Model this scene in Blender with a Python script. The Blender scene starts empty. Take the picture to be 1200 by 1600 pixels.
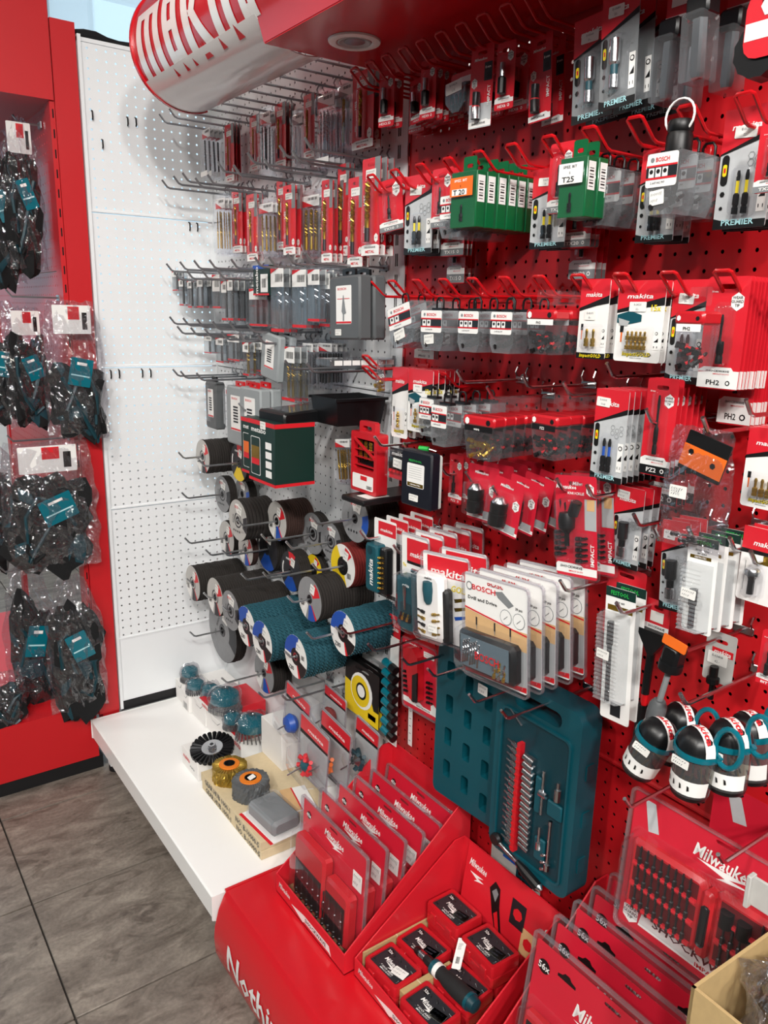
import bpy, bmesh, math, random
from mathutils import Matrix, Vector, noise, geometry
R = math.radians
rnd = random.Random(7)
sc = bpy.context.scene
col = sc.collection

# ------------------------------------------------------------------ camera
CAM = Vector((-1.05, -2.38, 1.465)); FPX = 1225.2
YAW, PITCH, ROLL = R(35.857), R(14.228), R(1.366)
cf = Vector((math.sin(YAW)*math.cos(PITCH), math.cos(YAW)*math.cos(PITCH), -math.sin(PITCH)))
cr0 = Vector((math.cos(YAW), -math.sin(YAW), 0)); cu0 = cr0.cross(cf)
cr = cr0*math.cos(ROLL) + cu0*math.sin(ROLL); cu = cu0*math.cos(ROLL) - cr0*math.sin(ROLL)
cam = bpy.data.cameras.new('camera'); cam.sensor_fit = 'VERTICAL'; cam.sensor_height = 36
cam.lens = FPX/1600*36; cam.clip_start = .02; cam.clip_end = 60
camo = bpy.data.objects.new('camera', cam); col.objects.link(camo)
camo.matrix_world = Matrix(((cr.x, cu.x, -cf.x, CAM.x), (cr.y, cu.y, -cf.y, CAM.y), (cr.z, cu.z, -cf.z, CAM.z), (0, 0, 0, 1)))
sc.camera = camo
# ------------------------------------------------------------------ world, exposure
wd = bpy.data.worlds.new('daylight'); sc.world = wd; wd.use_nodes = True
bg = wd.node_tree.nodes['Background']; bg.inputs[0].default_value = (.66, .84, .95, 1); bg.inputs[1].default_value = 1.35
sc.view_settings.view_transform = 'Standard'; sc.view_settings.look = 'None'
sc.view_settings.exposure = 0.0; sc.view_settings.gamma = 1; sc.view_settings.use_curve_mapping = False
sc.cycles.transparent_max_bounces = 32; sc.cycles.max_bounces = 8
FILL_POWER = 20.0
TRACK = (((-2.0), -4.3, 3.1, (-.1, -1.3, .9), 330), (-2.9, -3.9, 3.15, (-.2, -.5, .8), 250), (-1.5, -5.0, 3.15, (-.4, -.8, .6), 230), (-2.6, -2.2, 3.2, (-.1, -1.2, .9), 150))  # the last spot, nearer overhead, is an added fill lamp

# ------------------------------------------------------------------ pixels of the photograph to points on planes of the shop
def ray(px, py): return cr*((px-600)/FPX) + cu*(-(py-800)/FPX) + cf
def PX(px, py, x): d = ray(px, py); return CAM + d*((x-CAM.x)/d.x)
def PY(px, py, y): d = ray(px, py); return CAM + d*((y-CAM.y)/d.y)
def PZ(px, py, z): d = ray(px, py); return CAM + d*((z-CAM.z)/d.z)

# ------------------------------------------------------------------ materials
MATS = {}
def rgb(h): 
    h = h.lstrip('#'); return tuple(((int(h[i:i+2], 16)/255)**2.2) for i in (0, 2, 4)) + (1,)
def mat(name, hexcol, rough=.5, metal=0, noise_amt=.06, scale=40, bump=0, spec=.5, coat=0, emit=0, trans=0, alpha=1):
    if name in MATS: return MATS[name]
    m = bpy.data.materials.new(name); m.use_nodes = True; nt = m.node_tree; b = nt.nodes['Principled BSDF']
    c = rgb(hexcol)
    tc = nt.nodes.new('ShaderNodeTexCoord'); nz = nt.nodes.new('ShaderNodeTexNoise'); nz.inputs['Scale'].default_value = scale; nz.inputs['Detail'].default_value = 3
    nt.links.new(tc.outputs['Object'], nz.inputs['Vector'])
    rp = nt.nodes.new('ShaderNodeMix'); rp.data_type = 'RGBA'; rp.blend_type = 'MIX'
    rp.inputs[6].default_value = tuple(min(1, v*(1-noise_amt)) for v in c[:3]) + (1,); rp.inputs[7].default_value = tuple(min(1, v*(1+noise_amt)) for v in c[:3]) + (1,)
    nt.links.new(nz.outputs['Fac'], rp.inputs[0]); nt.links.new(rp.outputs[2], b.inputs['Base Color'])
    b.inputs['Roughness'].default_value = rough; b.inputs['Metallic'].default_value = metal
    b.inputs['Specular IOR Level'].default_value = spec; b.inputs['Coat Weight'].default_value = coat; b.inputs['Coat Roughness'].default_value = .1
    b.inputs['Transmission Weight'].default_value = trans; b.inputs['Alpha'].default_value = alpha
    if emit: b.inputs['Emission Color'].default_value = c; b.inputs['Emission Strength'].default_value = emit
    if bump:
        bp = nt.nodes.new('ShaderNodeBump'); bp.inputs['Strength'].default_value = bump; bp.inputs['Distance'].default_value = .002
        nt.links.new(nz.outputs['Fac'], bp.inputs['Height']); nt.links.new(bp.outputs['Normal'], b.inputs['Normal'])
    MATS[name] = m; return m
def clear(name, tint, opacity=.06, rough=.08, wrinkle=0, scale=30, gloss=0):
    m = bpy.data.materials.new(name); m.use_nodes = True; nt = m.node_tree; nt.nodes.remove(nt.nodes['Principled BSDF'])
    out = nt.nodes['Material Output']; tr = nt.nodes.new('ShaderNodeBsdfTransparent'); tr.inputs[0].default_value = rgb(tint)
    gl = nt.nodes.new('ShaderNodeBsdfGlossy'); gl.inputs['Roughness'].default_value = rough; gl.inputs[0].default_value = (.9, .92, .95, 1)
    df = nt.nodes.new('ShaderNodeBsdfDiffuse'); df.inputs[0].default_value = (.85, .87, .9, 1)
    fr = nt.nodes.new('ShaderNodeFresnel'); ge = nt.nodes.new('ShaderNodeNewGeometry'); io = nt.nodes.new('ShaderNodeMapRange'); io.inputs['To Min'].default_value = 1.36; io.inputs['To Max'].default_value = 1/1.36
    nt.links.new(ge.outputs['Backfacing'], io.inputs['Value']); nt.links.new(io.outputs[0], fr.inputs[0])   # thin sheet: same reflectance from both sides
    m1 = nt.nodes.new('ShaderNodeMixShader'); m1.inputs[0].default_value = opacity
    m2 = nt.nodes.new('ShaderNodeMixShader')
    nt.links.new(tr.outputs[0], m1.inputs[1]); nt.links.new(df.outputs[0], m1.inputs[2])
    ad = nt.nodes.new('ShaderNodeMath'); ad.operation = 'ADD'; ad.use_clamp = True; ad.inputs[1].default_value = gloss; nt.links.new(fr.outputs[0], ad.inputs[0]); nt.links.new(ad.outputs[0], m2.inputs[0]); nt.links.new(m1.outputs[0], m2.inputs[1]); nt.links.new(gl.outputs[0], m2.inputs[2])
    nt.links.new(m2.outputs[0], out.inputs[0])
    if wrinkle:
        tc = nt.nodes.new('ShaderNodeTexCoord'); nz = nt.nodes.new('ShaderNodeTexNoise'); nz.inputs['Scale'].default_value = scale; nz.inputs['Detail'].default_value = 2; nz.inputs['Distortion'].default_value = 1.5
        bp = nt.nodes.new('ShaderNodeBump'); bp.inputs['Strength'].default_value = wrinkle; bp.inputs['Distance'].default_value = .01
        nt.links.new(tc.outputs['Object'], nz.inputs['Vector']); nt.links.new(nz.outputs['Fac'], bp.inputs['Height'])
        nt.links.new(bp.outputs['Normal'], gl.inputs['Normal'])
    MATS[name] = m; return m

mat('red_paint', '#c11d24', .42, noise_amt=.04, scale=6, coat=.1)
mat('red_gloss', '#c41c26', .24, noise_amt=.03, scale=5, coat=.3)
mat('red_wire', '#c0161e', .3, coat=.3)
mat('white_paint', '#e9ecee', .35, noise_amt=.02, scale=8)
mat('white_gloss', '#f0f1f2', .12, noise_amt=.02, scale=8, coat=.4)
mat('white_shelf', '#f3f3f1', .3, noise_amt=.015, scale=8)
mat('white_vinyl', '#eceae8', .15, noise_amt=.02, coat=.4)
mat('shade_black', '#0b0b0c', .9)  # black standing in for the shade in slots and behind holes
mat('back_wall', '#d8d8d6', .8)
mat('wall_white', '#dddddb', .8, noise_amt=.03, scale=3)
mat('ceil_white', '#a8aaac', .9, noise_amt=.02, scale=3)
mat('chrome', '#c9cbce', .22, 1, noise_amt=.05)
mat('steel_wire', '#9a9da1', .34, .85, noise_amt=.1)
mat('wire_bright', '#b4b7ba', .3, .9, noise_amt=.06)
mat('dark_steel', '#4a4a4c', .35, .9, noise_amt=.1)
mat('kick_black', '#111114', .6)
mat('black_plastic', '#141517', .38, noise_amt=.1)
mat('black_rough', '#1a1a1b', .8, noise_amt=.2, scale=120, bump=.3)
mat('teal', '#0b4a55', .42, noise_amt=.05)
mat('teal_dark', '#08363f', .45, noise_amt=.05)
mat('teal_gloss', '#0e6574', .25, coat=.2)
mat('card_red', '#d02632', .35, noise_amt=.03, coat=.2)
mat('card_red2', '#ca2538', .35, noise_amt=.03, coat=.2)
mat('card_white', '#ebebe8', .45, noise_amt=.03)
mat('card_grey', '#a9acad', .4, noise_amt=.08, scale=60)
mat('card_silver', '#b9bdbf', .35, noise_amt=.1, scale=90)
mat('card_dark', '#1d2226', .4)
mat('card_black', '#131314', .45)
mat('card_midgrey', '#7c8082', .45)
mat('cyan_print', '#a5d6dc', .45)
mat('yellow_print', '#e5cf1c', .45)
mat('orange_print', '#e46a24', .45)
mat('gold', '#b08e3a', .3, .9, noise_amt=.12)
mat('gold_bit', '#c2a04c', .28, .9, noise_amt=.12)
mat('bit_dark', '#2a2a2c', .32, .8, noise_amt=.15)
mat('bit_black', '#151516', .4, .3)
mat('sticker', '#e9e9e4', .6, noise_amt=.03)
mat('ink', '#3a3d48', .7)
mat('red_print', '#cf202a', .45)
mat('blue_print', '#1d4fa8', .4)
mat('green_box', '#0b5c35', .3, coat=.2)
mat('green_print', '#27b24a', .5)
mat('green_dark', '#10302a', .45)
mat('kraft', '#b59a6c', .8, noise_amt=.1, scale=90)
mat('kraft_light', '#cdbb98', .8, noise_amt=.08, scale=90)
mat('paper_white', '#ebe9e6', .6, noise_amt=.03)
mat('wood_print', '#cfa878', .5, noise_amt=.1, scale=50)
mat('case_grey', '#55585a', .5, noise_amt=.05)
mat('case_midgrey', '#8e9496', .5, noise_amt=.05)
mat('abrasive', '#2a2624', .9, noise_amt=.35, scale=300, bump=.5)
mat('abrasive_brown', '#3a2722', .9, noise_amt=.35, scale=300, bump=.5)
mat('abrasive_red', '#6e201d', .9, noise_amt=.3, scale=300, bump=.5)
mat('flap_teal', '#21505c', .85, noise_amt=.3, scale=250, bump=.6)
mat('label_grey', '#86888a', .5, noise_amt=.12, scale=60)
mat('label_lightgrey', '#b5b4b0', .5, noise_amt=.12, scale=60)
mat('label_dark', '#2a2c30', .5)
mat('label_yellow', '#e3c21c', .5)
mat('fabric_black', '#0f1113', .9, noise_amt=.4, scale=70, bump=.4)
mat('fabric_teal', '#0f3a44', .8, noise_amt=.3, scale=70, bump=.4)
mat('lamp_white', '#e8e8e6', .4)
mat('fill_glow', '#fff6ea', .5, emit=FILL_POWER)
mat('wall_grey', '#77787a', .8, noise_amt=.03, scale=3)
mat('red_dark', '#5e1016', .5)
mat('blue_grey', '#5d6d76', .4)
mat('navy', '#10141f', .5)
mat('wire_steel', '#77787a', .4, .9, noise_amt=.3, scale=200)
mat('wire_brass', '#a98c3f', .4, .8, noise_amt=.3, scale=200)
mat('orange', '#e07a25', .45)
mat('translucent_red', '#bb2029', .3, coat=.2)
clear('clear_plastic', '#fbfbfc', .012, .05)
clear('clear_ridged', '#f2f4f5', .10, .12, wrinkle=.6, scale=60)
clear('clear_bag', '#f4f3f5', .015, .09, wrinkle=.6, scale=40, gloss=.10)
clear('clear_edge', '#f0eef2', .08, .1, gloss=.07)
clear('frost_plastic', '#dcdee0', .11, .2)
clear('smoke_plastic', '#e4e7e9', .05, .1)
clear('clear_box', '#eceef0', .035, .08)
clear('smoke_cup', '#b9b4a8', .06, .08)
clear('window_glass', '#f4f8fa', .0, .02)
def floor_mat():
    m = bpy.data.materials.new('stone_tile'); m.use_nodes = True; nt = m.node_tree; b = nt.nodes['Principled BSDF']; L = nt.links.new
    g = nt.nodes.new('ShaderNodeNewGeometry'); mp = nt.nodes.new('ShaderNodeMapping'); mp.inputs['Rotation'].default_value = (0, 0, R(-35)); mp.inputs['Scale'].default_value = (1, 2.2, 1)
    L(g.outputs['Position'], mp.inputs[0])
    n1 = nt.nodes.new('ShaderNodeTexNoise'); n1.inputs['Scale'].default_value = 7; n1.inputs['Detail'].default_value = 8; n1.inputs['Roughness'].default_value = .7; n1.inputs['Distortion'].default_value = .7; L(mp.outputs[0], n1.inputs['Vector'])
    n2 = nt.nodes.new('ShaderNodeTexNoise'); n2.inputs['Scale'].default_value = 120; n2.inputs['Detail'].default_value = 4; L(g.outputs['Position'], n2.inputs['Vector'])
    n3 = nt.nodes.new('ShaderNodeTexNoise'); n3.inputs['Scale'].default_value = 9; n3.inputs['Detail'].default_value = 3; n3.inputs['Distortion'].default_value = 1.2; L(mp.outputs[0], n3.inputs['Vector'])
    r1 = nt.nodes.new('ShaderNodeValToRGB'); e = r1.color_ramp.elements
    e[0].position = .33; e[0].color = rgb('#5a524b'); e[1].position = .66; e[1].color = rgb('#8b8379'); k = e.new(.5); k.color = rgb('#736b63'); L(n1.outputs['Fac'], r1.inputs[0])
    r3 = nt.nodes.new('ShaderNodeValToRGB'); e = r3.color_ramp.elements; e[0].position = .58; e[0].color = (1, 1, 1, 1); e[1].position = .66; e[1].color = (.66, .64, .63, 1); L(n3.outputs['Fac'], r3.inputs[0])
    mx = nt.nodes.new('ShaderNodeMix'); mx.data_type = 'RGBA'; mx.blend_type = 'MULTIPLY'; mx.inputs[0].default_value = 1; L(r1.outputs[0], mx.inputs[6]); L(r3.outputs[0], mx.inputs[7])
    m2 = nt.nodes.new('ShaderNodeMix'); m2.data_type = 'RGBA'; m2.blend_type = 'OVERLAY'; m2.inputs[0].default_value = .35; L(mx.outputs[2], m2.inputs[6]); L(n2.outputs['Fac'], m2.inputs[7])
    L(m2.outputs[2], b.inputs['Base Color']); b.inputs['Roughness'].default_value = .42
    bp = nt.nodes.new('ShaderNodeBump'); bp.inputs['Strength'].default_value = .25; bp.inputs['Distance'].default_value = .004; L(n1.outputs['Fac'], bp.inputs['Height']); L(bp.outputs[0], b.inputs['Normal'])
    MATS['stone_tile'] = m
floor_mat(); mat('grout', '#2e2a27', .9, bump=.2)

# ------------------------------------------------------------------ mesh builder
def rrect(w, h, r, n=3, cx=0, cz=0):
    r = min(r, w/2*.999, h/2*.999); o = []
    for sx, sz, a0 in ((1, 1, 0), (-1, 1, 90), (-1, -1, 180), (1, -1, 270)):
        for k in range(n+1):
            a = R(a0 + 90*k/n); o.append((cx + sx*(w/2-r) + r*math.cos(a), cz + sz*(h/2-r) + r*math.sin(a)))
    return o
def ngon(n, r, cx=0, cz=0, a0=0, sx=1): return [(cx + r*sx*math.cos(a0+2*math.pi*k/n), cz + r*math.sin(a0+2*math.pi*k/n)) for k in range(n)]
TXT = {}
def text_tris(s, bold):
    k = (s, bold)
    if k in TXT: return TXT[k]
    cu_ = bpy.data.curves.new('t', 'FONT'); cu_.body = s; cu_.size = 1; cu_.resolution_u = 2 if len(s) < 7 else 1; cu_.fill_mode = 'FRONT'; cu_.offset = .018 if bold else 0
    o = bpy.data.objects.new('t', cu_); me = bpy.data.meshes.new_from_object(o)
    v = [(p.co.x, p.co.y) for p in me.vertices]; f = [tuple(p.vertices) for p in me.polygons]
    bpy.data.objects.remove(o); bpy.data.curves.remove(cu_); bpy.data.meshes.remove(me)
    xs = [p[0] for p in v] or [0]; ys = [p[1] for p in v] or [0]
    TXT[k] = (v, f, min(xs), max(xs), min(ys), max(ys)); return TXT[k]
class MB:
    def __init__(s): s.v = []; s.f = []; s.m = []; s.sl = []
    def mi(s, m):
        if m not in s.sl: s.sl.append(m)
        return s.sl.index(m)
    def add(s, vs, fs, m):
        o = len(s.v); i = s.mi(m); s.v += [tuple(p) for p in vs]; s.f += [tuple(o+k for k in f) for f in fs]; s.m += [i]*len(fs); return s
    def merge(s, b, M=None):
        o = len(s.v); s.v += [tuple(M @ Vector(p)) for p in b.v] if M is not None else b.v
        mp = [s.mi(m) for m in b.sl]; s.f += [tuple(o+k for k in f) for f in b.f]; s.m += [mp[k] for k in b.m]; return s
    def xf(s, M): s.v = [tuple(M @ Vector(p)) for p in s.v]; return s
    def box(s, x0, x1, y0, y1, z0, z1, m):
        v = [(x, y, z) for z in (z0, z1) for y in (y0, y1) for x in (x0, x1)]
        return s.add(v, [(0, 2, 3, 1), (4, 5, 7, 6), (0, 1, 5, 4), (2, 6, 7, 3), (0, 4, 6, 2), (1, 3, 7, 5)], m)
    def bbox(s, x0, x1, y0, y1, z0, z1, m, b=.002):
        # box with chamfered edges in the xz outline and front
        o = [(x0+b, z0), (x1-b, z0), (x1, z0+b), (x1, z1-b), (x1-b, z1), (x0+b, z1), (x0, z1-b), (x0, z0+b)]
        cx, cz = (x0+x1)/2, (z0+z1)/2; n = 8
        def sh(p): return (cx+(p[0]-cx)*(1-b/max(1e-6, (x1-x0)/2)), cz+(p[1]-cz)*(1-b/max(1e-6, (z1-z0)/2)))
        rows = [[(sh(p)[0], y0, sh(p)[1]) for p in o], [(p[0], y0+b, p[1]) for p in o], [(p[0], y1-b, p[1]) for p in o], [(sh(p)[0], y1, sh(p)[1]) for p in o]]
        v = [p for r in rows for p in r]; f = [tuple(range(n))]
        for k in range(3):
            for i in range(n): f.append((k*n+i, (k+1)*n+i, (k+1)*n+(i+1) % n, k*n+(i+1) % n))
        f.append(tuple(reversed(range(3*n, 4*n)))); return s.add(v, f, m)
    def prism(s, out, y0, y1, m, mf=None, holes=()):
        # outline in xz, extruded along y (front is y0)
        n = len(out); v = [(x, y0, z) for x, z in out] + [(x, y1, z) for x, z in out]
        s.add(v, [(i, i+n, (i+1) % n+n, (i+1) % n) for i in range(n)], m)
        if not holes:
            s.add([(x, y0, z) for x, z in out], [tuple(range(n))], mf or m); s.add([(x, y1, z) for x, z in out], [tuple(reversed(range(n)))], m)
        else:
            loops = [out]+list(holes); pts = [p for l in loops for p in l]
            tri = geometry.tessellate_polygon([[Vector((p[0], p[1], 0)) for p in l] for l in loops])
            s.add([(x, y0, z) for x, z in pts], tri, mf or m); s.add([(x, y1, z) for x, z in pts], [tuple(reversed(t)) for t in tri], m)
            for h in holes:
                k = len(h); s.add([(x, y0, z) for x, z in h]+[(x, y1, z) for x, z in h], [(i, (i+1) % k, (i+1) % k+k, i+k) for i in range(k)], m)
        return s
    def flat(s, out, y, m): return s.add([(x, y, z) for x, z in out], [tuple(range(len(out)))], m)
    def rect(s, x0, x1, z0, z1, y, m): return s.flat([(x0, z0), (x1, z0), (x1, z1), (x0, z1)], y, m)
    def text(s, t, x, z, size, m, y=-.0012, bold=True, it=0, al='c', rot=0, w=None):
        v, f, x0, x1, y0, y1 = text_tris(t, bold); sc_ = size/max(.3, .72)
        sx = sc_ if w is None else w/max(.01, x1-x0)
        ox = {'c': (x0+x1)/2, 'l': x0, 'r': x1}[al]; c, si = math.cos(R(rot)), math.sin(R(rot)); P = []
        for a, b in v:
            p, q = (a-ox)*sx+it*b*sc_, (b-.36)*sc_; P.append((x+p*c-q*si, y, z+p*si+q*c))
        return s.add(P, f, m)
    def tube(s, path, r, m, n=6, cap=True):
        path = [Vector(p) for p in path]; k = len(path); rr = r if isinstance(r, (list, tuple)) else [r]*k; v = []; t0 = None
        for i, p in enumerate(path):
            d = (path[min(i+1, k-1)]-path[max(i-1, 0)]).normalized()
            if t0 is None: a = d.cross(Vector((0, 0, 1)) if abs(d.z) < .9 else Vector((1, 0, 0))).normalized()
            else: a = (t0-d*t0.dot(d)).normalized()
            t0 = a; b = d.cross(a)
            for j in range(n):
                g = 2*math.pi*j/n; v.append(p+(a*math.cos(g)+b*math.sin(g))*rr[i])
        f = [(i*n+j, i*n+(j+1) % n, (i+1)*n+(j+1) % n, (i+1)*n+j) for i in range(k-1) for j in range(n)]
        if cap: f += [tuple(reversed(range(n))), tuple(range((k-1)*n, k*n))]
        return s.add(v, f, m)
    def lathe(s, prof, m, n=16, M=None, ms=None, sc2=1):
        # profile of (radius, height) turned about z; ms may give a material for each band
        k = len(prof); v = [(r*math.cos(2*math.pi*j/n), r*math.sin(2*math.pi*j/n)*sc2, z) for r, z in prof for j in range(n)]
        if M is not None: v = [tuple(M @ Vector(p)) for p in v]
        o = len(s.v); s.v += v
        for i in range(k-1):
            q = s.mi(ms[i] if ms else m)
            for j in range(n):
                a, b, c, d = i*n+j, i*n+(j+1) % n, (i+1)*n+(j+1) % n, (i+1)*n+j
                if prof[i][0] < 1e-6 and prof[i+1][0] < 1e-6: continue
                s.f.append((o+a, o+b, o+c, o+d)); s.m.append(q)
        return s
    def mesh(s, name, smooth=35):
        me = bpy.data.meshes.new(name); me.from_pydata(s.v, [], s.f)
        for q in s.sl: me.materials.append(MATS[q])
        me.polygons.foreach_set('material_index', s.m)
        if smooth:
            me.polygons.foreach_set('use_smooth', [True]*len(s.f)); me.set_sharp_from_angle(angle=R(smooth))
        me.update(); return me
    def build(s, name, parent=None, loc=None, rot=None, smooth=35, label=None):
        o = bpy.data.objects.new(name, s.mesh(name, smooth)); col.objects.link(o); o.parent = parent
        if loc is not None: o.location = loc
        if rot is not None: o.rotation_euler = rot
        if label: o['label'] = label
        return o
def tag(o, label, cat, group=None, kind=None):
    if label: o['label'] = label
    if cat: o['category'] = cat
    if group: o['group'] = group
    if kind: o['kind'] = kind
    return o
def thing(name, label, cat, loc=(0, 0, 0), rz=0, group=None, rot=None):
    o = bpy.data.objects.new(name, None); o.empty_display_size = .02; col.objects.link(o); o.location = loc
    o.rotation_euler = rot if rot is not None else (0, 0, rz); return tag(o, label, cat, group)
def struct(o): o['kind'] = 'structure'; return o
def dup(o, parent=None):
    c = o.copy(); col.objects.link(c); c.parent = parent
    for ch in o.children: dup(ch, c)
    return c
FACE = R(-90)   # things on the long wall face the aisle (-x)

# ------------------------------------------------------------------ room shell
def shell(name, *boxes):
    b = MB()
    for q in boxes: b.box(*q)
    return struct(b.build(name))
GX, GY, TP = -.772, -.122, .4
fl = shell('floor', (-4.2, .6, -7.2, 3.4, -.05, -.006, 'grout'))
tl = MB(); w = TP/2-.0022; c = .0015
o8 = [(-w+c, -w), (w-c, -w), (w, -w+c), (w, w-c), (w-c, w), (-w+c, w), (-w, w-c), (-w, -w+c)]
tl.add([(x, y, -.006) for x, y in o8]+[(x, y, -.001) for x, y in o8]+[(x*.995, y*.995, 0) for x, y in o8], [(i, (i+1) % 8, (i+1) % 8+8, i+8) for i in range(8)]+[(i+8, (i+1) % 8+8, (i+1) % 8+16, i+16) for i in range(8)]+[tuple(range(16, 24))], 'stone_tile')
tm = tl.mesh('tile')
for i in range(-6, 3):
    for j in range(-18, 9):
        t = bpy.data.objects.new('tile', tm); col.objects.link(t); t.parent = fl; t.location = (GX+TP*(i+.5), GY+TP*(j+.5), 0)
shell('ceiling', (-4.2, .6, -7.2, 3.4, 3.5, 3.55, 'ceil_white'))
shell('wall_right', (.34, .4, -7.2, .28, 0, 3.5, 'wall_white'), (.34, .4, .28, 3.4, 0, .6, 'wall_white'))
b = MB(); t = .03; y0, y1 = .28, 3.3
for q in ((y0, y0+t, .6, 3.5), (y1-t, y1, .6, 3.5), (y0+t, y1-t, .6, .6+t), (y0+t, y1-t, 3.5-t, 3.5)): b.box(.35, .40, q[0], q[1], q[2], q[3], 'white_paint')
wn = struct(b.build('window_4')); MB().box(.37, .376, y0+t, y1-t, .6+t, 3.5-t, 'window_glass').build('pane', wn)
shell('wall_left', (-4.2, -4.1, -7.2, 3.4, 0, 3.5, 'wall_grey'))
shell('wall_rear', (-4.2, .4, -7.2, -7.1, 0, 3.5, 'wall_grey'))
shell('wall_far', (-4.2, .4, 3.3, 3.4, 0, .75, 'wall_white'), (-4.2, .4, 3.3, 3.4, 3.42, 3.5, 'wall_white'), (.1, .4, 3.3, 3.4, .75, 3.42, 'wall_white'))
for k in range(3):
    x0, x1 = -4.2+k*1.433, -4.2+(k+1)*1.433
    b = MB(); t = .035
    for q in ((x0, x0+t, .75, 3.42), (x1-t, x1, .75, 3.42), (x0+t, x1-t, .75, .75+t), (x0+t, x1-t, 3.42-t, 3.42)): b.box(q[0], q[1], 3.31, 3.37, q[2], q[3], 'case_midgrey')
    wn = struct(b.build('window_%d' % (k+1)))
    MB().box(x0+t, x1-t, 3.335, 3.341, .75+t, 3.42-t, 'window_glass').build('pane', wn)
def fill_panel(name, label, x, y, z, sx, sy, glow, group):
    t = thing(name, label, 'ceiling light', (x, y, z), 0, group); b = MB()
    for q in ((-sx-.02, sx+.02, -sy-.02, -sy), (-sx-.02, sx+.02, sy, sy+.02), (-sx-.02, -sx, -sy, sy), (sx, sx+.02, -sy, sy)): b.box(*q, -.015, .02, 'lamp_white')
    b.build('frame', t); MB().box(-sx, sx, -sy, sy, -.01, -.001, glow).build('diffuser', t)
    if z < 3.4:
        for s_ in (-1, 1): b = MB(); b.tube([(s_*sx*.8, 0, .02), (s_*sx*.8, 0, 3.5-z)], .002, 'chrome', 5); b.build('cable', t)
for lx, ly in ((-2.5, -1.2), (-2.5, .7), (-1.2, 1.9)): fill_panel('ceiling_fill', 'square white panel lamp added to the shop ceiling for fill light', lx, ly, 3.5, .3, .3, 'fill_glow', 'added fill panels in the ceiling')  # unseen panels added to give weak fill light
def track_spot(x, y, z, target, watt):
    t = thing('track_spot', 'black cylindrical track spot lamp under the ceiling aimed at the display wall', 'spot lamp', (x, y, z), 0, 'track spots in the rear of the shop'); d = (Vector(target)-Vector((x, y, z))).normalized(); M = d.to_track_quat('-Z', 'Y').to_matrix().to_4x4()
    b = MB(); b.lathe([(0, .2), (.11, .2), (.14, .16), (.14, 0), (.125, 0), (.12, .05), (0, .06)], 'black_plastic', 20, M); b.build('housing', t)
    b = MB(); b.tube([(0, 0, .12), (0, 0, 3.5-z)], .012, 'black_plastic', 8); b.build('stem', t)
    l = bpy.data.lights.new('track_spot_light', 'SPOT'); l.energy = watt; l.spot_size = R(62); l.spot_blend = .7; l.shadow_soft_size = .12; l.color = (1, .965, .92)
    o = bpy.data.objects.new('spot_light', l); col.objects.link(o); o.parent = t; o.matrix_local = Matrix.Translation(d*.02) @ M
for q in TRACK: track_spot(*q)
# ------------------------------------------------------------------ pegboards with real holes
PIT = .43/17
def peg_mesh(ncol, nrow, m, r=.0031, mx=.012, mz=0, depth=.0012, n=8):
    # local x to the right, z up from the bottom edge, front at y = 0
    b = MB(); h = PIT/2; q = b.mi(m)
    for i in range(ncol):
        for j in range(nrow):
            cx, cz = mx+PIT*(i+.5), mz+PIT*(j+.5); o = len(b.v)
            for k in range(n):
                a = 2*math.pi*k/n; u, w_ = math.cos(a), math.sin(a); s_ = h/max(abs(u), abs(w_)); b.v.append((cx+u*s_, 0, cz+w_*s_))
            for y in (0, depth):
                for k in range(n):
                    a = 2*math.pi*k/n; b.v.append((cx+r*math.cos(a), y, cz+r*math.sin(a)))
            for k in range(n):
                k2 = (k+1) % n
                b.f.append((o+k, o+k2, o+n+k2, o+n+k)); b.f.append((o+n+k, o+n+k2, o+2*n+k2, o+2*n+k)); b.m += [q, q]
    W, H = 2*mx+PIT*ncol, 2*mz+PIT*nrow
    b.rect(0, mx, 0, H, 0, m); b.rect(W-mx, W, 0, H, 0, m)
    # folded rim so that every sheet stands proud with a shadow joint
    b.add([(0, 0, 0), (W, 0, 0), (W, .012, 0), (0, .012, 0), (0, 0, H), (W, 0, H), (W, .012, H), (0, .012, H)], [(0, 3, 2, 1), (4, 5, 6, 7), (0, 4, 7, 3), (1, 2, 6, 5)], m)
    b.add([(0, -.0035, 0), (W, -.0035, 0), (W, -.0035, .004), (0, -.0035, .004), (0, 0, .007), (W, 0, .007), (0, .004, 0), (W, .004, 0)], [(0, 1, 2, 3), (3, 2, 5, 4), (0, 6, 7, 1)], m)
    return b, W, H
# end wall: three and a half perforated sheets between the slotted posts, plain sheet at the bottom
ew = tag(thing('end_panel', None, None, (0, 0, 0)), None, None); ew.name = 'wall_end'; struct(ew)
b, W, H = peg_mesh(14, 17, 'white_paint', mx=.0035)
em = b.mesh('perforated_sheet', 0)
for k in range(4):
    o = bpy.data.objects.new('perforated_sheet', em); col.objects.link(o); o.parent = ew; o.location = (-.366, 0, 2.15-.43*(k+1)+.0015); o.scale = (1, 1, .993)
b = MB(); b.box(-.366, -.004, .0, .012, .215, .433, 'white_paint'); b.build('plain_sheet', ew)
b = MB(); b.box(-.375, -.366, -.006, .03, .19, 2.165, 'white_paint'); b.build('edge_strip', ew)
b = MB(); b.box(-.375, 0, .0, .03, 2.15, 2.16, 'white_paint'); b.build('top_strip', ew)
b = MB(); b.box(-.006, .03, -.006, .03, .19, 2.16, 'white_paint'); b.build('corner_light_stop', ew)  # added to stop light leaking through the corner gap
b = MB(); b.box(-.372, -.002, -.004, .03, .185, .213, 'kick_black'); b.build('gap_strip', ew)
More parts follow.
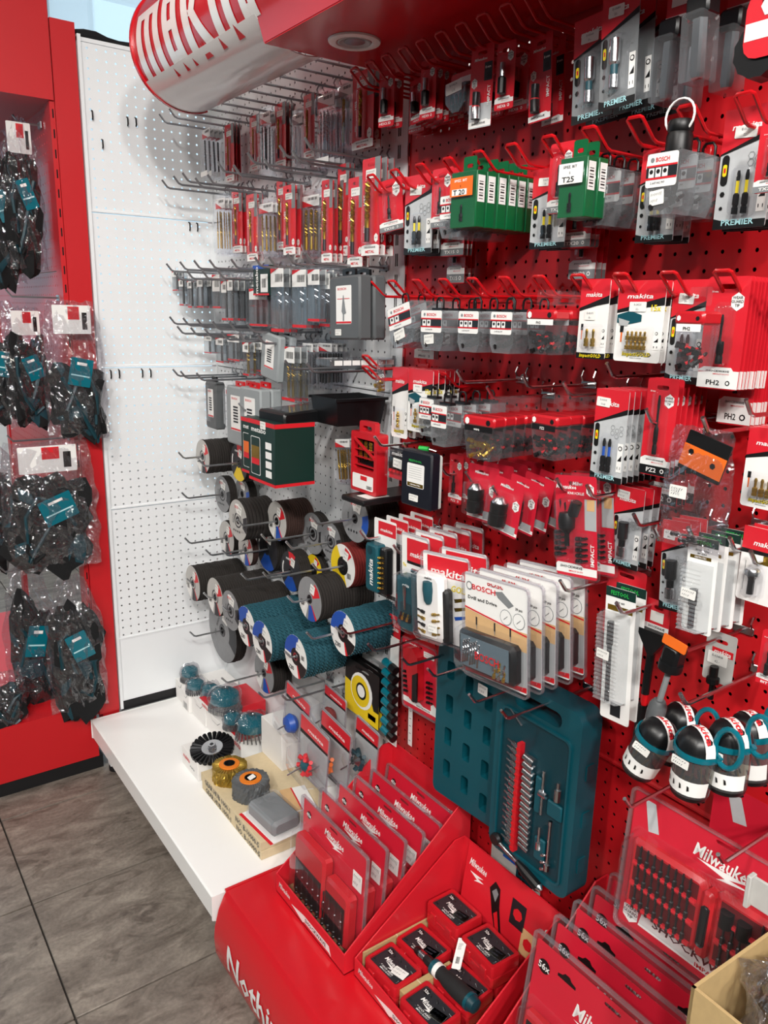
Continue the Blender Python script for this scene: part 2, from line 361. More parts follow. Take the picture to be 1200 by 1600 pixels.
# dark sleeve of fabric lying along the top of the end wall
b = MB(); pts = []
for k in range(13):
    x = -.37+.37*k/12; pts.append((x, .05, 2.172+.004*math.sin(k*.9)+.003*rnd.random()))
b.tube(pts, [.016+.004*math.sin(k*1.3) for k in range(13)], 'fabric_black', 8); tag(b.build('fabric_roll'), 'black crumpled cloth strip lying along the top of the white pegboard', 'cloth')
# long wall, white bay
wl = thing('wall_long', None, None); struct(wl)
b, W, H = peg_mesh(36, 17, 'white_paint', mx=.012)
pm = b.mesh('perforated_sheet', 0)
YS0 = -.945
for k in range(4):
    o = bpy.data.objects.new('perforated_sheet', pm); col.objects.link(o); o.parent = wl; o.rotation_euler = (0, 0, FACE); o.location = (0, -.004, 2.15-.43*(k+1)+.0015); o.scale = (.935/W, 1, .993)
b = MB(); b.box(0, .012, -.94, -.004, .2, .433, 'white_paint'); b.build('plain_sheet', wl)
# red bay
b, W, H = peg_mesh(39, 57, 'red_paint', mx=.0118)
o = b.build('perforated_sheet', wl, (0, -.985, .7115), (0, 0, FACE), 0)
b, W, H = peg_mesh(39, 17, 'red_paint', mx=.0118)
rm2 = b.mesh('perforated_sheet', 0)
o = bpy.data.objects.new('perforated_sheet', rm2); col.objects.link(o); o.parent = wl; o.rotation_euler = (0, 0, FACE); o.location = (0, -.985, .2775); o.scale = (1, 1, .993)
b = MB(); b.box(.02, .03, -2.0, -.96, .2, 1.80, 'shade_black'); b.box(.03, .04, -.96, 0, .2, 2.16, 'shade_black'); b.build('hole_shade_board', wl)  # unseen black sheets added so the peg holes read dark
# slotted post between the bays
def post(y0, y1, x0, z0, z1, m, slots=(0,), par=None, name='slotted_post'):
    b = MB(); b.box(x0, x0+.03, y0, y1, z0, z1, m)
    z = z0+.03
    while z < z1-.04:
        for s in slots: b.box(x0-.0004, x0+.004, s-.0016, s+.0016, z, z+.026, 'shade_black')  # slots are black strips, their inner shade put into the colour
        z += .043
    return b.build(name, par)
post(-.985, -.945, -.004, .2, 2.15, 'white_paint', (-.9535, -.9595), wl)
post(-.9915, -.9855, -.002, .2, 1.93, 'red_paint', (-.989,), wl)
post(-2.02, -1.985, -.004, .2, 2.15, 'red_paint', (-2.0,), wl)
# ------------------------------------------------------------------ white base shelf
t = thing('base_shelf', 'long white metal base shelf under the white pegboard', 'shelf')
b = MB(); x0, x1, y0, y1, z = -.472, -.01, -.955, -.012, .185
pf = [(x0, z-.058), (x0, z-.004), (x0+.004, z), (x1, z), (x1, z-.02), (x0+.012, z-.02), (x0+.012, z-.058)]
b.add([(x, y, q) for y in (y0, y1) for x, q in pf], [(i, i+7, (i+1) % 7+7, (i+1) % 7) for i in range(7)]+[tuple(reversed(range(7))), tuple(range(7, 14))], 'white_shelf')
b.build('board', t)
b = MB(); b.box(-.125, -.1235, -.955, -.012, .185, .1857, 'card_grey'); b.build('seam', t)
for yy in (-.9585, -.0155):
    b = MB(); b.add([(xx, yy+dy, zz) for dy in (0, .0035) for xx, zz in ((x0-.002, z-.062), (x0-.002, z+.001), (x1, z+.001), (x1, z-.09), (x0+.06, z-.09))], [(4, 3, 2, 1, 0), (5, 6, 7, 8, 9)]+[(i, (i+1) % 5, (i+1) % 5+5, i+5) for i in range(5)], 'white_shelf'); b.build('end_bracket', t)
    b = MB(); b.box(-.43, -.39, yy-.0 if yy > -.5 else yy+.004, yy+.02 if yy < -.5 else yy+.004-.0, .02, .127, 'white_paint') if False else b.box(-.43, -.385, min(yy, yy)+.005 if yy < -.5 else yy-.03, yy+.035 if yy < -.5 else yy-.002, .02, .128, 'white_paint'); lg = b.build('leg', t)
    b = MB(); b.lathe([(0, 0), (.024, 0), (.024, .014), (.02, .022), (0, .022)], 'kick_black', 14, Matrix.Translation((-.408, yy+.02 if yy < -.5 else yy-.016, 0))); b.build('foot', lg)
b = MB(); b.box(-.36, -.352, -.95, -.02, .03, .128, 'white_paint')
for k in range(6): b.box(-.366, -.36, -.2-.13*k, -.16-.13*k, .06, .12, 'card_grey')
b.build('rear_rail', t)
# ------------------------------------------------------------------ red plinth with rounded nose
t = thing('red_plinth', 'red painted low plinth with rounded nose and white lettering below the red pegboard', 'plinth')
prof = [(-.02, .2), (-.30, .2), (-.443, .2), (-.449, .192), (-.452, .186), (-.464, .16), (-.474, .12), (-.477, .09), (-.474, .05), (-.464, .02), (-.45, 0), (-.02, 0)]
ya, yb = -.972, -2.0; n = len(prof)
b = MB(); b.add([(x, y, z) for y in (ya, yb) for x, z in prof], [(i, (i+1) % n, (i+1) % n+n, i+n) for i in range(n)]+[tuple(range(n)), tuple(reversed(range(n, 2*n)))], 'red_gloss'); b.build('body', t, smooth=50)
b = MB(); b.box(-.4455, -.02, ya-.001, ya+.006, .196, .2015, 'red_gloss'); b.build('end_lip', t)
# lettering runs along the nose
def on_nose(u, v):
    # u along the plinth from its far end, v height on the nose
    P = [(-.4525, .186), (-.465, .16), (-.475, .12), (-.478, .09), (-.475, .05), (-.465, .02)]
    L_ = [0]
    for i in range(len(P)-1): L_.append(L_[-1]+math.dist(P[i], P[i+1]))
    s_ = L_[-1]-v; i = max(0, min(len(P)-2, next((k for k in range(len(L_)-1) if s_ < L_[k+1]), len(P)-2))); f_ = (s_-L_[i])/(L_[i+1]-L_[i])
    return (P[i][0]+(P[i+1][0]-P[i][0])*f_-.0008, ya-u, P[i][1]+(P[i+1][1]-P[i][1])*f_)
def bent_text(s, size, fn, m, name, parent, bold=True, it=0, cuts=8, w=None):
    v, f, x0, x1, y0, y1 = text_tris(s, bold); k = size/.72; kx = k if w is None else w/(x1-x0)
    bm = bmesh.new(); vs = [bm.verts.new(((a-x0)*kx+it*b_*k, b_*k, 0)) for a, b_ in v]
    for q in f:
        try: bm.faces.new([vs[i] for i in q])
        except ValueError: pass
    for c_ in range(1, cuts):
        bmesh.ops.bisect_plane(bm, geom=bm.verts[:]+bm.edges[:]+bm.faces[:], plane_co=(0, y0*k+(y1-y0)*k*c_/cuts, 0), plane_no=(0, 1, 0))
    bmesh.ops.triangulate(bm, faces=bm.faces[:])
    for q in bm.verts: q.co = fn(q.co.x, q.co.y)
    me = bpy.data.meshes.new(name); bm.to_mesh(me); bm.free(); me.materials.append(MATS[m]); o = bpy.data.objects.new(name, me); col.objects.link(o); o.parent = parent; return o
bent_text('Nothing but HEAVY DUTY', .062, lambda u, v: on_nose(u+.07, v+.045), 'white_vinyl', 'lettering', t, cuts=6)
# ------------------------------------------------------------------ canopy over the long wall
CX, CZ, CR = -.235, 2.058, .13
t = thing('canopy', 'red rounded canopy with white lettering over the hooks', 'canopy')
def arc(a0, a1, k, r): return [(CX+r*math.cos(R(a0+(a1-a0)*i/k)), CZ+r*math.sin(R(a0+(a1-a0)*i/k))) for i in range(k+1)]
def sheet(b, pts, y0, y1, th, m):
    n = len(pts); inn = [(x-(x-CX)*th/CR, z-(z-CZ)*th/CR) for x, z in pts]
    v = [(x, y, z) for y in (y0, y1) for x, z in pts]+[(x, y, z) for y in (y0, y1) for x, z in inn]
    f = []
    for i in range(n-1): f += [(i, i+1, n+i+1, n+i), (2*n+i, 3*n+i, 3*n+i+1, 2*n+i+1), (i, 2*n+i, 2*n+i+1, i+1), (n+i, n+i+1, 3*n+i+1, 3*n+i)]
    f += [(0, n, 3*n, 2*n), (n-1, 3*n-1, 4*n-1, 2*n-1)]; b.add(v, f, m)
YC0, YC1 = -.4, -2.0
b = MB(); sheet(b, arc(75, 222, 26, CR), YC0, -.965, .003, 'red_gloss'); b.build('front_sheet', t, smooth=40)
b = MB(); sheet(b, arc(75, 222, 26, CR)+[(-.319, 1.932)], -.965, YC1, .003, 'red_gloss'); b.build('front_sheet', t, smooth=40)
b = MB(); sheet(b, arc(219, 288, 16, CR+.0016), YC0, -.965, .0016, 'white_vinyl'); b.build('white_apron', t, smooth=40)
b = MB(); sheet(b, arc(75, 292, 36, CR+.004), YC0+.006, YC0-.004, .008, 'red_gloss'); b.build('end_rim', t, smooth=40)
b = MB(); b.box(-.318, -.002, -2.0, -.966, 1.93, 1.945, 'red_gloss'); b.build('underside_board', t)
b = MB(); b.box(-.3, -.004, -.965, -.958, 1.945, 1.952, 'red_gloss'); b.build('board_edge', t)
def on_can(u, v, r=CR+.0014):
    a = R(220)-(v*.68 if v > 0 else v)/CR; return (CX+r*math.cos(a), YC0-.022-u-.10*v, CZ+r*math.sin(a))
def strokes(name, quads, m='white_vinyl', r=CR+.0014):
    # every quad is (u bottom left, u bottom right, u top left, u top right, v0, v1), bent over the barrel
    b = MB()
    for a0, a1, c0, c1, v0, v1 in quads:
        n = max(2, int((v1-v0)/.012)); v = []
        for k in range(n+1): f_ = k/n; w_ = v0+(v1-v0)*f_; v += [on_can(a0+(c0-a0)*f_, w_, r), on_can(a1+(c1-a1)*f_, w_, r)]
        b.add(v, [(2*k, 2*k+1, 2*k+3, 2*k+2) for k in range(n)], m)
    return b.build(name, t)
def bar(u0, u1, v0=-.004, v1=.19): return (u0, u1, u0, u1, v0, v1)
strokes('letter_m', [bar(.0, .032), bar(.052, .082), bar(.102, .134), (.032, .052, .032, .052, .165, .19), (.082, .102, .082, .102, .165, .19)])
strokes('letter_a', [bar(.158, .188), bar(.206, .236), (.188, .206, .188, .206, .155, .19), (.188, .206, .188, .206, -.004, .03), (.188, .206, .188, .206, .085, .11)])
strokes('letter_k', [bar(.262, .294, -.004, .24), (.335, .372, .294, .322, -.004, .10), (.294, .322, .345, .380, .085, .20)])
strokes('letter_i', [bar(.392, .422), bar(.392, .422, .205, .24)])
strokes('letter_t', [bar(.444, .474, -.004, .24), (.430, .494, .430, .494, .155, .185)])
strokes('letter_a', [bar(.506, .53), bar(.536, .56), (.53, .536, .53, .536, .155, .19), (.53, .536, .53, .536, -.004, .03)])
for u, s_ in ((.142, .016), (.196, .016), (.243, .014), (.30, .032), (.38, .02), (.45, .026)):
    P = [on_can(u, -.022, CR+.0024), on_can(u+s_, -.022, CR+.0024), on_can(u+s_*.3, -.022+s_*1.2, CR+.0024)]; b = MB(); b.add(P, [(0, 1, 2)], 'red_gloss'); b.build('red_point', t)
# recessed spot lamp in the canopy board
t = thing('spot_lamp', 'round white recessed spot lamp in the red canopy underside', 'lamp', (-.203, -1.085, 1.9295))
MB().lathe([(.047, .0), (.046, -.003), (.04, -.005), (.033, -.004), (.031, -.001)], 'lamp_white', 28).build('bezel', t)
MB().lathe([(.030, -.003), (.027, -.004), (.022, -.0012), (.012, -.0008), (0, -.0006)], 'card_grey', 24).build('reflector', t)
MB().lathe([(.019, -.002), (.0, -.0022)], 'chrome', 20).build('lens', t)
# ------------------------------------------------------------------ red gondola beyond the end wall, seen end-on
t = thing('red_gondola', 'tall red gondola rack with header and base beyond the white end panel', 'rack')
MB().box(-.442, -.379, -.003, .06, .19, 2.19, 'red_paint').build('end_column', t)
b = MB(); b.box(-.456, -.443, .004, .06, .19, 2.3, 'red_paint'); z = .3
while z < 2.2: b.box(-.4500, -.4465, .0035, .0045, z, z+.022, 'shade_black'); z += .05  # black strips on the post, shade of the slots as colour
b.build('slotted_post', t)
b = MB(); b.box(-.98, -.452, .0, 1.0, .045, .228, 'red_paint'); b.box(-.97, -.44, .003, 1.0, .0, .045, 'kick_black'); b.build('base_box', t)
b = MB(); b.box(-.431, -.379, .0, .05, .045, .19, 'red_paint'); b.build('base_cover', t)
MB().box(-.98, -.446, -.004, 1.0, 1.992, 2.45, 'red_paint').build('header', t)
b, W, H = peg_mesh(38, 17, 'red_paint', mx=.0194)
gm = b.mesh('perforated_sheet', 0)
for k in range(4):
    if k == 3: continue
    o = bpy.data.objects.new('perforated_sheet', gm); col.objects.link(o); o.parent = t; o.rotation_euler = (0, 0, R(90)); o.rotation_euler = (0, 0, R(-90)); o.location = (-.452, 1.02, 1.99-.43*(k+1)); o.scale = (1, 1, .995)
MB().box(-.456, -.44, .98, 1.03, .2, 2.3, 'red_paint').build('rear_post', t)
# ------------------------------------------------------------------ small parts shared by the goods
ROT_OUT = Matrix.Rotation(R(90), 4, 'X')      # turned shapes: +z becomes the front (-y)
def T3(x, y, z): return Matrix.Translation((x, y, z))
def slot(w=.028, h=.006, z=0, cx=0): return rrect(w, h, h/2*.98, 2, cx, z)
def scribble(b, x, z, w, h, y, rows=2, seed=0):
    r = random.Random(seed*31+7)
    for k in range(rows):
        zz = z+h*(.22-.42*k/(max(1, rows-1)) if rows > 1 else 0); xx = x-w*.4
        while xx < x+w*(.3 if k == 0 else .1):
            l = w*(.04+.08*r.random()); s_ = h*.07*(1+r.random())
            b.flat([(xx, zz-s_), (xx+l*.4, zz-s_*.6), (xx+l, zz+s_), (xx+l*.5, zz+s_*.8)], y, 'ink'); xx += l+w*.03
def sticker(par, x, z, w, h, y=-.0016, rot=0, lines=None, seed=1):
    b = MB(); b.prism(rrect(w, h, .001, 1), -.0003, 0, 'sticker')
    if lines:
        for k, t in enumerate(lines): b.text(t, 0, h*(.22-.45*k), h*.2, 'ink', -.0006, False)
    else: scribble(b, 0, 0, w, h, -.0006, 2, seed)
    return b.build('price_sticker', par, (x, y, z), (0, R(-rot), 0))
def dome(b, x0, x1, z0, z1, dep, m='clear_plastic', y=-.001, ins=.004, flange=.003):
    i = min(ins, (x1-x0)*.25, (z1-z0)*.25); B = [(x0, z0), (x1, z0), (x1, z1), (x0, z1)]; c = i*.8
    def oct_(x0, x1, z0, z1, c): return [(x0+c, z0), (x1-c, z0), (x1, z0+c), (x1, z1-c), (x1-c, z1), (x0+c, z1), (x0, z1-c), (x0, z0+c)]
    o1 = oct_(x0-flange, x1+flange, z0-flange, z1+flange, c); o2 = oct_(x0, x1, z0, z1, c); o3 = oct_(x0+i*.4, x1-i*.4, z0+i*.4, z1-i*.4, c); o4 = oct_(x0+i, x1-i, z0+i, z1-i, c)
    v = [(x, y, z) for x, z in o1]+[(x, y-.0002, z) for x, z in o2]+[(x, y-dep+i*.4, z) for x, z in o3]+[(x, y-dep, z) for x, z in o4]
    f = [(k*8+j, k*8+(j+1) % 8, (k+1)*8+(j+1) % 8, (k+1)*8+j) for k in range(3) for j in range(8)]+[tuple(range(24, 32))]
    return b.add(v, f, m)
def bit(b, x, zt, l, r, m='bit_dark', y=-.006, band=None, up=True):
    # hexagonal driver bit: tip, neck, body, hex shank
    pr_ = [(0, 0), (r*.35, 0), (r*.6, -l*.10), (r*.62, -l*.18), (r*.5, -l*.24), (r*.5, -l*.52), (r*.98, -l*.56), (r, -l*.62), (r, -l*.78), (r*.8, -l*.80), (r*.8, -l*.84), (r, -l*.86), (r, -l), (0, -l)]
    ms = [m]*(len(pr_)-1)
    if band: ms[4] = band
    b.lathe(pr_, m, 6, T3(x, y, zt), ms)
def drill(b, x, zt, l, r, m='gold', y=-.008, shank='chrome', turns=3.2, down=True):
    n, k = 8, 22; v = []; f = []; fl_ = .68
    for i in range(k+1):
        t = i/k; z = zt-l*t; hx = t > fl_ if not down else t > fl_
        for j in range(n):
            a = 2*math.pi*j/n
            if t <= fl_:
                q = r*(.52+.48*abs(math.cos(a))**.6) if i else 0.0002; ph = turns*2*math.pi*t/fl_
            else: q = r*.82; ph = 0
            v.append((x+q*math.cos(a+ph), y+q*math.sin(a+ph), z))
    for i in range(k):
        for j in range(n): f.append((i*n+j, i*n+(j+1) % n, (i+1)*n+(j+1) % n, (i+1)*n+j))
    f.append(tuple(range(k*n, k*n+n))); cut = int(k*fl_)
    o = len(b.v); b.v += v; a, c = b.mi(m), b.mi(shank)
    for i, q in enumerate(f): b.f.append(tuple(o+p for p in q)); b.m.append(a if i < (cut+3)*n and i < len(f)-1 else c)
def hexbadge(b, x, z, r, y=-.0013, lines=('WEAR', 'GUARD', 'TIP')):
    b.flat(ngon(6, r, x, z, R(90), .85), y, 'card_white')
    for k, t in enumerate(lines): b.text(t, x, z+r*(.45-.42*k), r*.3, 'card_black', y-.0003)
def barcode(b, x, z, w, h, y, seed=1):
    r = random.Random(seed); q = x-w/2
    while q < x+w/2: l = w*(.02+.05*r.random()); b.rect(q, min(q+l, x+w/2), z-h/2, z+h/2, y, 'card_black'); q += l+w*(.02+.05*r.random())
class Card:
    # a printed card hanging from its slot; origin in the slot, front -y
    def __init__(s, w, h, m, name='bit_card', label='', cat='bit card', slotw=None, r=.004, th=.0009):
        s.w, s.h = w, h; s.root = thing(name, label, cat); s.b = MB(); s.top = .012
        sw = min(slotw or w*.4, w*.55)
        s.b.prism(rrect(w, h, r, 3, 0, .012-h/2), -th, 0, m, holes=[slot(sw, .006)]); s.y = -th-.0004
    def z(s, v): return s.top-v*s.h
    def x(s, u): return u*s.w
    def R(s, u0, u1, v0, v1, m, dy=0): s.b.rect(s.x(u0), s.x(u1), s.z(v1), s.z(v0), s.y-dy, m)
    def P(s, pts, m, dy=0): s.b.flat([(s.x(u), s.z(v)) for u, v in pts], s.y-dy, m)
    def Tx(s, t, u, v, size, m, dy=.0006, **k): s.b.text(t, s.x(u), s.z(v), size*s.h, m, s.y-dy, **k)
    def done(s): s.b.build('card', s.root); return s.root
def part(root, name, fn, label=None):
    b = MB(); fn(b); return b.build(name, root, label=label)
def sw_foot(c, code, foot, v0=.80, v1=.99):
    c.P([(-.5, v0+.03), (-.36, v0), (.30, v0), (.36, v0+.03), (.5, v0+.03), (.5, v1-.085), (-.5, v1-.085)], 'card_white', .0002)
    c.Tx('SHOCKWAVE', -.02, v0+.035, .018, 'card_black', w=c.w*.58, it=.15); c.Tx('IMPACT DUTY', .08, v0+.062, .011, 'red_print', w=c.w*.4)
    c.R(-.5, .5, v1-.095, v1, foot, .0003)
    ink = {'card_white': 'card_black', 'card_midgrey': 'card_white', 'card_black': 'card_white', 'card_red': 'card_white'}[foot]
    c.Tx(code, -.1, v1-.05, .045, ink, w=c.w*.11*len(code)); c.b.flat(ngon(8, c.h*.024, c.x(.26), c.z(v1-.05)), c.y-.0006, ink); c.b.flat(ngon(6, c.h*.014, c.x(.26), c.z(v1-.05)), c.y-.0009, foot)
def d_sw(w, h, code='TX15', foot='card_midgrey', bitlen=None, sock=False, badge=True, nb=1):
    c = Card(w, h, 'card_red'); sw_foot(c, code, foot)
    c.Tx('50 mm', -.3, .13, .016, 'card_white')
    if badge: hexbadge(c.b, c.x(.26), c.z(.22), w*.2, c.y-.0004)
    r = c.done(); bl = bitlen or min(.06, h*.45); zt = c.z(.77)+bl
    for k in range(nb):
        x = (k-(nb-1)/2)*.012
        part(r, 'bit', lambda b: (bit(b, x, zt, bl, .0034, 'bit_black') if not sock else b.lathe([(0, zt), (.0045, zt), (.0045, zt-bl*.45), (.007, zt-bl*.5), (.007, zt-bl), (0, zt-bl)], 'bit_black', 10, T3(0, -.008, 0), ms=['chrome', 'chrome', 'bit_black', 'bit_black', 'bit_black'])))
    part(r, 'blister', lambda b: dome(b, -w*.2, w*.2, c.z(.79), min(c.z(.12), zt+.012), .012))
    return r
def d_impact(w, h, shiny=False):
    c = Card(w, h, 'card_red'); c.R(.12, .46, .22, .44, 'card_dark'); c.Tx('8 mm', .29, .28, .03, 'card_white'); c.b.flat(ngon(10, w*.1, c.x(.29), c.z(.38)), c.y-.0006, 'card_black')
    hexbadge(c.b, c.x(-.3), c.z(.45), w*.17, c.y-.0002, ('UP TO', '30x', 'LIFE'))
    c.Tx('IMPACT', .36, .62, .05, 'card_white', rot=90); c.Tx('Milwaukee', -.05, .17, .035, 'card_white', it=.2, w=w*.55)
    if shiny: c.R(-.5, .5, .70, 1, 'card_silver', -.0001)
    c.P([(-.5, .92), (.3, .90), (.4, .92), (.5, .92), (.5, .985), (-.5, .985)], 'card_white'); c.Tx('SHOCKWAVE', -.05, .945, .025, 'card_black', w=w*.6)
    r = c.done(); zt = c.z(.58)
    part(r, 'socket', lambda b: b.lathe([(0, zt), (.0065, zt), (.0065, zt-.02), (.0075, zt-.022), (.0075, zt-.04), (0, zt-.04)], 'bit_black', 12, T3(-w*.05, -.009, 0), ms=['bit_dark', 'bit_dark', 'red_print', 'chrome' if shiny else 'bit_black', 'bit_black']))
    part(r, 'blister', lambda b: dome(b, -w*.3, w*.15, c.z(.87), c.z(.52), .018)); return r
def mk_logo(c, u, v, size, m='card_white', w=None): c.Tx('makita', u, v, size, m, it=.25, w=w or c.w*.55)
def icons(c, u0, u1, v0, v1, n=3):
    c.R(u0, u1, v0, v1, 'card_white', .0002); um = (u0+u1)/2
    for k in range(n):
        v = v0+(v1-v0)*(k+.5)/n; s_ = (v1-v0)/n*.32
        if k % 3 == 0: c.b.flat(ngon(10, s_*c.h*.8, c.x(um), c.z(v)), c.y-.0005, 'card_black'); c.b.flat(ngon(10, s_*c.h*.5, c.x(um), c.z(v)), c.y-.0008, 'card_white')
        elif k % 3 == 1: c.P([(u0+.02, v+s_), (u1-.02, v+s_), (u1-.02, v-s_)], 'card_black', .0005)
        else:
            for q in (-.25, .25): c.R(um+q*(u1-u0)-.008, um+q*(u1-u0)+.008, v-s_*.3, v+s_*.6, 'card_black', .0005)
def d_premier(w, h, bits=2, bitm='bit_dark', band='yellow_print', body='card_silver', holder=False, price=None, logo=True):
    c = Card(w, h, body, r=.003)
    c.R(-.5, .5, .0, .16, 'card_red'); c.P([(-.5, .16), (.5, .16), (.5, .19), (-.5, .36)], 'card_red'); c.P([(-.5, .36), (.5, .19), (.5, .245), (-.5, .375)], 'card_black', .0002)
    c.P([(.5, .0), (.5, .24), (.42, .235), (.42, .0)], 'card_black', .0003) if w > .07 else None
    if logo: mk_logo(c, -.05, .15, .05)
    c.P([(-.5, .905), (-.3, .93), (.5, .93), (.5, 1), (-.5, 1)], 'card_black', .0002); c.Tx('PREMIER', -.02, .943, .05, 'cyan_print', w=w*.62)
    c.b.flat(rrect(w*.14, h*.26, w*.07, 3, c.x(-.38), c.z(.50)), c.y-.0003, 'card_black')
    c.b.flat(rrect(w*.08, h*.10, w*.03, 2, c.x(-.38), c.z(.50)), c.y-.0006, 'yellow_print'); c.R(-.40, -.36, .48, .52, 'red_print', .0008)
    c.b.flat(ngon(6, w*.05, c.x(-.38), c.z(.70)), c.y-.0003, 'card_black'); c.b.flat(ngon(8, w*.035, c.x(-.38), c.z(.82)), c.y-.0003, 'card_black')
    icons(c, .3, .46, .56, .87)
    for k in range(3):
        for q in range(2):
            cx_, cz_ = c.x(.1+.13*k), c.z(.40+.06*q+(.03 if k % 2 else 0)); b_ = ngon(6, w*.065, cx_, cz_); i_ = ngon(6, w*.055, cx_, cz_)
            c.b.add([(p[0], c.y-.0002, p[1]) for p in b_+i_], [(i, (i+1) % 6, (i+1) % 6+6, i+6) for i in range(6)], 'card_midgrey')
    r = c.done()
    if holder:
        zt = c.z(.42); part(r, 'bit_holder', lambda b: b.lathe([(0, zt), (.0075, zt), (.0075, zt-h*.2), (.005, zt-h*.22), (.005, zt-h*.3), (.0065, zt-h*.31), (.0065, zt-h*.42), (0, zt-h*.42)], bitm, 12, T3(.0, -.009, 0), ms=['chrome' if bitm == 'chrome' else 'black_plastic']*3+['teal' if bitm == 'chrome' else 'bit_dark', 'chrome', 'chrome', 'chrome']))
        part(r, 'blister', lambda b: dome(b, -w*.18, w*.25, c.z(.89), c.z(.38), .02))
    else:
        for k in range(bits):
            x = w*(-.06+.17*k); part(r, 'bit', lambda b: bit(b, x, c.z(.52), h*.36, .0042, bitm, band=band))
        part(r, 'blister', lambda b: dome(b, -w*.18, w*.27, c.z(.9), c.z(.49), .012))
    if price: sticker(r, w*price[0], c.z(price[1]), w*.42, h*.10, c.y-.0008, -3, price[2])
    return r
def d_gold(w, h, cols=5, rows=2, tag_=None, drillpic=False, dark=True, price=None, foot='white'):
    c = Card(w, h, 'card_white', r=.004)
    c.R(-.5, .5, .0, .16, 'card_red'); c.P([(-.5, .16), (.5, .16), (.5, .2), (-.5, .36)], 'card_red')
    c.P([(-.5, .36), (.5, .20), (.5, .3), (.1, .33), (-.5, .40)], 'card_black', .0002); mk_logo(c, -.02, .19, .055)
    if tag_: c.Tx(tag_, .34, .33, .075, 'yellow_print', .0008)
    if drillpic:
        c.P([(-.48, .42), (-.2, .37), (.05, .42), (.05, .5), (-.25, .54), (-.48, .52)], 'teal', .0004); c.P([(-.45, .46), (-.2, .5), (-.25, .56), (-.42, .55)], 'card_grey', .0006)
    if foot == 'black': c.R(-.5, .5, .925, 1, 'card_black'); c.Tx('ImpactGOLD', 0, .957, .045, 'yellow_print', w=w*.75, it=.15)
    else:
        c.Tx('ImpactGOLD', .012, .903, .05, 'card_black', .0005, w=w*.62, it=.15); c.Tx('ImpactGOLD', 0, .90, .05, 'yellow_print', .0009, w=w*.6, it=.15); c.Tx('MADE IN JAPAN', 0, .95, .015, 'card_midgrey', w=w*.25)
    c.R(-.40, -.32, .56, .64, 'card_black'); c.P([(-.38, .64), (-.34, .64), (-.345, .76), (-.375, .76)], 'orange_print')
    icons(c, .33, .46, .60, .84)
    r = c.done(); bw = w*.46; x0 = -w*.22; zt = c.z(.62); bl = h*.22/rows
    for j in range(rows):
        for k in range(cols):
            x = x0+bw*(k+.5)/cols; z_ = zt-j*bl*1.05; part(r, 'bit', lambda b: bit(b, x, z_, bl, min(.0036, bw/cols*.45), 'gold_bit'))
    part(r, 'blister', lambda b: dome(b, x0-.004, x0+bw+.004, zt-bl*rows*1.05-.004, zt+.004, .011))
    if price: sticker(r, w*price[0], c.z(price[1]), w*.36, h*.12, c.y-.0008, 0, price[2])
    return r
def d_drill(w, h, r_=.004, l=None, seed=1, stick=True):
    c = Card(w, h, 'card_red', r=.003); c.R(.2, .5, .0, .34, 'card_midgrey'); c.Tx('HSS', -.33, .42, .05, 'card_white', rot=90); c.Tx('RED', -.33, .72, .03, 'card_white', rot=90)
    c.P([(-.5, .90), (-.3, .885), (.35, .885), (.5, .90), (.5, 1), (-.5, 1)], 'card_white'); c.Tx('SHOCKWAVE', 0, .915, .018, 'card_black', w=w*.6); c.Tx('METAL', 0, .96, .03, 'red_print', w=w*.5)
    hexbadge(c.b, c.x(.33), c.z(.82), w*.14, c.y-.0004, ('', '2-4', ''))
    r = c.done(); L_ = l or h*.62
    part(r, 'drill_bit', lambda b: drill(b, w*.02, c.z(.24), L_, r_, 'gold', -.004-r_, 'dark_steel'))
    part(r, 'blister', lambda b: dome(b, -r_*1.8+w*.02, r_*1.8+w*.02, c.z(.24)-L_-.004, c.z(.22), r_*2+.006))
    if stick: sticker(r, 0, c.z(.16), w*.55, h*.09, c.y-.0004, seed=seed)
    return r
def d_sleeve(w, h, nb=2, m='bit_dark', r_=.003, head='red', foot=False, seed=1):
    # thin clear sleeve with drill bits and a paper header
    rt = thing('drill_sleeve', '', 'drill bit'); zt = .012
    b = MB(); b.prism(rrect(w, h, .003, 2, 0, zt-h/2), -.0004, 0, 'clear_plastic', holes=[slot(w*.35)]); dome(b, -w*.46, w*.46, zt-h*.96, zt-h*.1, .011); b.build('sleeve', rt)
    b = MB(); b.box(-w*.46, w*.46, -.0016, -.0008, zt-h*.24, zt-h*.08, 'card_white'); b.flat([(-w*.46, zt-h*.24), (w*.2, zt-h*.24), (-w*.46, zt-h*.14)], -.0019, 'red_print' if head == 'red' else 'card_midgrey')
    barcode(b, w*.1, zt-h*.13, w*.5, h*.04, -.002, seed)
    if foot: b.rect(-w*.4, w*.4, zt-h*.95, zt-h*.86, -.0128, 'card_white')
    b.build('header_label', rt)
    for k in range(nb):
        x = w*(-.28+.56*(k+.5)/nb); part(rt, 'drill_bit', lambda b: drill(b, x, zt-h*.28, h*.6, r_, m, -.006, m, 4))
    return rt
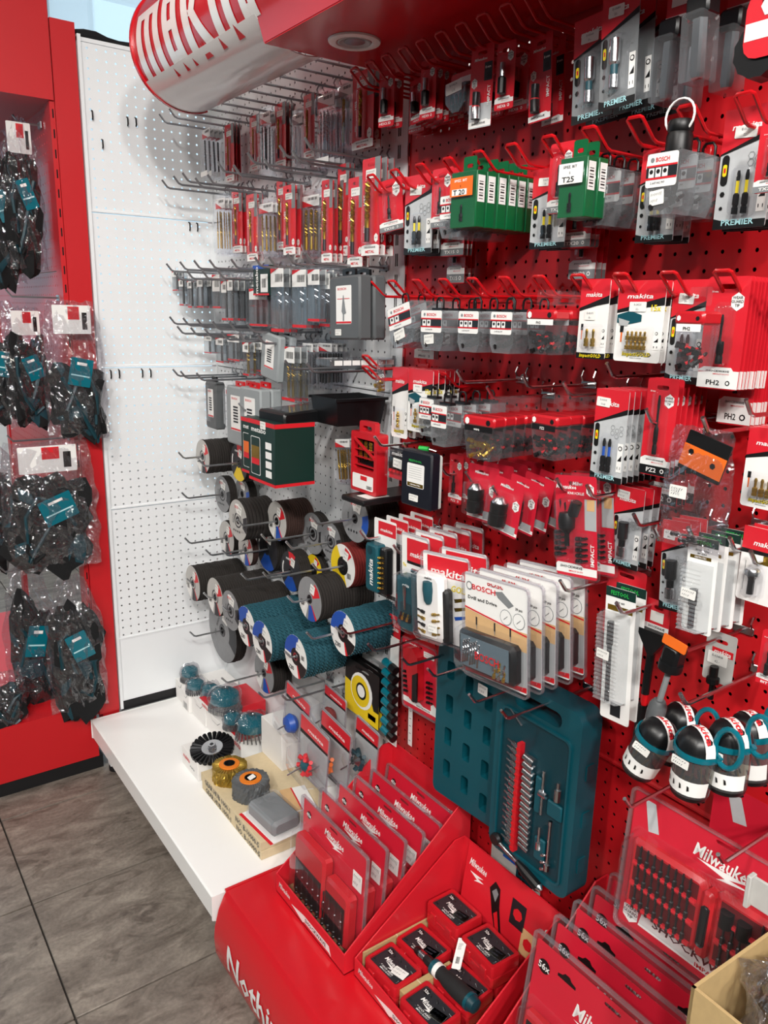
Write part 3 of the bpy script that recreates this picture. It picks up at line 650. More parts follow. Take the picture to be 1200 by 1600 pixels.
def d_boschbox(w, h, dep=.034, seed=1, price=False, codes=1):
    rt = thing('bit_box', '', 'bit box'); zt = -.012; z0 = zt-h
    def tap(b, x, y0, y1, z0, z1, m, k=.88):
        # front wall leans inwards to the foot
        o = [(-x, z1), (-x, z0+h*.22), (-x*.72, z0), (x*.72, z0), (x, z0+h*.22), (x, z1)]
        n = 6; b.add([(p, y0, q) for p, q in o]+[(p, y1, q) for p, q in o], [tuple(range(5, -1, -1)), tuple(range(6, 12))]+[(i, (i+1) % n, (i+1) % n+n, i+n) for i in range(n)], m)
    part(rt, 'shell', lambda b: tap(b, w/2, -dep, 0, z0, zt, 'frost_plastic'))
    b = MB(); y = -dep-.0006
    b.prism(rrect(w*.9, h*.54, .003, 2, -w*.03, zt-h*.28), y-.0003, y, 'card_white'); y -= .0006
    b.rect(-w*.48, w*.42, zt-h*.40, zt-h*.22, y, 'card_dark'); b.rect(-w*.48, w*.42, zt-h*.225, zt-h*.195, y-.0002, 'red_print'); b.rect(-w*.48, w*.42, zt-h*.425, zt-h*.395, y-.0002, 'red_print')
    b.text('BOSCH', -w*.02, zt-h*.11, h*.07, 'red_print', y-.0002, w=w*.4); b.flat(ngon(8, h*.04, -w*.32, zt-h*.11), y-.0002, 'card_midgrey')
    for k in range(codes+1): b.rect(-w*.4+w*.2*k, -w*.24+w*.2*k, zt-h*.39, zt-h*.24, y-.0003, 'card_white'); b.flat(ngon(6, h*.04, -w*.32+w*.2*k, zt-h*.30), y-.0006, 'card_black')
    b.text('2 607 002 797', -w*.12, zt-h*.48, h*.035, 'ink', y-.0002); b.build('label', rt)
    b = MB(); b.tube([(-.009, -dep*.5, zt-.002), (-.009, -dep*.5, .004), (-.005, -dep*.5, .009), (.005, -dep*.5, .009), (.009, -dep*.5, .004), (.009, -dep*.5, zt-.002)], .0018, 'black_plastic', 6); b.box(-.014, .014, -dep*.7, -dep*.3, zt-.001, zt+.004, 'black_plastic'); b.build('hanger', rt)
    r = random.Random(seed)
    for k in range(8):
        b = MB(); bit(b, 0, .013, .026, .0042, 'bit_black', 0); b.build('bit', rt, (w*(r.random()-.5)*.5, -dep*(.3+.45*r.random()), z0+.012+.003*k), (R(70*r.random()-35), R(60+60*r.random()), R(180*r.random())))
    if price: sticker(rt, -w*.1, zt-h*.72, w*.42, h*.24, -dep-.001, 6, seed=seed)
    return rt
def d_redlid(w, h, dep=.03, seed=1, code='PH2', m='bit_black', brand=True, strip='card_white'):
    rt = thing('bit_box', '', 'bit box'); zt = -.014; z0 = zt-h
    b = MB(); zl = zt-h*.2; k = .78
    v = [(-w/2, -dep, zl), (w/2, -dep, zl), (w/2, 0, zl), (-w/2, 0, zl), (-w/2*k, -dep*.85, z0), (w/2*k, -dep*.85, z0), (w/2*k, -.002, z0), (-w/2*k, -.002, z0)]
    b.add(v, [(0, 4, 5, 1), (1, 5, 6, 2), (2, 6, 7, 3), (3, 7, 4, 0), (4, 7, 6, 5)], 'clear_box'); b.build('tub', rt)
    b = MB(); b.bbox(-w/2-.001, w/2+.001, -dep-.0015, .0005, zl-.002, zt, 'translucent_red', .003); b.build('lid', rt)
    b = MB(); b.rect(-w*.44, w*.44, zl-h*.14, zl-.001, -dep-.0006, strip); b.text(code, -w*.05, zl-h*.09, h*.06, 'card_black' if strip == 'card_white' else 'card_white', -dep-.001); hexbadge(b, -w*.35, zt-h*.12, w*.09, -dep-.002, ('', '', '')); b.flat(ngon(10, w*.07, w*.32, zt-h*.12), -dep-.002, 'card_black'); b.build('label', rt)
    b = MB(); b.prism(rrect(w*.8, .022, .003, 2, 0, .003), -dep*.5-.0006, -dep*.5, 'clear_plastic', holes=[slot(w*.4)]); b.build('hanger', rt)
    r = random.Random(seed)
    for q in range(8):
        b = MB(); bit(b, 0, .012, .024, .004, m, 0, band='red_print' if m == 'bit_black' else None); b.build('bit', rt, (w*(r.random()-.5)*.5, -dep*(.25+.5*r.random()), z0+.008+.0028*q), (R(90*r.random()-45), R(40+100*r.random()), R(180*r.random())))
    return rt
def d_greenbox(w, h, dep=.02, code='T 20', lab='orange_print', seed=1):
    rt = thing('green_bit_box', '', 'bit box'); zt = -.008; z0 = zt-h
    b = MB(); b.bbox(-w/2, w/2, -dep, 0, z0, zt, 'green_box', .001); b.build('tray', rt)
    b = MB(); b.bbox(-w/2-.0008, w/2-.002, -dep-.004, -dep+.001, z0, zt, 'clear_plastic', .001); b.build('window', rt)
    b = MB(); y = -dep-.0046; b.rect(-w*.46, w*.42, zt-h*.44, zt-h*.1, y, lab); b.rect(-w*.38, w*.2, zt-h*.42, zt-h*.31, y-.0003, 'card_white'); b.text(code, -w*.1, zt-h*.365, h*.09, 'card_black', y-.0006, w=w*.45)
    b.text('SPEZ. BIT', -w*.05, zt-h*.16, h*.045, 'card_white' if lab == 'orange_print' else 'navy', y-.0003, w=w*.5); b.text('5', -w*.05, zt-h*.26, h*.04, 'navy', y-.0003); b.build('label', rt)
    b = MB(); b.add([(w/2+.0004, -dep*.9, zt-h*.55), (w/2+.0004, -dep*.1, zt-h*.55), (w/2+.0004, -dep*.1, zt-h*.08), (w/2+.0004, -dep*.9, zt-h*.08)], [(0, 1, 2, 3)], 'card_white')
    for k in range(7): zz = zt-h*(.5-.05*k); b.add([(w/2+.0007, -dep*.75, zz), (w/2+.0007, -dep*.3, zz), (w/2+.0007, -dep*.3, zz+h*(.012+.012*(k % 2))), (w/2+.0007, -dep*.75, zz+h*(.012+.012*(k % 2)))], [(0, 1, 2, 3)], 'card_black')
    b.build('barcode_label', rt)
    b = MB(); b.prism(rrect(w*.5, .026, .003, 2, 0, .003), -dep*.4, -dep*.4+.0012, 'green_box', holes=[slot(w*.25, .006, .002)]); b.build('hanger', rt)
    part(rt, 'bit', lambda b: bit(b, -w*.05, z0+h*.42, .025, .0032, 'bit_dark', -dep-.001)); return rt
def d_chuck(w, h):
    c = Card(w, h, 'card_red2', name='chuck_card', cat='chuck pack'); c.Tx('Milwaukee', -.05, .13, .05, 'card_white', it=.2, w=w*.45); hexbadge(c.b, c.x(.33), c.z(.42), w*.15, c.y-.0003, ('UP TO', '30x', 'LIFE'))
    c.Tx('IMPACT', -.43, .6, .05, 'card_white', rot=90); c.P([(-.5, .86), (-.2, .86), (-.1, .9), (.5, .9), (.5, .96), (-.5, .96)], 'card_white'); c.R(.05, .42, .8, .94, 'card_grey', .0003)
    r = c.done(); zt = c.z(.30); k = h*.52
    part(r, 'chuck', lambda b: b.lathe([(0, zt), (.006, zt), (.0125, zt-k*.16), (.013, zt-k*.2), (.0145, zt-k*.22), (.0145, zt-k*.5), (.0135, zt-k*.53), (.0135, zt-k*.57), (.015, zt-k*.59), (.015, zt-k*.97), (.014, zt-k), (0, zt-k)], 'bit_black', 16, T3(-w*.05, -.014, 0), ms=['chrome']*3+['bit_black']*8))
    part(r, 'blister', lambda b: dome(b, -w*.05-.018, -w*.05+.018, zt-k-.004, zt+.004, .031)); return r
def d_knuckle(w, h):
    c = Card(w, h, 'card_red2', name='angle_driver_card', cat='bit card', slotw=w*.35); c.Tx('Milwaukee', -.22, .11, .04, 'card_white', it=.2, w=w*.5); c.Tx('KNUCKLE', .02, .17, .026, 'card_white', w=w*.4)
    hexbadge(c.b, c.x(.36), c.z(.13), w*.12, c.y-.0003, ('UP TO', '30x', 'LIFE')); c.R(.22, .5, .22, .52, 'card_grey'); c.R(.28, .46, .22, .33, 'wood_print', .0003)
    for u, v in ((-.38, .25), (-.26, .28)): c.P([(u-.03, v), (u+.02, v-.02), (u+.03, v+.03), (u, v+.09)], 'card_black')
    c.Tx('IMPACT', .4, .76, .045, 'card_white', rot=90); c.P([(-.5, .89), (-.46, .87), (.1, .87), (.18, .895), (.5, .895), (.5, .97), (-.5, .97)], 'card_white'); c.Tx('SHOCKWAVE', -.12, .905, .026, 'card_black', w=w*.55, it=.15); c.Tx('IMPACT DUTY', 0, .945, .016, 'red_print', w=w*.35)
    r = c.done()
    def kn(b):
        b.tube([(.012, -.012, c.z(.24)), (.008, -.012, c.z(.30)), (.004, -.013, c.z(.37))], .0085, 'black_plastic', 12); b.lathe([(0, c.z(.34)), (.011, c.z(.35)), (.013, c.z(.42)), (.012, c.z(.50)), (.006, c.z(.54)), (.0038, c.z(.56)), (.0038, c.z(.68)), (0, c.z(.68))], 'black_plastic', 14, T3(-.006, -.014, 0))
    part(r, 'driver', kn)
    for k in range(5):
        for sx in (-1, 1):
            b = MB(); bit(b, 0, .011, .022, .0033, 'bit_black', 0); b.build('bit', r, (w*(-.32 if sx < 0 else .2), -.006, c.z((.56 if sx < 0 else .60)+.055*k)), (0, R(82), 0))
    part(r, 'blister', lambda b: (dome(b, -w*.24, w*.24, c.z(.69), c.z(.21), .03), dome(b, -w*.47, -w*.1, c.z(.84), c.z(.53), .012), dome(b, w*.03, w*.38, c.z(.87), c.z(.57), .012)))
    part(r, 'clear_shell', lambda b: b.prism(rrect(w*1.1, h*1.04, .008, 3, 0, .012-h/2), .001, .002, 'clear_plastic')); return r
# ------------------------------------------------------------------ hooks
def hook_red(L=.15):
    rt = thing('loop_hook', '', 'hook'); a = .0115; b = MB()
    b.tube([(-a, 0, 0), (-a, -(L-.034), 0), (-a, -(L-.026), .003), (-a, -L, .025), (-a+.003, -L-.001, .027), (a-.003, -L-.001, .027), (a, -L, .025), (a, -(L-.026), .003), (a, -(L-.034), 0), (a, 0, 0)], .0024, 'red_wire', 6); b.build('wire', rt)
    b = MB(); b.bbox(-.018, .018, -.004, .0, -.008, .01, 'red_wire', .001)
    for s in (-1, 1): b.tube([(s*.0127, -.002, .006), (s*.0127, -.007, .016), (s*.0127, .004, .027)], .002, 'red_wire', 5)
    b.build('back_clip', rt); return rt
def hook_chrome(L=.2, m='chrome', r=.0029, tip=.02):
    rt = thing('prong_hook', '', 'hook'); b = MB()
    b.tube([(0, 0, 0), (0, -(L-.022), 0), (0, -(L-.014), .003), (0, -L, tip)], r, m, 7); b.build('prong', rt)
    b = MB(); b.bbox(-.016, .016, -.004, 0, -.006, .006, m, .001)
    for s in (-1, 1): b.tube([(s*.0127, -.002, .004), (s*.0127, -.007, .013), (s*.0127, -.003, .022), (s*.0127, .004, .024)], .0019, m, 5)
    b.build('back_clip', rt); return rt
PROTO = {}
def hook(kind, y, z, L, label, group, m=None):
    k = (kind, L, m)
    if k not in PROTO:
        o = hook_red(L) if kind == 'red' else hook_chrome(L, m or 'chrome'); PROTO[k] = o
    else: o = dup(PROTO[k])
    o.location = (0, y, z); o.rotation_euler = (0, 0, FACE); tag(o, label, 'hook', group); return o
def hook_px(kind, px, py, L, label, group, m=None, tip=.02):
    p = PX(px, py, -L); return hook(kind, p.y, p.z-tip, L, label, group, m)
# ------------------------------------------------------------------ stacks of like goods on a hook
def wallbox(lx, ty, rx, by, d):
    mx, my = (lx+rx)/2, (ty+by)/2; return (PX(mx, my, -d).y, abs(PX(lx, my, -d).y-PX(rx, my, -d).y), PX(mx, ty, -d).z, PX(mx, ty, -d).z-PX(mx, by, -d).z)
NSEED = [0]; ORD = ('first', 'second', 'third', 'fourth', 'fifth', 'sixth', 'seventh', 'eighth', 'ninth')
def stack(fn, box, d, label, n=1, step=.014, yaw=0, tilt=0, name=None, cat=None, top=.012, jit=4, group=None, boxed=False, **kw):
    y, w, zt, h = wallbox(*box, d); NSEED[0] += 1; r = random.Random(NSEED[0])
    first = fn(w/max(.3, math.cos(R(yaw))), h, **kw); out = []
    if name: first.name = name
    for k in range(n):
        o = first if k == 0 else dup(first)
        if d-step*k < .006: 
            if k: 
                for ch in list(o.children_recursive)+[o]: bpy.data.objects.remove(ch)
            break
        o.location = (-(d-step*k), y+(r.random()-.5)*.003*(k > 0), zt-top); j = jit if k else 0
        o.rotation_euler = (R((r.random()-.5)*j*.6), R(tilt+(r.random()-.5)*j*.5), FACE+R(yaw+(r.random()-.5)*j*1.2)); out.append(o)
        if n > 1 and len(out) == 2: tag(out[0], None, None, group or label)
        lab_ = label+', '+ORD[k]+' from the hook tip' if n > 1 and k < len(ORD) and len(label.replace('-', ' ').split()) <= 11 else label
        tag(o, lab_, cat or first.get('category'), (group or label) if n > 1 else None)
    return first
# ------------------------------------------------------------------ larger packs
def clam(b, w, h, m='clear_plastic', th=.002):
    b.prism(rrect(w, h, .01, 3, 0, .012-h/2), .0005, th, m, holes=[slot(w*.3)]); b.prism(rrect(w, h, .01, 3, 0, .012-h/2), -.004, .0005, 'clear_edge', holes=[rrect(w*.97, h*.975, .009, 3, 0, .012-h/2)])
def d_drillset(w, h):
    # clear clamshell: printed card behind, black case in a deep bubble at the foot
    c = Card(w*.93, h*.96, 'card_white', name='drill_set_pack', cat='drill set', slotw=w*.25)
    c.b.text('BOSCH', c.x(-.18), c.z(.13), h*.05, 'red_print', c.y-.0004, w=w*.36); c.b.flat(ngon(12, w*.05, c.x(-.42), c.z(.13)), c.y-.0004, 'card_midgrey'); c.b.flat(ngon(12, w*.035, c.x(-.42), c.z(.13)), c.y-.0007, 'card_white')
    c.Tx('Drill and Drive', -.2, .24, .035, 'card_black', w=w*.45); c.P([(.0, .12), (.12, .10), (.3, .2), (.22, .24), (.05, .17)], 'card_midgrey')
    for u in (.18, .38):
        c.b.flat(ngon(14, w*.085, c.x(u), c.z(.33)), c.y-.0004, 'card_midgrey'); c.b.flat(ngon(14, w*.078, c.x(u), c.z(.33)), c.y-.0007, 'card_white'); c.P([(u-.03, .35), (u+.03, .31), (u+.03, .32), (u-.03, .36)], 'card_midgrey', .001)
    c.Tx('39 pcs', .38, .22, .025, 'card_black'); c.R(-.5, .5, .42, .66, 'wood_print'); c.P([(-.5, .34), (.5, .44), (.5, .455), (-.5, .355)], 'red_print', .0003); c.P([(-.5, .36), (.5, .46), (.5, .46), (-.5, .44)], 'wood_print', .0001)
    for u in (-.3, 0, .25): c.R(u-.012, u+.012, .42, .50, 'card_dark', .0005); c.P([(u-.008, .5), (u+.008, .5), (u, .56)], 'card_midgrey', .0005)
    c.R(-.5, .5, .60, .95, 'card_grey', .0002); c.P([(-.5, .96), (.1, .96), (.5, .93), (.5, .98), (-.5, 1)], 'red_print', .0004)
    r = c.done(); cw, ch = w*.86, h*.36; zc = c.z(.72)
    b = MB(); b.bbox(-cw/2, cw/2, -.024, -.002, zc-ch/2, zc+ch/2, 'black_plastic', .006); k_ = b.build('case', r)
    b = MB(); b.box(-cw*.42, cw*.42, -.0256, -.0238, zc-ch*.4, zc+ch*.4, 'blue_grey'); b.build('case_window', k_)
    b = MB(); b.text('BOSCH', cw*.08, zc, ch*.2, 'red_print', -.0285, w=cw*.42); b.build('lettering', k_)
    for q in range(7): b = MB(); drill(b, 0, .02, .04, .0022, 'chrome', 0, 'chrome'); b.build('drill_bit', k_, (-cw*.36+q*cw*.045, -.0262, zc-ch*.02+ch*.04*(q % 3)), (0, R(8), 0))
    for q in range(6): b = MB(); bit(b, 0, .008, .016, .003, 'gold_bit' if q % 2 else 'chrome', 0); b.build('bit', k_, (cw*(.2+.08*(q % 3)), -.0262, zc-ch*(.1+.2*(q//3))), (0, R(15), 0))
    part(r, 'clear_shell', lambda b: (clam(b, w, h), dome(b, -cw/2-.008, cw/2+.008, zc-ch/2-.008, zc+ch/2+.008, .031, ins=.01))); return r
def d_festool(w, h):
    c = Card(w, h, 'card_white', name='bit_blister', cat='bit pack', slotw=w*.4); c.R(-.5, .5, .0, .09, 'green_dark'); c.Tx('FESTOOL', -.02, .05, .04, 'green_print', w=w*.62)
    c.Tx('BH 60 CE-Imp', 0, .13, .018, 'card_dark', w=w*.45); c.R(-.4, .3, .19, .225, 'gold'); c.Tx('CENTROTEC', -.05, .207, .02, 'card_white', w=w*.4); c.Tx('BP 2/50', 0, .165, .016, 'card_dark', w=w*.3)
    r = c.done(); x0, x1, z0, z1 = -w*.46, w*.40, c.z(.97), c.z(.27)
    b = MB(); n = 16; v = []; f = []
    for k in range(n*2+1):
        z = z1-(z1-z0)*k/(2*n); y = -.020-(.0025 if k % 2 else 0)
        if k in (0, 2*n): y = -.001
        v += [(x0, -.001, z), (x0+.004, y, z), (x1-.004, y, z), (x1, -.001, z)]
    for k in range(2*n): f += [(4*k+j, 4*k+j+1, 4*k+j+5, 4*k+j+4) for j in range(3)]
    b.add(v, f, 'clear_ridged'); b.build('ridged_blister', r)
    part(r, 'bit', lambda b: (b.lathe([(0, c.z(.52)), (.0055, c.z(.52)), (.0055, c.z(.68)), (.004, c.z(.70)), (.004, c.z(.93)), (0, c.z(.93))], 'bit_dark', 8, T3(-w*.02, -.012, 0), ms=['dark_steel', 'dark_steel', 'bit_dark', 'navy', 'navy'])))
    sticker(r, -w*.02, c.z(.55), w*.5, h*.1, -.0235, -4); return r
def d_longblister(w, h, longbit=True):
    c = Card(w, h, 'card_white', name='long_bit_blister', cat='bit pack', slotw=w*.35); c.R(-.5, .5, .0, .07, 'green_dark'); c.Tx('FESTOOL', -.02, .037, .03, 'green_print', w=w*.6); c.R(-.42, .42, .13, .17, 'gold'); c.Tx('BH 60', 0, .10, .014, 'card_dark', w=w*.3)
    c.R(-.15, .2, .86, .96, 'card_dark'); r = c.done(); x0, x1, z0, z1 = -w*.56, w*.36, c.z(.84), c.z(.18)
    b = MB(); n = 22; v = []; f = []
    for k in range(n*2+1):
        z = z1-(z1-z0)*k/(2*n); y = -.020-(.002 if k % 2 else 0)
        if k in (0, 2*n): y = -.001
        v += [(x0, -.001, z), (x0+.004, y, z), (x1-.004, y, z), (x1, -.001, z)]
    for k in range(2*n): f += [(4*k+j, 4*k+j+1, 4*k+j+5, 4*k+j+4) for j in range(3)]
    b.add(v, f, 'clear_ridged'); b.build('ridged_blister', r)
    part(r, 'bit', lambda b: b.lathe([(0, c.z(.23)), (.005, c.z(.23)), (.005, c.z(.40)), (.0036, c.z(.41)), (.0036, c.z(.83)), (0, c.z(.83))], 'bit_dark', 8, T3(-w*.1, -.014, 0)))
    sticker(r, -w*.18, c.z(.47), w*.42, h*.07, -.0235, -4); return r
def d_hextube(w, h, hv=.3, fat=.8):
    c = Card(w, h*hv, 'card_red', name='socket_tube', cat='socket pack'); c.R(-.5, .5, .72, .9, 'card_white'); c.Tx('SHOCKWAVE', 0, .81, .09, 'card_black', w=w*.7, it=.15); c.R(-.3, .35, .2, .5, 'sticker'); r = c.done()
    zt = c.z(.95); z0 = .012-h; part(r, 'neck', lambda b: b.bbox(-w*.42, w*.42, -.02, .006, zt-.02, zt+.004, 'black_plastic', .003))
    part(r, 'tube', lambda b: b.prism([(x, z) for x, z in rrect(w*fat, zt-.016-z0, .004, 2, 0, (zt-.016+z0)/2)], -.026, .006, 'smoke_plastic'))
    part(r, 'socket', lambda b: b.lathe([(0, zt-.022), (w*.26, zt-.022), (w*.26, z0+.012), (w*.2, z0+.006), (0, z0+.006)], 'chrome', 6, T3(0, -.010, 0))); return r
def d_pouch(w, h):
    c = Card(w, h*.34, 'card_red', name='pouch_pack', cat='bit pack'); c.R(-.1, .5, .35, .9, 'card_white'); c.P([(-.3, .9), (.1, .7), (.5, .85), (.5, 1), (-.3, 1)], 'card_black', .0003); r = c.done()
    b = MB(); z1, z0 = c.z(.98), .012-h; o = [(-w*.48, z1), (w*.48, z1), (w*.46, z0+h*.2), (w*.2, z0), (-w*.1, z0), (-w*.42, z0+h*.25)]; b.prism(list(reversed(o)), -.016, .0, 'smoke_plastic'); b.build('pouch', r)
    for k in range(4): b = MB(); bit(b, 0, .015, .03, .004, 'bit_black', 0); b.build('bit', r, (w*(-.22+.15*k), -.008, z0+h*.25), (0, R(10*k-15), 0))
    sticker(r, -w*.05, c.z(1.15), w*.72, h*.28, -.0168, 5, ['E-104224', '5,50']); return r
def d_makitateal(w, h):
    c = Card(w, h, 'card_white', name='bit_holder_card', cat='bit set', slotw=w*.3); c.R(-.3, .5, .03, .2, 'card_red'); mk_logo(c, .08, .13, .04); r = c.done()
    b = MB(); b.bbox(-w*.44, w*.12, -.028, -.002, c.z(.92), c.z(.3), 'teal', .004); b.text('makita', -w*.16, c.z(.66), w*.2, 'card_white', -.0285, rot=90, it=.2); b.flat(ngon(12, w*.12, -w*.2, c.z(.38)), -.0285, 'teal_dark'); b.build('holder', r)
    b = MB(); b.bbox(w*.12, w*.42, -.022, -.002, c.z(.92), c.z(.32), 'black_plastic', .003); b.build('bit_rail', r)
    for k in range(7): b = MB(); bit(b, 0, .009, .018, .003, 'gold_bit', 0); b.build('bit', r, (w*.25, -.0245, c.z(.44+.065*k)), (0, R(80), 0))
    c2 = MB(); c2.rect(-w*.5, w*.5, c.z(1), c.z(.945), -.0016, 'card_black'); c2.text('makita', 0, c.z(.97), h*.03, 'card_white', -.002); c2.build('foot_print', r); return r
def d_makitakey(w, h):
    c = Card(w, h, 'card_white', name='key_holder_card', cat='bit set', slotw=w*.3); c.R(-.3, .5, .05, .28, 'card_red'); mk_logo(c, .1, .2, .05); c.R(-.3, .5, .28, .31, 'card_black'); c.Tx('9x', -.38, .33, .04, 'yellow_print'); r = c.done()
    for k in range(3): b = MB(); b.lathe([(0, 0), (.004, 0), (.004, .014), (.003, .016), (.003, .02), (0, .02)], 'chrome', 8); b.build('ring_bit', r, (w*(-.05+.18*k), -.005, c.z(.36)), (0, R(90), 0))
    b = MB(); o = rrect(w*.66, h*.55, w*.12, 4, -w*.05, c.z(.68)); b.prism(o, -.02, -.002, 'teal'); b.prism(rrect(w*.4, h*.2, w*.06, 3, -w*.05, c.z(.78)), -.0212, -.02, 'teal_dark'); b.text('makita', -w*.05, c.z(.5), h*.03, 'card_white', -.0205, it=.2); b.build('holder', r)
    part(r, 'shaft', lambda b: b.lathe([(0, c.z(.5)), (.004, c.z(.5)), (.004, c.z(.6)), (.0028, c.z(.61)), (.0028, c.z(.75)), (0, c.z(.75))], 'chrome', 8, T3(-w*.05, -.023, 0)))
    for k in range(5): b = MB(); bit(b, 0, .008, .016, .003, 'gold_bit' if k % 2 else 'bit_dark', 0); b.build('bit', r, (w*(-.2+.09*k), -.0235, c.z(.82)), (0, R(20), 0))
    part(r, 'blister', lambda b: (clam(b, w*1.05, h*1.02), dome(b, -w*.45, w*.4, c.z(.98), c.z(.38), .032, ins=.008))); return r
def d_makitawhite(w, h):
    c = Card(w, h, 'card_white', name='bit_cassette_pack', cat='bit set', slotw=w*.25); c.R(-.4, .5, .04, .26, 'card_red'); c.Tx('makita', .05, .2, .09, 'card_white', it=.2, w=w*.75); c.Tx('GOLD', .32, .36, .07, 'yellow_print', it=.2)
    for k in range(3):
        c.P([(.18, .48+.1*k), (.42, .44+.1*k), (.44, .47+.1*k), (.2, .52+.1*k)], ('gold', 'gold', 'blue_print')[k])
    c.Tx('16', .38, .93, .06, 'card_grey'); r = c.done()
    b = MB(); b.bbox(-w*.5, w*.12, -.026, -.002, c.z(.97), c.z(.2), 'paper_white', .008); q = b.build('cassette', r)
    b = MB(); b.bbox(w*.05, w*.2, -.02, -.003, c.z(.98), c.z(.36), 'black_plastic', .004); b.build('side_grip', q)
    b = MB(); b.lathe([(0, c.z(.28)), (w*.09, c.z(.29)), (w*.1, c.z(.38)), (w*.08, c.z(.50)), (w*.05, c.z(.54)), (0, c.z(.54))], 'teal', 12, T3(-w*.16, -.026, 0)); b.build('handle', q)
    b = MB(); b.text('makita', -w*.16, c.z(.25), h*.03, 'card_black', -.0267, it=.2); b.build('lettering', q)
    for k in range(4):
        for s in (-1, 1): b = MB(); bit(b, 0, .009, .018, .003, 'gold_bit' if s > 0 or k % 2 else 'bit_dark', 0); b.build('bit', q, (-w*.16+s*w*.17, -.0275, c.z(.64+.075*k)), (0, R(78*s), 0))
    part(r, 'clear_shell', lambda b: (clam(b, w*1.08, h*1.03), dome(b, -w*.52, w*.25, c.z(.99), c.z(.18), .036, ins=.01)))
    sticker(r, w*.02, c.z(.78), w*.2, h*.09, -.037); return r
def d_darkcase(w, h, dep=.03):
    rt = thing('dark_bit_case', '', 'case'); b = MB(); b.bbox(-w/2, w/2, -dep, -dep*.25, .012-h, .012, 'navy', .003); b.build('front_half', rt)
    MB().bbox(-w/2+.001, w/2-.001, -dep*.25, 0, .013-h, .008, 'label_lightgrey', .003).build('rear_half', rt)
    b = MB(); y = -dep-.0006; b.text('FESTOOL', -w*.02, .012-h*.17, h*.035, 'green_print', y, w=w*.42); b.prism(rrect(w*.56, h*.42, .002, 1, 0, .012-h*.43), y-.0003, y, 'card_white'); b.rect(-w*.26, w*.26, .012-h*.63, .012-h*.56, y-.0006, 'gold'); b.text('CENTROTEC', 0, .012-h*.595, h*.025, 'card_white', y-.0009, w=w*.34)
    for k in range(6): b.rect(-w*.22, w*.2, .012-h*(.28+.04*k), .012-h*(.275+.04*k), y-.0006, 'card_midgrey')
    b.build('label', rt); sticker(rt, -w*.04, .012-h*.83, w*.3, h*.12, y-.0005); return rt
def d_socketcase(w, h):
    rt = thing('socket_bit_pack', '', 'bit set'); b = MB(); b.box(-w/2, w/2, -.001, 0, .012-h, .012, 'card_black'); b.rect(-w/2, w/2, .012-h, .012-h*.72, -.0014, 'card_red'); b.text('makita', -w*.12, .012-h*.17, h*.12, 'card_white', -.0016, it=.2, w=w*.55); b.build('card', rt)
    for k in range(5):
        b = MB(); b.lathe([(0, 0), (.0035, 0), (.0035, .016), (.0042, .017), (.0042, .03), (0, .03)], 'bit_dark', 8); b.build('socket', rt, (w*(-.36+.18*k), -.006, .012-h*.78)); b = MB(); b.lathe([(.0045, -.002), (.0045, .004), (.003, .004), (.003, -.002)], 'red_print', 8); b.build('ring', rt, (w*(-.36+.18*k), -.006, .012-h*.74))
    part(rt, 'blister', lambda b: dome(b, -w*.49, w*.49, .014-h, .010, .016)); sticker(rt, w*.16, .012-h*.4, w*.38, h*.3, -.0178, -3); return rt
def d_plate(w, h, m='card_red', lines=(), foot=None):
    c = Card(w, h, m, name='hang_card', cat='hang card')
    for t, u, v, s, mm in lines: c.Tx(t, u, v, s, mm)
    return c.done()
def d_screwcard(w, h):
    c = Card(w, h, 'paper_white', name='countersink_card', cat='bit card', slotw=w*.3); c.R(-.5, .5, 0, .30, 'card_red'); mk_logo(c, .05, .2, .07); c.P([(-.5, .30), (.5, .30), (.5, .34), (-.5, .36)], 'card_black'); c.R(.05, .5, .35, .47, 'gold'); icons(c, .3, .46, .5, .88)
    c.R(-.36, -.35, .46, .86, 'card_black'); r = c.done()
    part(r, 'bit', lambda b: b.lathe([(0, c.z(.52)), (.008, c.z(.52)), (.0095, c.z(.55)), (.0095, c.z(.60)), (.006, c.z(.62)), (.0042, c.z(.66)), (.0042, c.z(.86)), (0, c.z(.86))], 'chrome', 12, T3(-w*.06, -.011, 0), ms=['chrome']*4+['dark_steel']*3)); part(r, 'blister', lambda b: dome(b, -w*.22, w*.12, c.z(.89), c.z(.49), .022)); return r
def bagmesh(w, h, dep, seed, m='clear_bag', nx=14, nz=20, gather=.35, amp=.006):
    # crumpled clear bag, gathered at the top
    b = MB(); 
    for side in (-1, 1):
        v = []
        for j in range(nz+1):
            t = j/nz; wid = w*(gather+(1-gather)*min(1, t*2.6)**.7)
            for i in range(nx+1):
                u = i/nx-.5; e = max(0, 1-abs(u*2)**3)*min(1, t*3)*min(1, (1-t)*6+.05)
                p = Vector((u*wid, 0, -t*h)); nv = noise.noise(Vector((u*9+seed*3.1, t*9, side*5+seed)))*amp+noise.noise(Vector((u*22+seed, t*20, side*9)))*amp*.5
                v.append((p.x+noise.noise(Vector((u*6, t*8, seed+20)))*amp, side*dep*.5*e+nv, p.z+noise.noise(Vector((u*7, seed, t*5)))*amp))
        f = [(j*(nx+1)+i, j*(nx+1)+i+1, (j+1)*(nx+1)+i+1, (j+1)*(nx+1)+i) for j in range(nz) for i in range(nx)]
        b.add(v, f if side < 0 else [tuple(reversed(q)) for q in f], m)
    return b
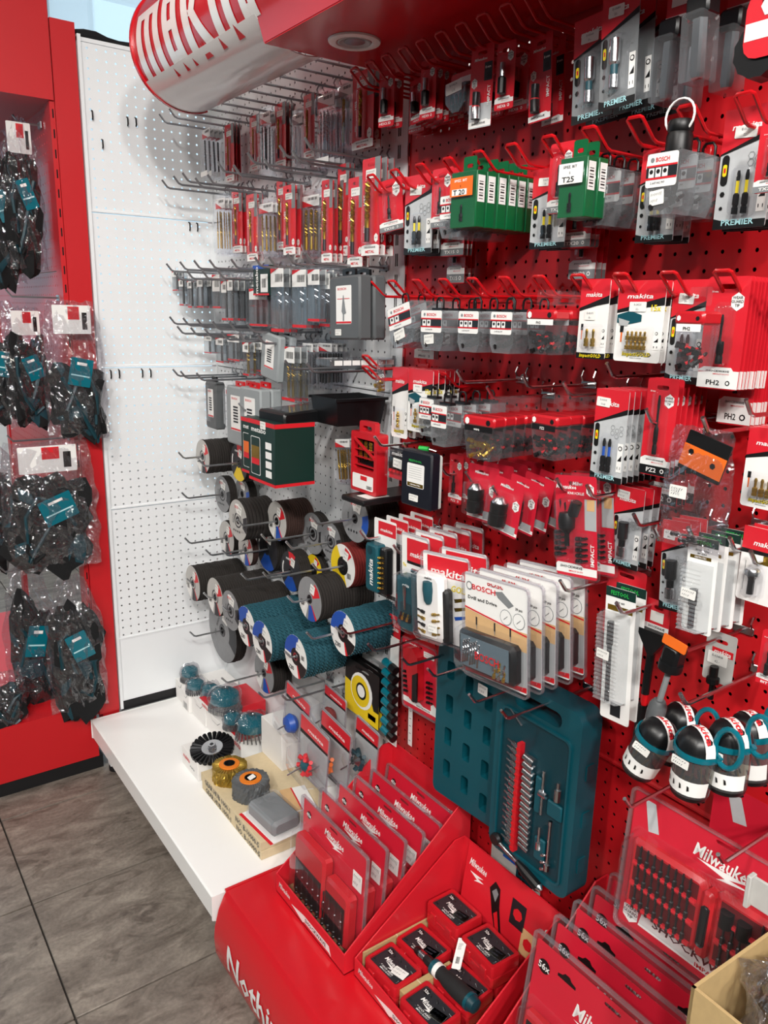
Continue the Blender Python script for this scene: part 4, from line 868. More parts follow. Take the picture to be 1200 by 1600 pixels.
def blob(w, h, dep, seed, m, n=18, k=14, amp=.22, m2=None, sq=.7):
    b = MB(); v = []
    for j in range(k+1):
        t = math.pi*j/k
        for i in range(n):
            a = 2*math.pi*i/n; q = Vector((math.sin(t)*math.cos(a), math.sin(t)*math.sin(a), math.cos(t))); q = Vector([math.copysign(abs(c)**sq, c) for c in q])
            s_ = 1+amp*noise.noise(q*1.7+Vector((seed*2.3, seed, 0)))*2+amp*.6*noise.noise(q*4+Vector((seed, 3, 1))); v.append((q.x*w/2*s_, q.y*dep/2*s_, q.z*h/2*s_))
    f = [(j*n+i, j*n+(i+1) % n, (j+1)*n+(i+1) % n, (j+1)*n+i) for j in range(k) for i in range(n)]
    b.v = v; b.f = f; a, c = b.mi(m), b.mi(m2 or m); r = random.Random(seed)
    for q in f:
        p = Vector(v[q[0]]); b.m.append(c if m2 and noise.noise(Vector((p.x*22+seed, p.y*22, p.z*22))) > .42 else a)
    return b
# ------------------------------------------------------------------ grinding and flap discs
def sector(b, r0, r1, a0, a1, y, m, k=None):
    k = k or max(2, int(abs(a1-a0)/15)); A = [R(a0+(a1-a0)*i/k) for i in range(k+1)]
    b.add([(r0*math.cos(a), y, r0*math.sin(a)) for a in A]+[(r1*math.cos(a), y, r1*math.sin(a)) for a in A], [(i, i+k+1, i+k+2, i+1) for i in range(k)], m)
DISC = {}
def d_disc(rad, th, style, full=True):
    key = (round(rad, 3), th, style)
    if key in DISC:
        c = DISC[key].copy(); col.objects.link(c)
        for ch in DISC[key].children:
            if ch.name.startswith(('abrasive', 'flaps')) or (full and not ch.name.startswith('price')): q = ch.copy(); col.objects.link(q); q.parent = c
        return c
    rt = thing('grinding_disc', '', 'disc')
    edge = {'flap': 'flap_teal', 'redpads': 'abrasive_red', 'brown': 'abrasive_brown'}.get(style, 'abrasive'); lab = {'grey': 'label_grey', 'lightgrey': 'label_lightgrey', 'dark': 'label_dark', 'yellow': 'label_yellow', 'flap': 'card_white', 'redpads': 'card_white', 'brown': 'label_lightgrey', 'blue': 'label_grey', 'big': 'label_grey', 'makita': 'label_grey', 'clear': 'label_lightgrey', 'darkblue': 'label_dark', 'darkyellow': 'label_dark'}[style]
    hr = rad*.20; b = MB()
    e_ = .94 if style == 'flap' else 1; b.lathe([(hr*.55, 0), (rad*.965*e_, 0), (rad*e_, th*.25), (rad*e_, th*.8), (rad*.965*e_, th), (hr*.55, th), (hr*.55, 0)], edge, 30, ROT_OUT)
    b.build('abrasive_body', rt)
    y = -th-.0004; b = MB(); ring = rad*(.985 if style != 'redpads' else .97)
    sector(b, hr, ring, 0, 360, y, lab, 36)
    if style == 'flap':
        sector(b, hr*1.9, ring, 75, 178, y-.0003, 'blue_print'); sector(b, hr*1.9, ring, 295, 345, y-.0003, 'card_black'); sector(b, hr*1.9, ring, 285, 295, y-.0003, 'red_print'); sector(b, hr, hr*2.0, 0, 360, y-.0004, 'card_black', 20)
        barcode(b, rad*.62, rad*.15, rad*.26, rad*.2, y-.0006); b.text('Z80', -rad*.38, -rad*.62, rad*.2, 'card_black', y-.0006)
    elif style in ('grey', 'blue', 'clear'):
        sector(b, hr*1.6, rad*.8, 80, 110, y-.0003, 'card_white'); sector(b, rad*.55, ring, 330, 380, y-.0003, 'blue_print' if style == 'blue' else 'label_dark'); b.text('BOSCH', 0, rad*.62, rad*.13, 'red_print', y-.0006, w=rad*.6); b.text('INOX', -rad*.5, 0, rad*.12, 'card_dark', y-.0006, rot=90)
        for k in range(4): b.flat(ngon(8, rad*.06, -rad*.45+rad*.2*k, -rad*.55), y-.0005, 'card_dark')
    elif style in ('lightgrey', 'brown', 'makita'):
        sector(b, hr*1.5, rad*.9, 20, 62, y-.0003, 'red_print'); sector(b, hr*1.5, ring, 200, 250, y-.0003, 'card_white') ; sector(b, hr*1.4, ring, 262, 300, y-.0003, 'blue_print' if style != 'lightgrey' else 'label_dark'); sector(b, hr*1.4, ring, 300, 308, y-.0003, 'red_print'); barcode(b, -rad*.6, -rad*.3, rad*.3, rad*.25, y-.0006)
    elif style in ('dark', 'darkblue', 'darkyellow'):
        sector(b, hr*1.6, ring, 60, 100, y-.0003, 'red_print'); sector(b, hr*1.4, ring, 230, 310, y-.0003, 'blue_print' if style == 'darkblue' else 'label_yellow' if style == 'darkyellow' else 'label_grey'); b.text('metabo', -rad*.05, rad*.62, rad*.14, 'card_white', y-.0006, w=rad*.7); sector(b, rad*.7, rad*.8, 150, 200, y-.0005, 'card_white')
    elif style in ('yellow', 'redpads'):
        sector(b, hr*1.5, ring, 120, 290, y-.0003, 'label_yellow'); sector(b, hr*1.5, rad*.9, 40, 78, y-.0004, 'red_print'); sector(b, hr, hr*2.1, 0, 360, y-.0005, 'card_black', 20); barcode(b, rad*.5, -rad*.35, rad*.3, rad*.25, y-.0006)
    elif style == 'big': sector(b, rad*.5, ring, 330, 390, y-.0003, 'label_dark'); b.text('BOSCH', -rad*.3, rad*.2, rad*.08, 'card_dark', y-.0006, rot=60); b.text('230', -rad*.5, -rad*.2, rad*.1, 'card_dark', y-.0006, rot=70)
    b.build('label', rt)
    if style == 'flap':
        b = MB(); n = 36
        for k in range(n):
            a = 2*math.pi*k/n; M = Matrix.Rotation(a, 4, 'Y') @ T3(rad*.84, 0, 0) @ Matrix.Rotation(R(38), 4, 'X')
            q = MB().box(-rad*.17, rad*.165, -.0014, .0014, -rad*.095, rad*.095, 'flap_teal'); q.xf(T3(0, 0, 0)); b.merge(q, T3(0, -th*.35, 0) @ M)
        o = b.build('flaps', rt); o['kind'] = 'stuff'
    b = MB(); b.lathe([(hr*.5, th*.3), (hr*.55, th+.0012), (hr*.95, th+.0014), (hr, th*.9), (hr*.55, th*.3)], 'chrome' if style in ('flap',) else 'dark_steel', 18, ROT_OUT); b.build('hub_ring', rt)
    if style in ('grey', 'lightgrey', 'dark', 'brown', 'darkblue', 'clear'):
        b = MB(); b.lathe([(hr, th+.0003), (hr*1.5, th+.0004), (hr*1.9, th+.0006)], 'label_dark', 18, ROT_OUT); b.build('depressed_centre', rt)
    DISC[key] = rt; return rt
def discs(px, py, hpx, d, n, th, style, label, step=None, spread=0, tilt=0, st=True, name='grinding_disc', tip=None):
    p = PX(px, py, -d); depth = (p-CAM).dot(cf); rad = hpx*depth/FPX/2; r = random.Random(int(px)); step = step or th+.0006; first = None
    for k in range(n):
        if d-step*k-th < .004: break
        o = d_disc(rad, th, style, k == 0); o.location = (-(d-th-step*k), p.y+spread*(r.random()-.5), p.z+spread*(r.random()-.5)); o.rotation_euler = (0, 0, FACE+R(tilt)); o.rotation_euler.rotate_axis('Y', R(360*r.random() if k else 0)); o.name = name
        tag(o, label, 'disc', label if n > 1 else None)
        if st and k == 0:
            pass
        if first is None: first = o
    if st:
        q = MB().prism(rrect(rad*.36, rad*.42, .001, 1), -.0003, 0, 'sticker'); scribble(q, 0, 0, rad*.36, rad*.42, -.0006, 2, int(px)); q.build('price_sticker', first, (rad*.25, -th-.0012, rad*.5), (0, R(15), 0))
    if tip:
        L = d+.02
        while L < .34:
            c_ = Vector((-L, p.y, p.z))-CAM; px_ = 600+FPX*c_.dot(cr)/c_.dot(cf)
            if px_ < tip+8: break
            L += .005
        hook('chrome', p.y, p.z, round(L, 3), 'bright steel hook through the middle of a stack of discs', 'hooks through the stacks of discs', 'wire_bright')
    return first, p, rad
# ------------------------------------------------------------------ hooks of the red bay
RH = 'red double-wire loop hook plugged into the red pegboard'
for i in range(10): hook('red', -1.004-.051*i, 1.885, .15, RH+', top row under the canopy', 'red loop hooks, top row')
for i in range(12): hook('red', -1.066-.075*i, 1.69, .15, RH+', row of green boxes', 'red loop hooks, row of the green boxes')
for i in range(12): hook('red', -1.066-.075*i, 1.497, .15, RH+', row of grey bit boxes', 'red loop hooks, row of the grey bit boxes')
for q in ((571, 561, .15), (571, 578, .17), (690, 588, .1)): hook_px('red', q[0], q[1], q[2], 'red loop hook beside the small bag of brass bits', 'red loop hooks beside the bag of brass bits')
CH = 'straight chrome prong hook on the red pegboard'
for px, py, L in ((714, 579, .16), (816, 586, .16), (880, 597, .17), (948, 567, .15), (1010, 639, .16), (1098, 652, .2), (1166, 624, .16), (761, 604, .15)): hook_px('chrome', px, py, L, CH+' among the red-lidded bit boxes', 'chrome hooks in the row of red-lidded boxes')
for px, py, L in ((585, 682, .18), (630, 692, .16), (652, 714, .17), (688, 727, .14), (728, 737, .16), (770, 760, .18), (870, 748, .17), (917, 758, .17), (990, 803, .14), (1021, 824, .16), (1075, 824, .18), (1140, 840, .15), (1173, 861, .15)): hook_px('chrome', px, py, L, CH+' in the row of chuck cards', 'chrome hooks in the row of chuck cards')
for px, py, L in ((563, 830, .2), (615, 852, .17), (875, 907, .2), (963, 942, .18), (1055, 1003, .17), (533, 980, .2), (575, 1006, .2), (628, 1028, .2), (668, 1045, .2), (733, 1085, .22), (783, 1110, .22), (1063, 1084, .2), (976, 1248, .22), (1122, 1335, .22)): hook_px('chrome', px, py, L, CH+' below the chuck cards', 'chrome hooks low on the red pegboard')
# ------------------------------------------------------------------ goods of the red bay
RC = 'red bit card with white badge, '
# top row
stack(d_sw, (595, 111, 614, 198), .115, RC+'footer HEX3.5, beside the slotted white post', 2, .02, yaw=10, code='HEX3.5', foot='card_red', sock=True)
stack(d_sw, (640, 138, 664, 207), .045, RC+'footer HEX2.5, lowest under the canopy', 4, .01, code='HEX2.5', foot='card_red')
stack(d_sw, (641, 124, 660, 193), .085, RC+'footer HEX3, tilted in the dim top row', 5, .012, tilt=-6, code='HEX3', foot='card_red', sock=True)
stack(d_sw, (659, 94, 680, 186), .105, RC+'footer HEX4, in a deep stack under the canopy', 6, .017, yaw=6, code='HEX4', foot='card_red', sock=True)
stack(d_pouch, (705, 113, 739, 178), .09, 'black pouch of sockets with red header and price 5,50', 1)
stack(d_impact, (737, 71, 768, 199), .105, 'red impact socket card with silver lower half under the canopy', 1, yaw=6, shiny=True)
stack(d_sw, (766, 105, 789, 182), .04, RC+'footer HEX5, half hidden in the top row', 2, .012, code='HEX5', foot='card_red', sock=True)
stack(d_sw, (777, 66, 803, 171), .1, RC+'footer HEX6, beside the impact socket cards', 1, yaw=6, code='HEX6', foot='card_red', sock=True)
stack(d_sw, (793, 74, 826, 176), .035, 'shaded red bit card, footer HEX6, hanging close to the pegboard', 2, .012, code='HEX6', foot='card_red', sock=True)
stack(d_impact, (826, 55, 860, 190), .075, 'red impact socket card with grey size panel, plain red lower half', 2, .03, tilt=-3)
stack(d_premier, (894, 24, 957, 188), .1, 'dark silver nut driver card hung lower, price E-03664', 2, .03, tilt=-3, holder=True, bitm='chrome', body='card_midgrey', price=(-.1, .20, ['E-03664', '21.-']))
stack(d_premier, (937, -12, 993, 168), .13, 'dark silver nut driver card cut by the canopy, price E-03680', 4, .03, tilt=-3, holder=True, bitm='chrome', body='card_midgrey', price=(-.1, .16, ['E-03680', '22.-']))
stack(d_hextube, (1037, -20, 1074, 163), .11, 'clear tube with long chrome socket under a red header, behind another tube', 2, .04, hv=.34)
stack(d_hextube, (1078, -60, 1120, 133), .14, 'widest clear tube with long chrome socket, hanging foremost', 1, hv=.34, tilt=-3)
stack(d_hextube, (1132, -40, 1172, 146), .08, 'smoky tube with long chrome socket beside the red disc pack', 1, hv=.36)
def d_holesaw(w, h):
    c = Card(w, h, 'card_red', name='hole_saw_pack', cat='hole saw', r=w*.3); c.R(-.48, .5, .46, .72, 'sticker'); c.b.flat(ngon(6, w*.2, 0, c.z(.25), 0), c.y-.0003, 'card_white'); r = c.done()
    b = MB(); n = 24; o = [(w*.5*(1+(.06 if k % 2 else 0))*math.cos(2*math.pi*k/n)-w*.2, w*.5*(1+(.06 if k % 2 else 0))*math.sin(2*math.pi*k/n)+c.z(.85)) for k in range(n)]; b.prism(o, .002, .03, 'black_plastic'); b.build('toothed_cup', r); return r
stack(d_holesaw, (1165, -20, 1240, 86), .16, 'round red hole saw pack with black toothed rim at the edge of the top row', 1)
# second row
stack(d_sw, (593, 280, 625, 362), .11, RC+'footer TX10, over the slotted white post', 5, .014, tilt=-6, yaw=6, code='TX10')
stack(d_premier, (633, 273, 676, 397), .105, 'silver bit card with footer PREMIER beside the TX15 cards', 4, .018, price=(-.1, .2, ['E-03270', '22.-']))
stack(d_sw, (701, 300, 729, 443), .045, RC+'longest TX15 card, reaching lowest', 3, .012, code='TX15', bitlen=.09)
stack(d_sw, (691, 290, 727, 400), .075, RC+'middle TX15 card', 3, .01, code='TX15', bitlen=.05)
stack(d_sw, (675, 263, 707, 356), .115, RC+'shortest TX15 card, nearest the aisle', 2, .014, code='TX15')
stack(d_boschbox, (712, 284, 748, 350), .13, 'clear bit box under the green T 20 box', 3, .036, jit=2)
stack(d_greenbox, (720, 250, 757, 337), .15, 'green bit box with orange and white T 20 label', 6, .0225, yaw=4, jit=1)
stack(d_premier, (831, 262, 886, 388), .1, 'silver bit card with footer PREMIER behind the TX20 cards', 3, .02, price=(-.12, .17, ['E-03276', '22.-']))
stack(d_sw, (894, 280, 936, 437), .045, RC+'longest TX20 card, reaching lowest', 3, .012, code='TX20', bitlen=.09)
stack(d_sw, (881, 262, 927, 387), .08, RC+'middle TX20 card', 3, .01, code='TX20', bitlen=.05)
stack(d_sw, (858, 223, 896, 333), .125, RC+'shortest TX20 card, nearest the aisle', 2, .014, code='TX20')
stack(d_greenbox, (890, 225, 930, 318), .15, 'green bit box with white T25 label', 2, .0225, yaw=4, code='T25', lab='card_white', jit=1)
stack(d_boschbox, (936, 240, 975, 328), .095, 'frosted bit box behind the green T25 box', 3, .03, jit=2)
stack(d_premier, (999, 232, 1058, 378), .095, 'silver bit card with footer PREMIER behind the box with the black socket', 3, .02, price=(-.15, .17, ['E-03311', '22.-']))
stack(d_boschbox, (1037, 211, 1090, 307), .14, 'frosted bit box behind the hanging black socket adapter', 3, .036, jit=2, price=True, codes=2)
stack(d_premier, (1124, 168, 1206, 356), .1, 'widest silver bit card with yellow-banded bits and price E-03361', 3, .018, price=(-.05, .2, ['E-03361', '22.-']))
stack(d_sw, (1183, 195, 1235, 300), .135, RC+'over the widest silver bit card', 1, code='TX25')
t = thing('socket_adapter', 'black impact socket adapter hanging by a white cable tie', 'socket', PX(1065, 188, -.152)+Vector((0, 0, 0)), FACE)
b = MB(); b.lathe([(0, 0), (.014, 0), (.0155, -.004), (.0155, -.012), (.0145, -.014), (.016, -.018), (.016, -.036), (.013, -.04), (.005, -.044), (.0042, -.047), (.0042, -.078), (.002, -.086), (0, -.086)], 'bit_black', 18); b.build('socket', t)
b = MB(); b.tube([(.02*math.cos(a), -.004, .004+.02*math.sin(a)) for a in [2*math.pi*k/18 for k in range(19)]], .0014, 'paper_white', 5); b.build('cable_tie', t)
# third row
stack(d_sw, (649, 480, 680, 561), .075, RC+'footer PH1, under the grey bit boxes', 2, .014, code='PH1', foot='card_white')
stack(d_boschbox, (625, 457, 664, 520), .13, 'frosted bit box tilted on its hook, white price label', 3, .037, tilt=-14, jit=2, price=True)
stack(d_boschbox, (681, 463, 717, 526), .13, 'frosted bit box hanging straight, white price label', 3, .037, jit=2, price=True)
stack(d_boschbox, (740, 463, 775, 527), .13, 'frosted bit box with three white code squares, long bits inside', 3, .037, jit=2, codes=2)
stack(d_boschbox, (791, 463, 828, 528), .13, 'frosted bit box with three white code squares beside the red-lidded box', 3, .037, jit=2, codes=2)
stack(d_redlid, (844, 456, 890, 526), .14, 'clear bit box with red lid and white PH2 strip beside the grey boxes', 3, .034, jit=2)
stack(d_gold, (905, 436, 950, 561), .13, 'narrow white gold-bit card with black foot and two gold bits', 3, .02, cols=2, rows=1, foot='black', price=(-.1, .45, ['B-42371', '8.-']))
stack(d_gold, (963, 438, 1036, 566), .125, 'wide white gold-bit card marked 15x with ten gold bits', 6, .013, tag_='15x', drillpic=True, price=(-.05, .32, ['B-28525', '22.-']))
stack(d_premier, (1046, 437, 1102, 600), .11, 'silver bit card with red-banded bits behind the PH2 box', 3, .018, band='red_print', price=(-.1, .18, ['E-03167', '24.-']))
stack(d_sw, (1133, 440, 1187, 666), .05, 'longer red PH2 bit card hanging close to the pegboard', 5, .009, code='PH2', foot='card_white', bitlen=.12)
stack(d_sw, (1098, 432, 1163, 609), .125, 'large red PH2 bit card, in the thick stack', 9, .008, code='PH2', foot='card_white', bitlen=.06, jit=2)
stack(d_redlid, (1083, 452, 1127, 545), .165, 'clear bit box with red lid, PH2 strip and price 64', 1, code='PH2', dep=.036)
# fourth row
t = thing('bag_of_bits', 'small clear bag of brass bits on a red loop hook', 'bag', PX(595, 563, -.15), FACE)
bagmesh(.026, .07, .014, 3, gather=.5, amp=.002, nx=8, nz=10).build('bag', t)
for k in range(9): b = MB(); bit(b, 0, .007, .014, .0028, 'gold_bit', 0); b.build('bit', t, (rnd.uniform(-.008, .008), rnd.uniform(-.003, .003), -.058+.002*k), (R(rnd.uniform(0, 180)), R(90), R(rnd.uniform(0, 180))))
stack(d_gold, (613, 574, 638, 684), .105, 'narrow white card with one long row of gold bits over the slotted post', 3, .02, cols=1, rows=3)
stack(d_gold, (638, 577, 676, 676), .115, 'white gold-bit card marked 12x with price label', 6, .013, cols=2, rows=2, tag_='12x', drillpic=True, price=(-.1, .3, ['B-49373', '12.-']))
stack(d_premier, (659, 600, 695, 692), .045, 'silver PREMIER card hidden behind the 12x gold card', 2, .014)
stack(d_sw, (641, 605, 657, 688), .06, RC+'footer PZ1, peeping out below the 12x gold card', 2, .014, code='PZ1', foot='card_black')
stack(d_boschbox, (677, 601, 702, 660), .1, 'frosted bit box beside the 12x gold card', 2, .036, jit=2, codes=2)
stack(d_boschbox, (697, 610, 724, 674), .14, 'frosted bit box beside the box of brass bits', 4, .034, jit=2)
stack(d_redlid, (745, 624, 789, 692), .15, 'red-lidded box of brass bits with black and green label', 1, m='gold_bit', code='wera', strip='card_black', yaw=6)
stack(d_redlid, (771, 623, 806, 688), .125, 'red-lidded box of black bits in the middle of its row', 4, .024, code='PZ2', strip='card_black', jit=2, yaw=6)
stack(d_redlid, (851, 620, 893, 689), .145, 'red-lidded bit box with black PZ2 strip beside the tall silver cards', 4, .028, code='PZ2', strip='card_black', jit=2)
stack(d_premier, (927, 608, 978, 754), .14, 'tall silver bit card with blue-banded bits and hexagon pattern', 7, .013, band='blue_print', jit=2, price=(-.25, .14, ['E-03305', '13,50']))
stack(d_sw, (1020, 612, 1067, 791), .06, 'lower red PZ2 bit card with black foot', 4, .012, code='PZ2', foot='card_black', bitlen=.1)
stack(d_sw, (1006, 591, 1054, 745), .13, 'upper red PZ2 bit card with black foot, above the other PZ2 cards', 6, .013, code='PZ2', foot='card_black', bitlen=.08, jit=2)
t = thing('bag_with_orange_card', 'large clear bag with orange and black card and loose bits', 'bag', PX(1100, 668, -.175), FACE)
bagmesh(.095, .155, .02, 5, gather=.8, amp=.003).build('bag', t)
b = MB(); b.prism(rrect(.06, .05, .002), -.001, .001, 'card_black'); b.rect(-.03, .03, -.02, .008, -.0015, 'orange_print'); b.flat(ngon(6, .004, -.018, 0), -.002, 'card_black'); b.flat(ngon(6, .004, .015, -.006), -.002, 'card_black'); b.build('orange_card', t, (.008, -.004, -.035), (0, R(14), 0))
b = MB(); b.prism(rrect(.024, .016, .001), -.0005, 0, 'sticker'); scribble(b, 0, 0, .024, .016, -.0008, 3, 4); b.build('price_sticker', t, (-.016, -.014, -.082), (0, 0, 0))
for k in range(3): b = MB(); bit(b, 0, .013, .026, .0034, 'chrome', 0); b.build('bit', t, (-.012+.012*k, -.004, -.138-.006*(k % 2)), (0, R(84), 0))
stack(d_gold, (1163, 668, 1232, 797), .1, 'white gold-bit card with drill picture beside the clear bag', 3, .015, cols=3, rows=1)
# fifth row
stack(d_socketcase, (609, 702, 644, 750), .12, 'black and red blister of five small sockets above the slotted post', 2, .022)
stack(d_darkcase, (646, 703, 691, 790), .15, 'dark navy bit case with pale label and green screwdriver on top', 1, yaw=3)
t = thing('mini_screwdriver', 'small green screwdriver lying on top of the dark bit case', 'screwdriver', PX(664, 701, -.137), FACE, rot=(0, R(0), FACE+R(25)))
b = MB(); b.tube([(-.012, 0, 0), (.008, 0, 0)], .0045, 'green_print', 8); b.build('handle', t); b = MB(); b.tube([(.008, 0, 0), (.024, 0, -.003)], .0012, 'chrome', 6); b.build('blade', t)
stack(d_sw, (702, 710, 723, 787), .1, RC+'narrow card beside the dark bit case', 3, .016, code='PZ3', foot='card_red')
stack(d_chuck, (732, 727, 777, 815), .13, 'red card with black keyless chuck, hanging straight', 4, .034, yaw=2)
stack(d_chuck, (772, 749, 816, 837), .165, 'red card with black keyless chuck, tilted', 4, .034, tilt=7, yaw=2)
stack(d_knuckle, (862, 742, 926, 900), .145, 'large red card with black angled driver and ten bits', 2, .036, tilt=-7)
stack(d_premier, (957, 760, 1003, 888), .105, 'silver PREMIER card with a black bit holder', 3, .02, holder=True, price=(-.2, .1, None))
stack(d_premier, (1029, 812, 1073, 955), .135, 'silver PREMIER card with a steel bit holder and price 34.-', 3, .02, holder=True, bitm='dark_steel', tilt=-4, price=(-.22, .16, ['E-03384', '34.-']))
stack(d_festool, (1068, 838, 1116, 990), .165, 'white blister with dark green top and ridged clear bubble', 4, .024, jit=2, tilt=-2)
stack(d_screwcard, (1155, 825, 1222, 945), .12, 'cream card with chrome countersink bit and red top', 2, .02)
stack(d_plate, (945, 886, 1006, 1000), .09, 'red and wood printed card behind the long white blister', 1)
stack(d_longblister, (938, 917, 985, 1128), .135, 'long white blister with one long black bit and green top', 2, .025, tilt=-3)
# sets at the left end of the sixth row
stack(d_makitateal, (584, 812, 618, 932), .15, 'white card with teal bit holder and black rail', 4, .031, jit=2, tilt=-2)
stack(d_makitakey, (626, 835, 668, 986), .17, 'white blister with teal key-shaped bit holder', 5, .034, jit=2, tilt=-3)
stack(d_makitawhite, (662, 865, 725, 1002), .21, 'clear pack with white bit cassette and teal handle', 2, .042, tilt=-5, yaw=6)
stack(d_drillset, (717, 903, 822, 1070), .235, 'clear drill set pack with wood print and black case', 5, .031, jit=2, tilt=-5)
# lower left strip of bit clips
p = PX(617, 1028, -.05)
t = thing('clip_strip', 'strip of eight teal clips with black sockets beside the red knife pack', 'clip strip', p, FACE)
b = MB(); b.box(-.016, .016, -.002, 0, -.22, .05, 'card_white'); b.build('strip', t)
for k in range(8):
    z = -.012-.0245*k; b = MB(); b.tube([(-.02, -.014, z), (.004, -.014, z-.004)], .0095, 'teal_gloss', 10); b.build('clip', t); b = MB(); b.tube([(.004, -.014, z-.004), (.006, -.014, z-.0044), (.024, -.014, z-.008)], [.008, .0105, .0105], 'black_plastic', 10); b.build('socket', t)
def d_knife(w, h):
    c = Card(w, h, 'card_red2', name='folding_knife_pack', cat='knife pack', slotw=w*.2); c.P([(-.5, .86), (0, .86), (.1, .89), (.4, .89), (.5, .86), (.5, .94), (-.5, .94)], 'card_white'); c.Tx('SHOCKWAVE', .1, .915, .022, 'card_black', w=w*.4); c.Tx('Milwaukee', -.2, .06, .03, 'card_white', it=.2, w=w*.4); hexbadge(c.b, c.x(.4), c.z(.85), w*.1, c.y-.0004, ('', '', '')); r = c.done()
    b = MB(); o = [(-w*.3, c.z(.10)), (-.02*w, c.z(.06)), (w*.14, c.z(.16)), (w*.12, c.z(.78)), (0, c.z(.82)), (-w*.12, c.z(.78)), (-w*.2, c.z(.35))]; b.prism(list(reversed(o)), -.02, -.002, 'translucent_red'); b.prism(list(reversed([(w*.02, c.z(.42)), (w*.16, c.z(.36)), (w*.14, c.z(.78)), (0, c.z(.8))])), -.0235, -.02, 'black_plastic'); b.build('knife', r)
    for k in range(5):
        for s in (-1, 1): b = MB(); bit(b, 0, .01, .02, .0032, 'bit_dark', 0); b.build('bit', r, (s*w*.34, -.006, c.z(.48+.07*k)), (0, R(80), 0))
    part(r, 'blister', lambda b: clam(b, w*1.04, h*1.02)); sticker(r, w*.3, c.z(.12), w*.3, h*.08, -.003); return r
stack(d_knife, (627, 1003, 681, 1112), .06, 'red pack with folding knife and loose bits', 1, tilt=-4)
stack(d_plate, (608, 962, 626, 1002), .045, 'small red card above the teal clip strip', 1, lines=(('makita', 0, .5, .15, 'card_white'),))
p = PX(642, 1104, -.02); t = thing('paper_strip', 'long white printed paper strip below the knife pack', 'paper strip', p, FACE)
b = MB(); b.prism([(-.006, -.10), (.009, -.10), (.007, .002), (-.008, 0)], -.0006, 0, 'paper_white'); b.build('strip', t)
b = MB()
for k in range(5): b.rect(-.003, .004, -.012-.019*k, -.0105-.019*k, -.001, 'ink')
b.build('marks', t)
# ------------------------------------------------------------------ teal socket set, open
yL, yR, z0, z1 = -1.452, -1.640, .505, .835
t = thing('socket_set', 'large open teal case of chrome sockets hanging by its handle', 'tool set', (-.06, -1.545, .84), FACE)
W, H = .196, .355; zt = 0
b = MB(); b.prism(rrect(W, H, .022, 4, 0, -H/2), -.05, 0, 'teal', holes=[rrect(W*.56, .028, .012, 3, 0, -.03)]); body = b.build('case_body', t)
b = MB(); o = rrect(W*.84, H*.80, .014, 3, 0, -H*.55); i_ = rrect(W*.80, H*.775, .012, 3, 0, -H*.55); n = len(o)
b.add([(x, -.054, z) for x, z in o]+[(x, -.054, z) for x, z in i_]+[(x, -.05, z) for x, z in i_]+[(x, -.05, z) for x, z in o], [(k, (k+1) % n, (k+1) % n+n, k+n) for k in range(n)]+[(k+n, (k+1) % n+n, (k+1) % n+2*n, k+2*n) for k in range(n)]+[(k+3*n, (k+1) % n+3*n, (k+1) % n, k) for k in range(n)], 'teal'); b.build('raised_rim', body)
b = MB(); b.prism(rrect(W*.80, H*.775, .012, 3, 0, -H*.55), -.0505, -.0495, 'teal_dark'); b.build('tray', body)
for sx, zz in ((1, -.11), (1, -.2), (1, -.29)): b = MB(); b.box(W*.47, W*.51, -.03, -.012, zz-.014, zz+.014, 'teal'); b.build('latch', body)
b = MB(); b.box(-.030, -.022, -.062, -.05, -.325, -.105, 'translucent_red')
for k in range(17): b.box(-.0312, -.0208, -.063, -.061, -.12-.0125*k, -.116-.0125*k, 'red_wire')
b.build('red_rail', t)
for k in range(16):
    zz = -.112-.0132*k; b = MB(); b.tube([(0, 0, 0), (.012, 0, 0), (.0125, 0, 0), (.027, 0, 0)], [.0018, .0022, .0046, .0046], 'chrome', 8); b.build('bit_socket', t, (-.058, -.057, zz), (0, R(10), 0))
for k in range(15):
    r_ = .0092-.00033*k; zz = -.125-.0143*k+.00012*k*k; b = MB(); b.tube([(0, 0, 0), (.011, 0, 0), (.0115, 0, 0), (.024, 0, 0)], [r_*.85, r_*.85, r_, r_], 'chrome', 12); b.build('socket', t, (-.014, -.057, zz), (0, R(8), 0))
b = MB(); b.tube([(0, 0, 0), (0, 0, -.085)], .0026, 'chrome', 8); b.tube([(-.007, 0, -.045), (.009, 0, -.045)], .0055, 'chrome', 8); b.build('extension_bar', t, (.033, -.058, -.13))
b = MB(); b.tube([(0, 0, 0), (0, 0, -.008), (0, 0, -.009), (0, 0, -.085), (0, 0, -.086), (0, 0, -.098)], [.0035, .0035, .0026, .0026, .0055, .0055], 'chrome', 8); b.build('extension_bar', t, (.056, -.058, -.215))
b = MB(); b.tube([(0, 0, 0), (0, 0, -.03), (.0, 0, -.031), (0, 0, -.045)], [.0026, .0026, .0045, .0045], 'chrome', 8); b.build('adapter', t, (.033, -.058, -.24))
b = MB(); b.tube([(0, 0, 0), (0, 0, -.012), (0, 0, -.013), (0, 0, -.035)], [.003, .003, .006, .006], 'chrome', 8); b.build('universal_joint', t, (.066, -.058, -.135))
for k in range(3): b = MB(); bit(b, 0, .01, .02, .003, 'chrome', 0); b.build('bit', t, (.05, -.057, -.315+.014*k), (0, R(60), 0))
b = MB(); b.tube([(0, 0, 0), (.05, 0, -.012), (.055, 0, -.0135), (.105, 0, -.028), (.112, 0, -.031)], [.004, .0035, .0065, .0085, .004], 'chrome', 10); b.lathe([(0, -.006), (.0105, -.006), (.0125, 0), (.0105, .006), (0, .006)], 'dark_steel', 16, T3(-.006, 0, .002) @ ROT_OUT); b.build('ratchet', t, (-.062, -.06, -.328))
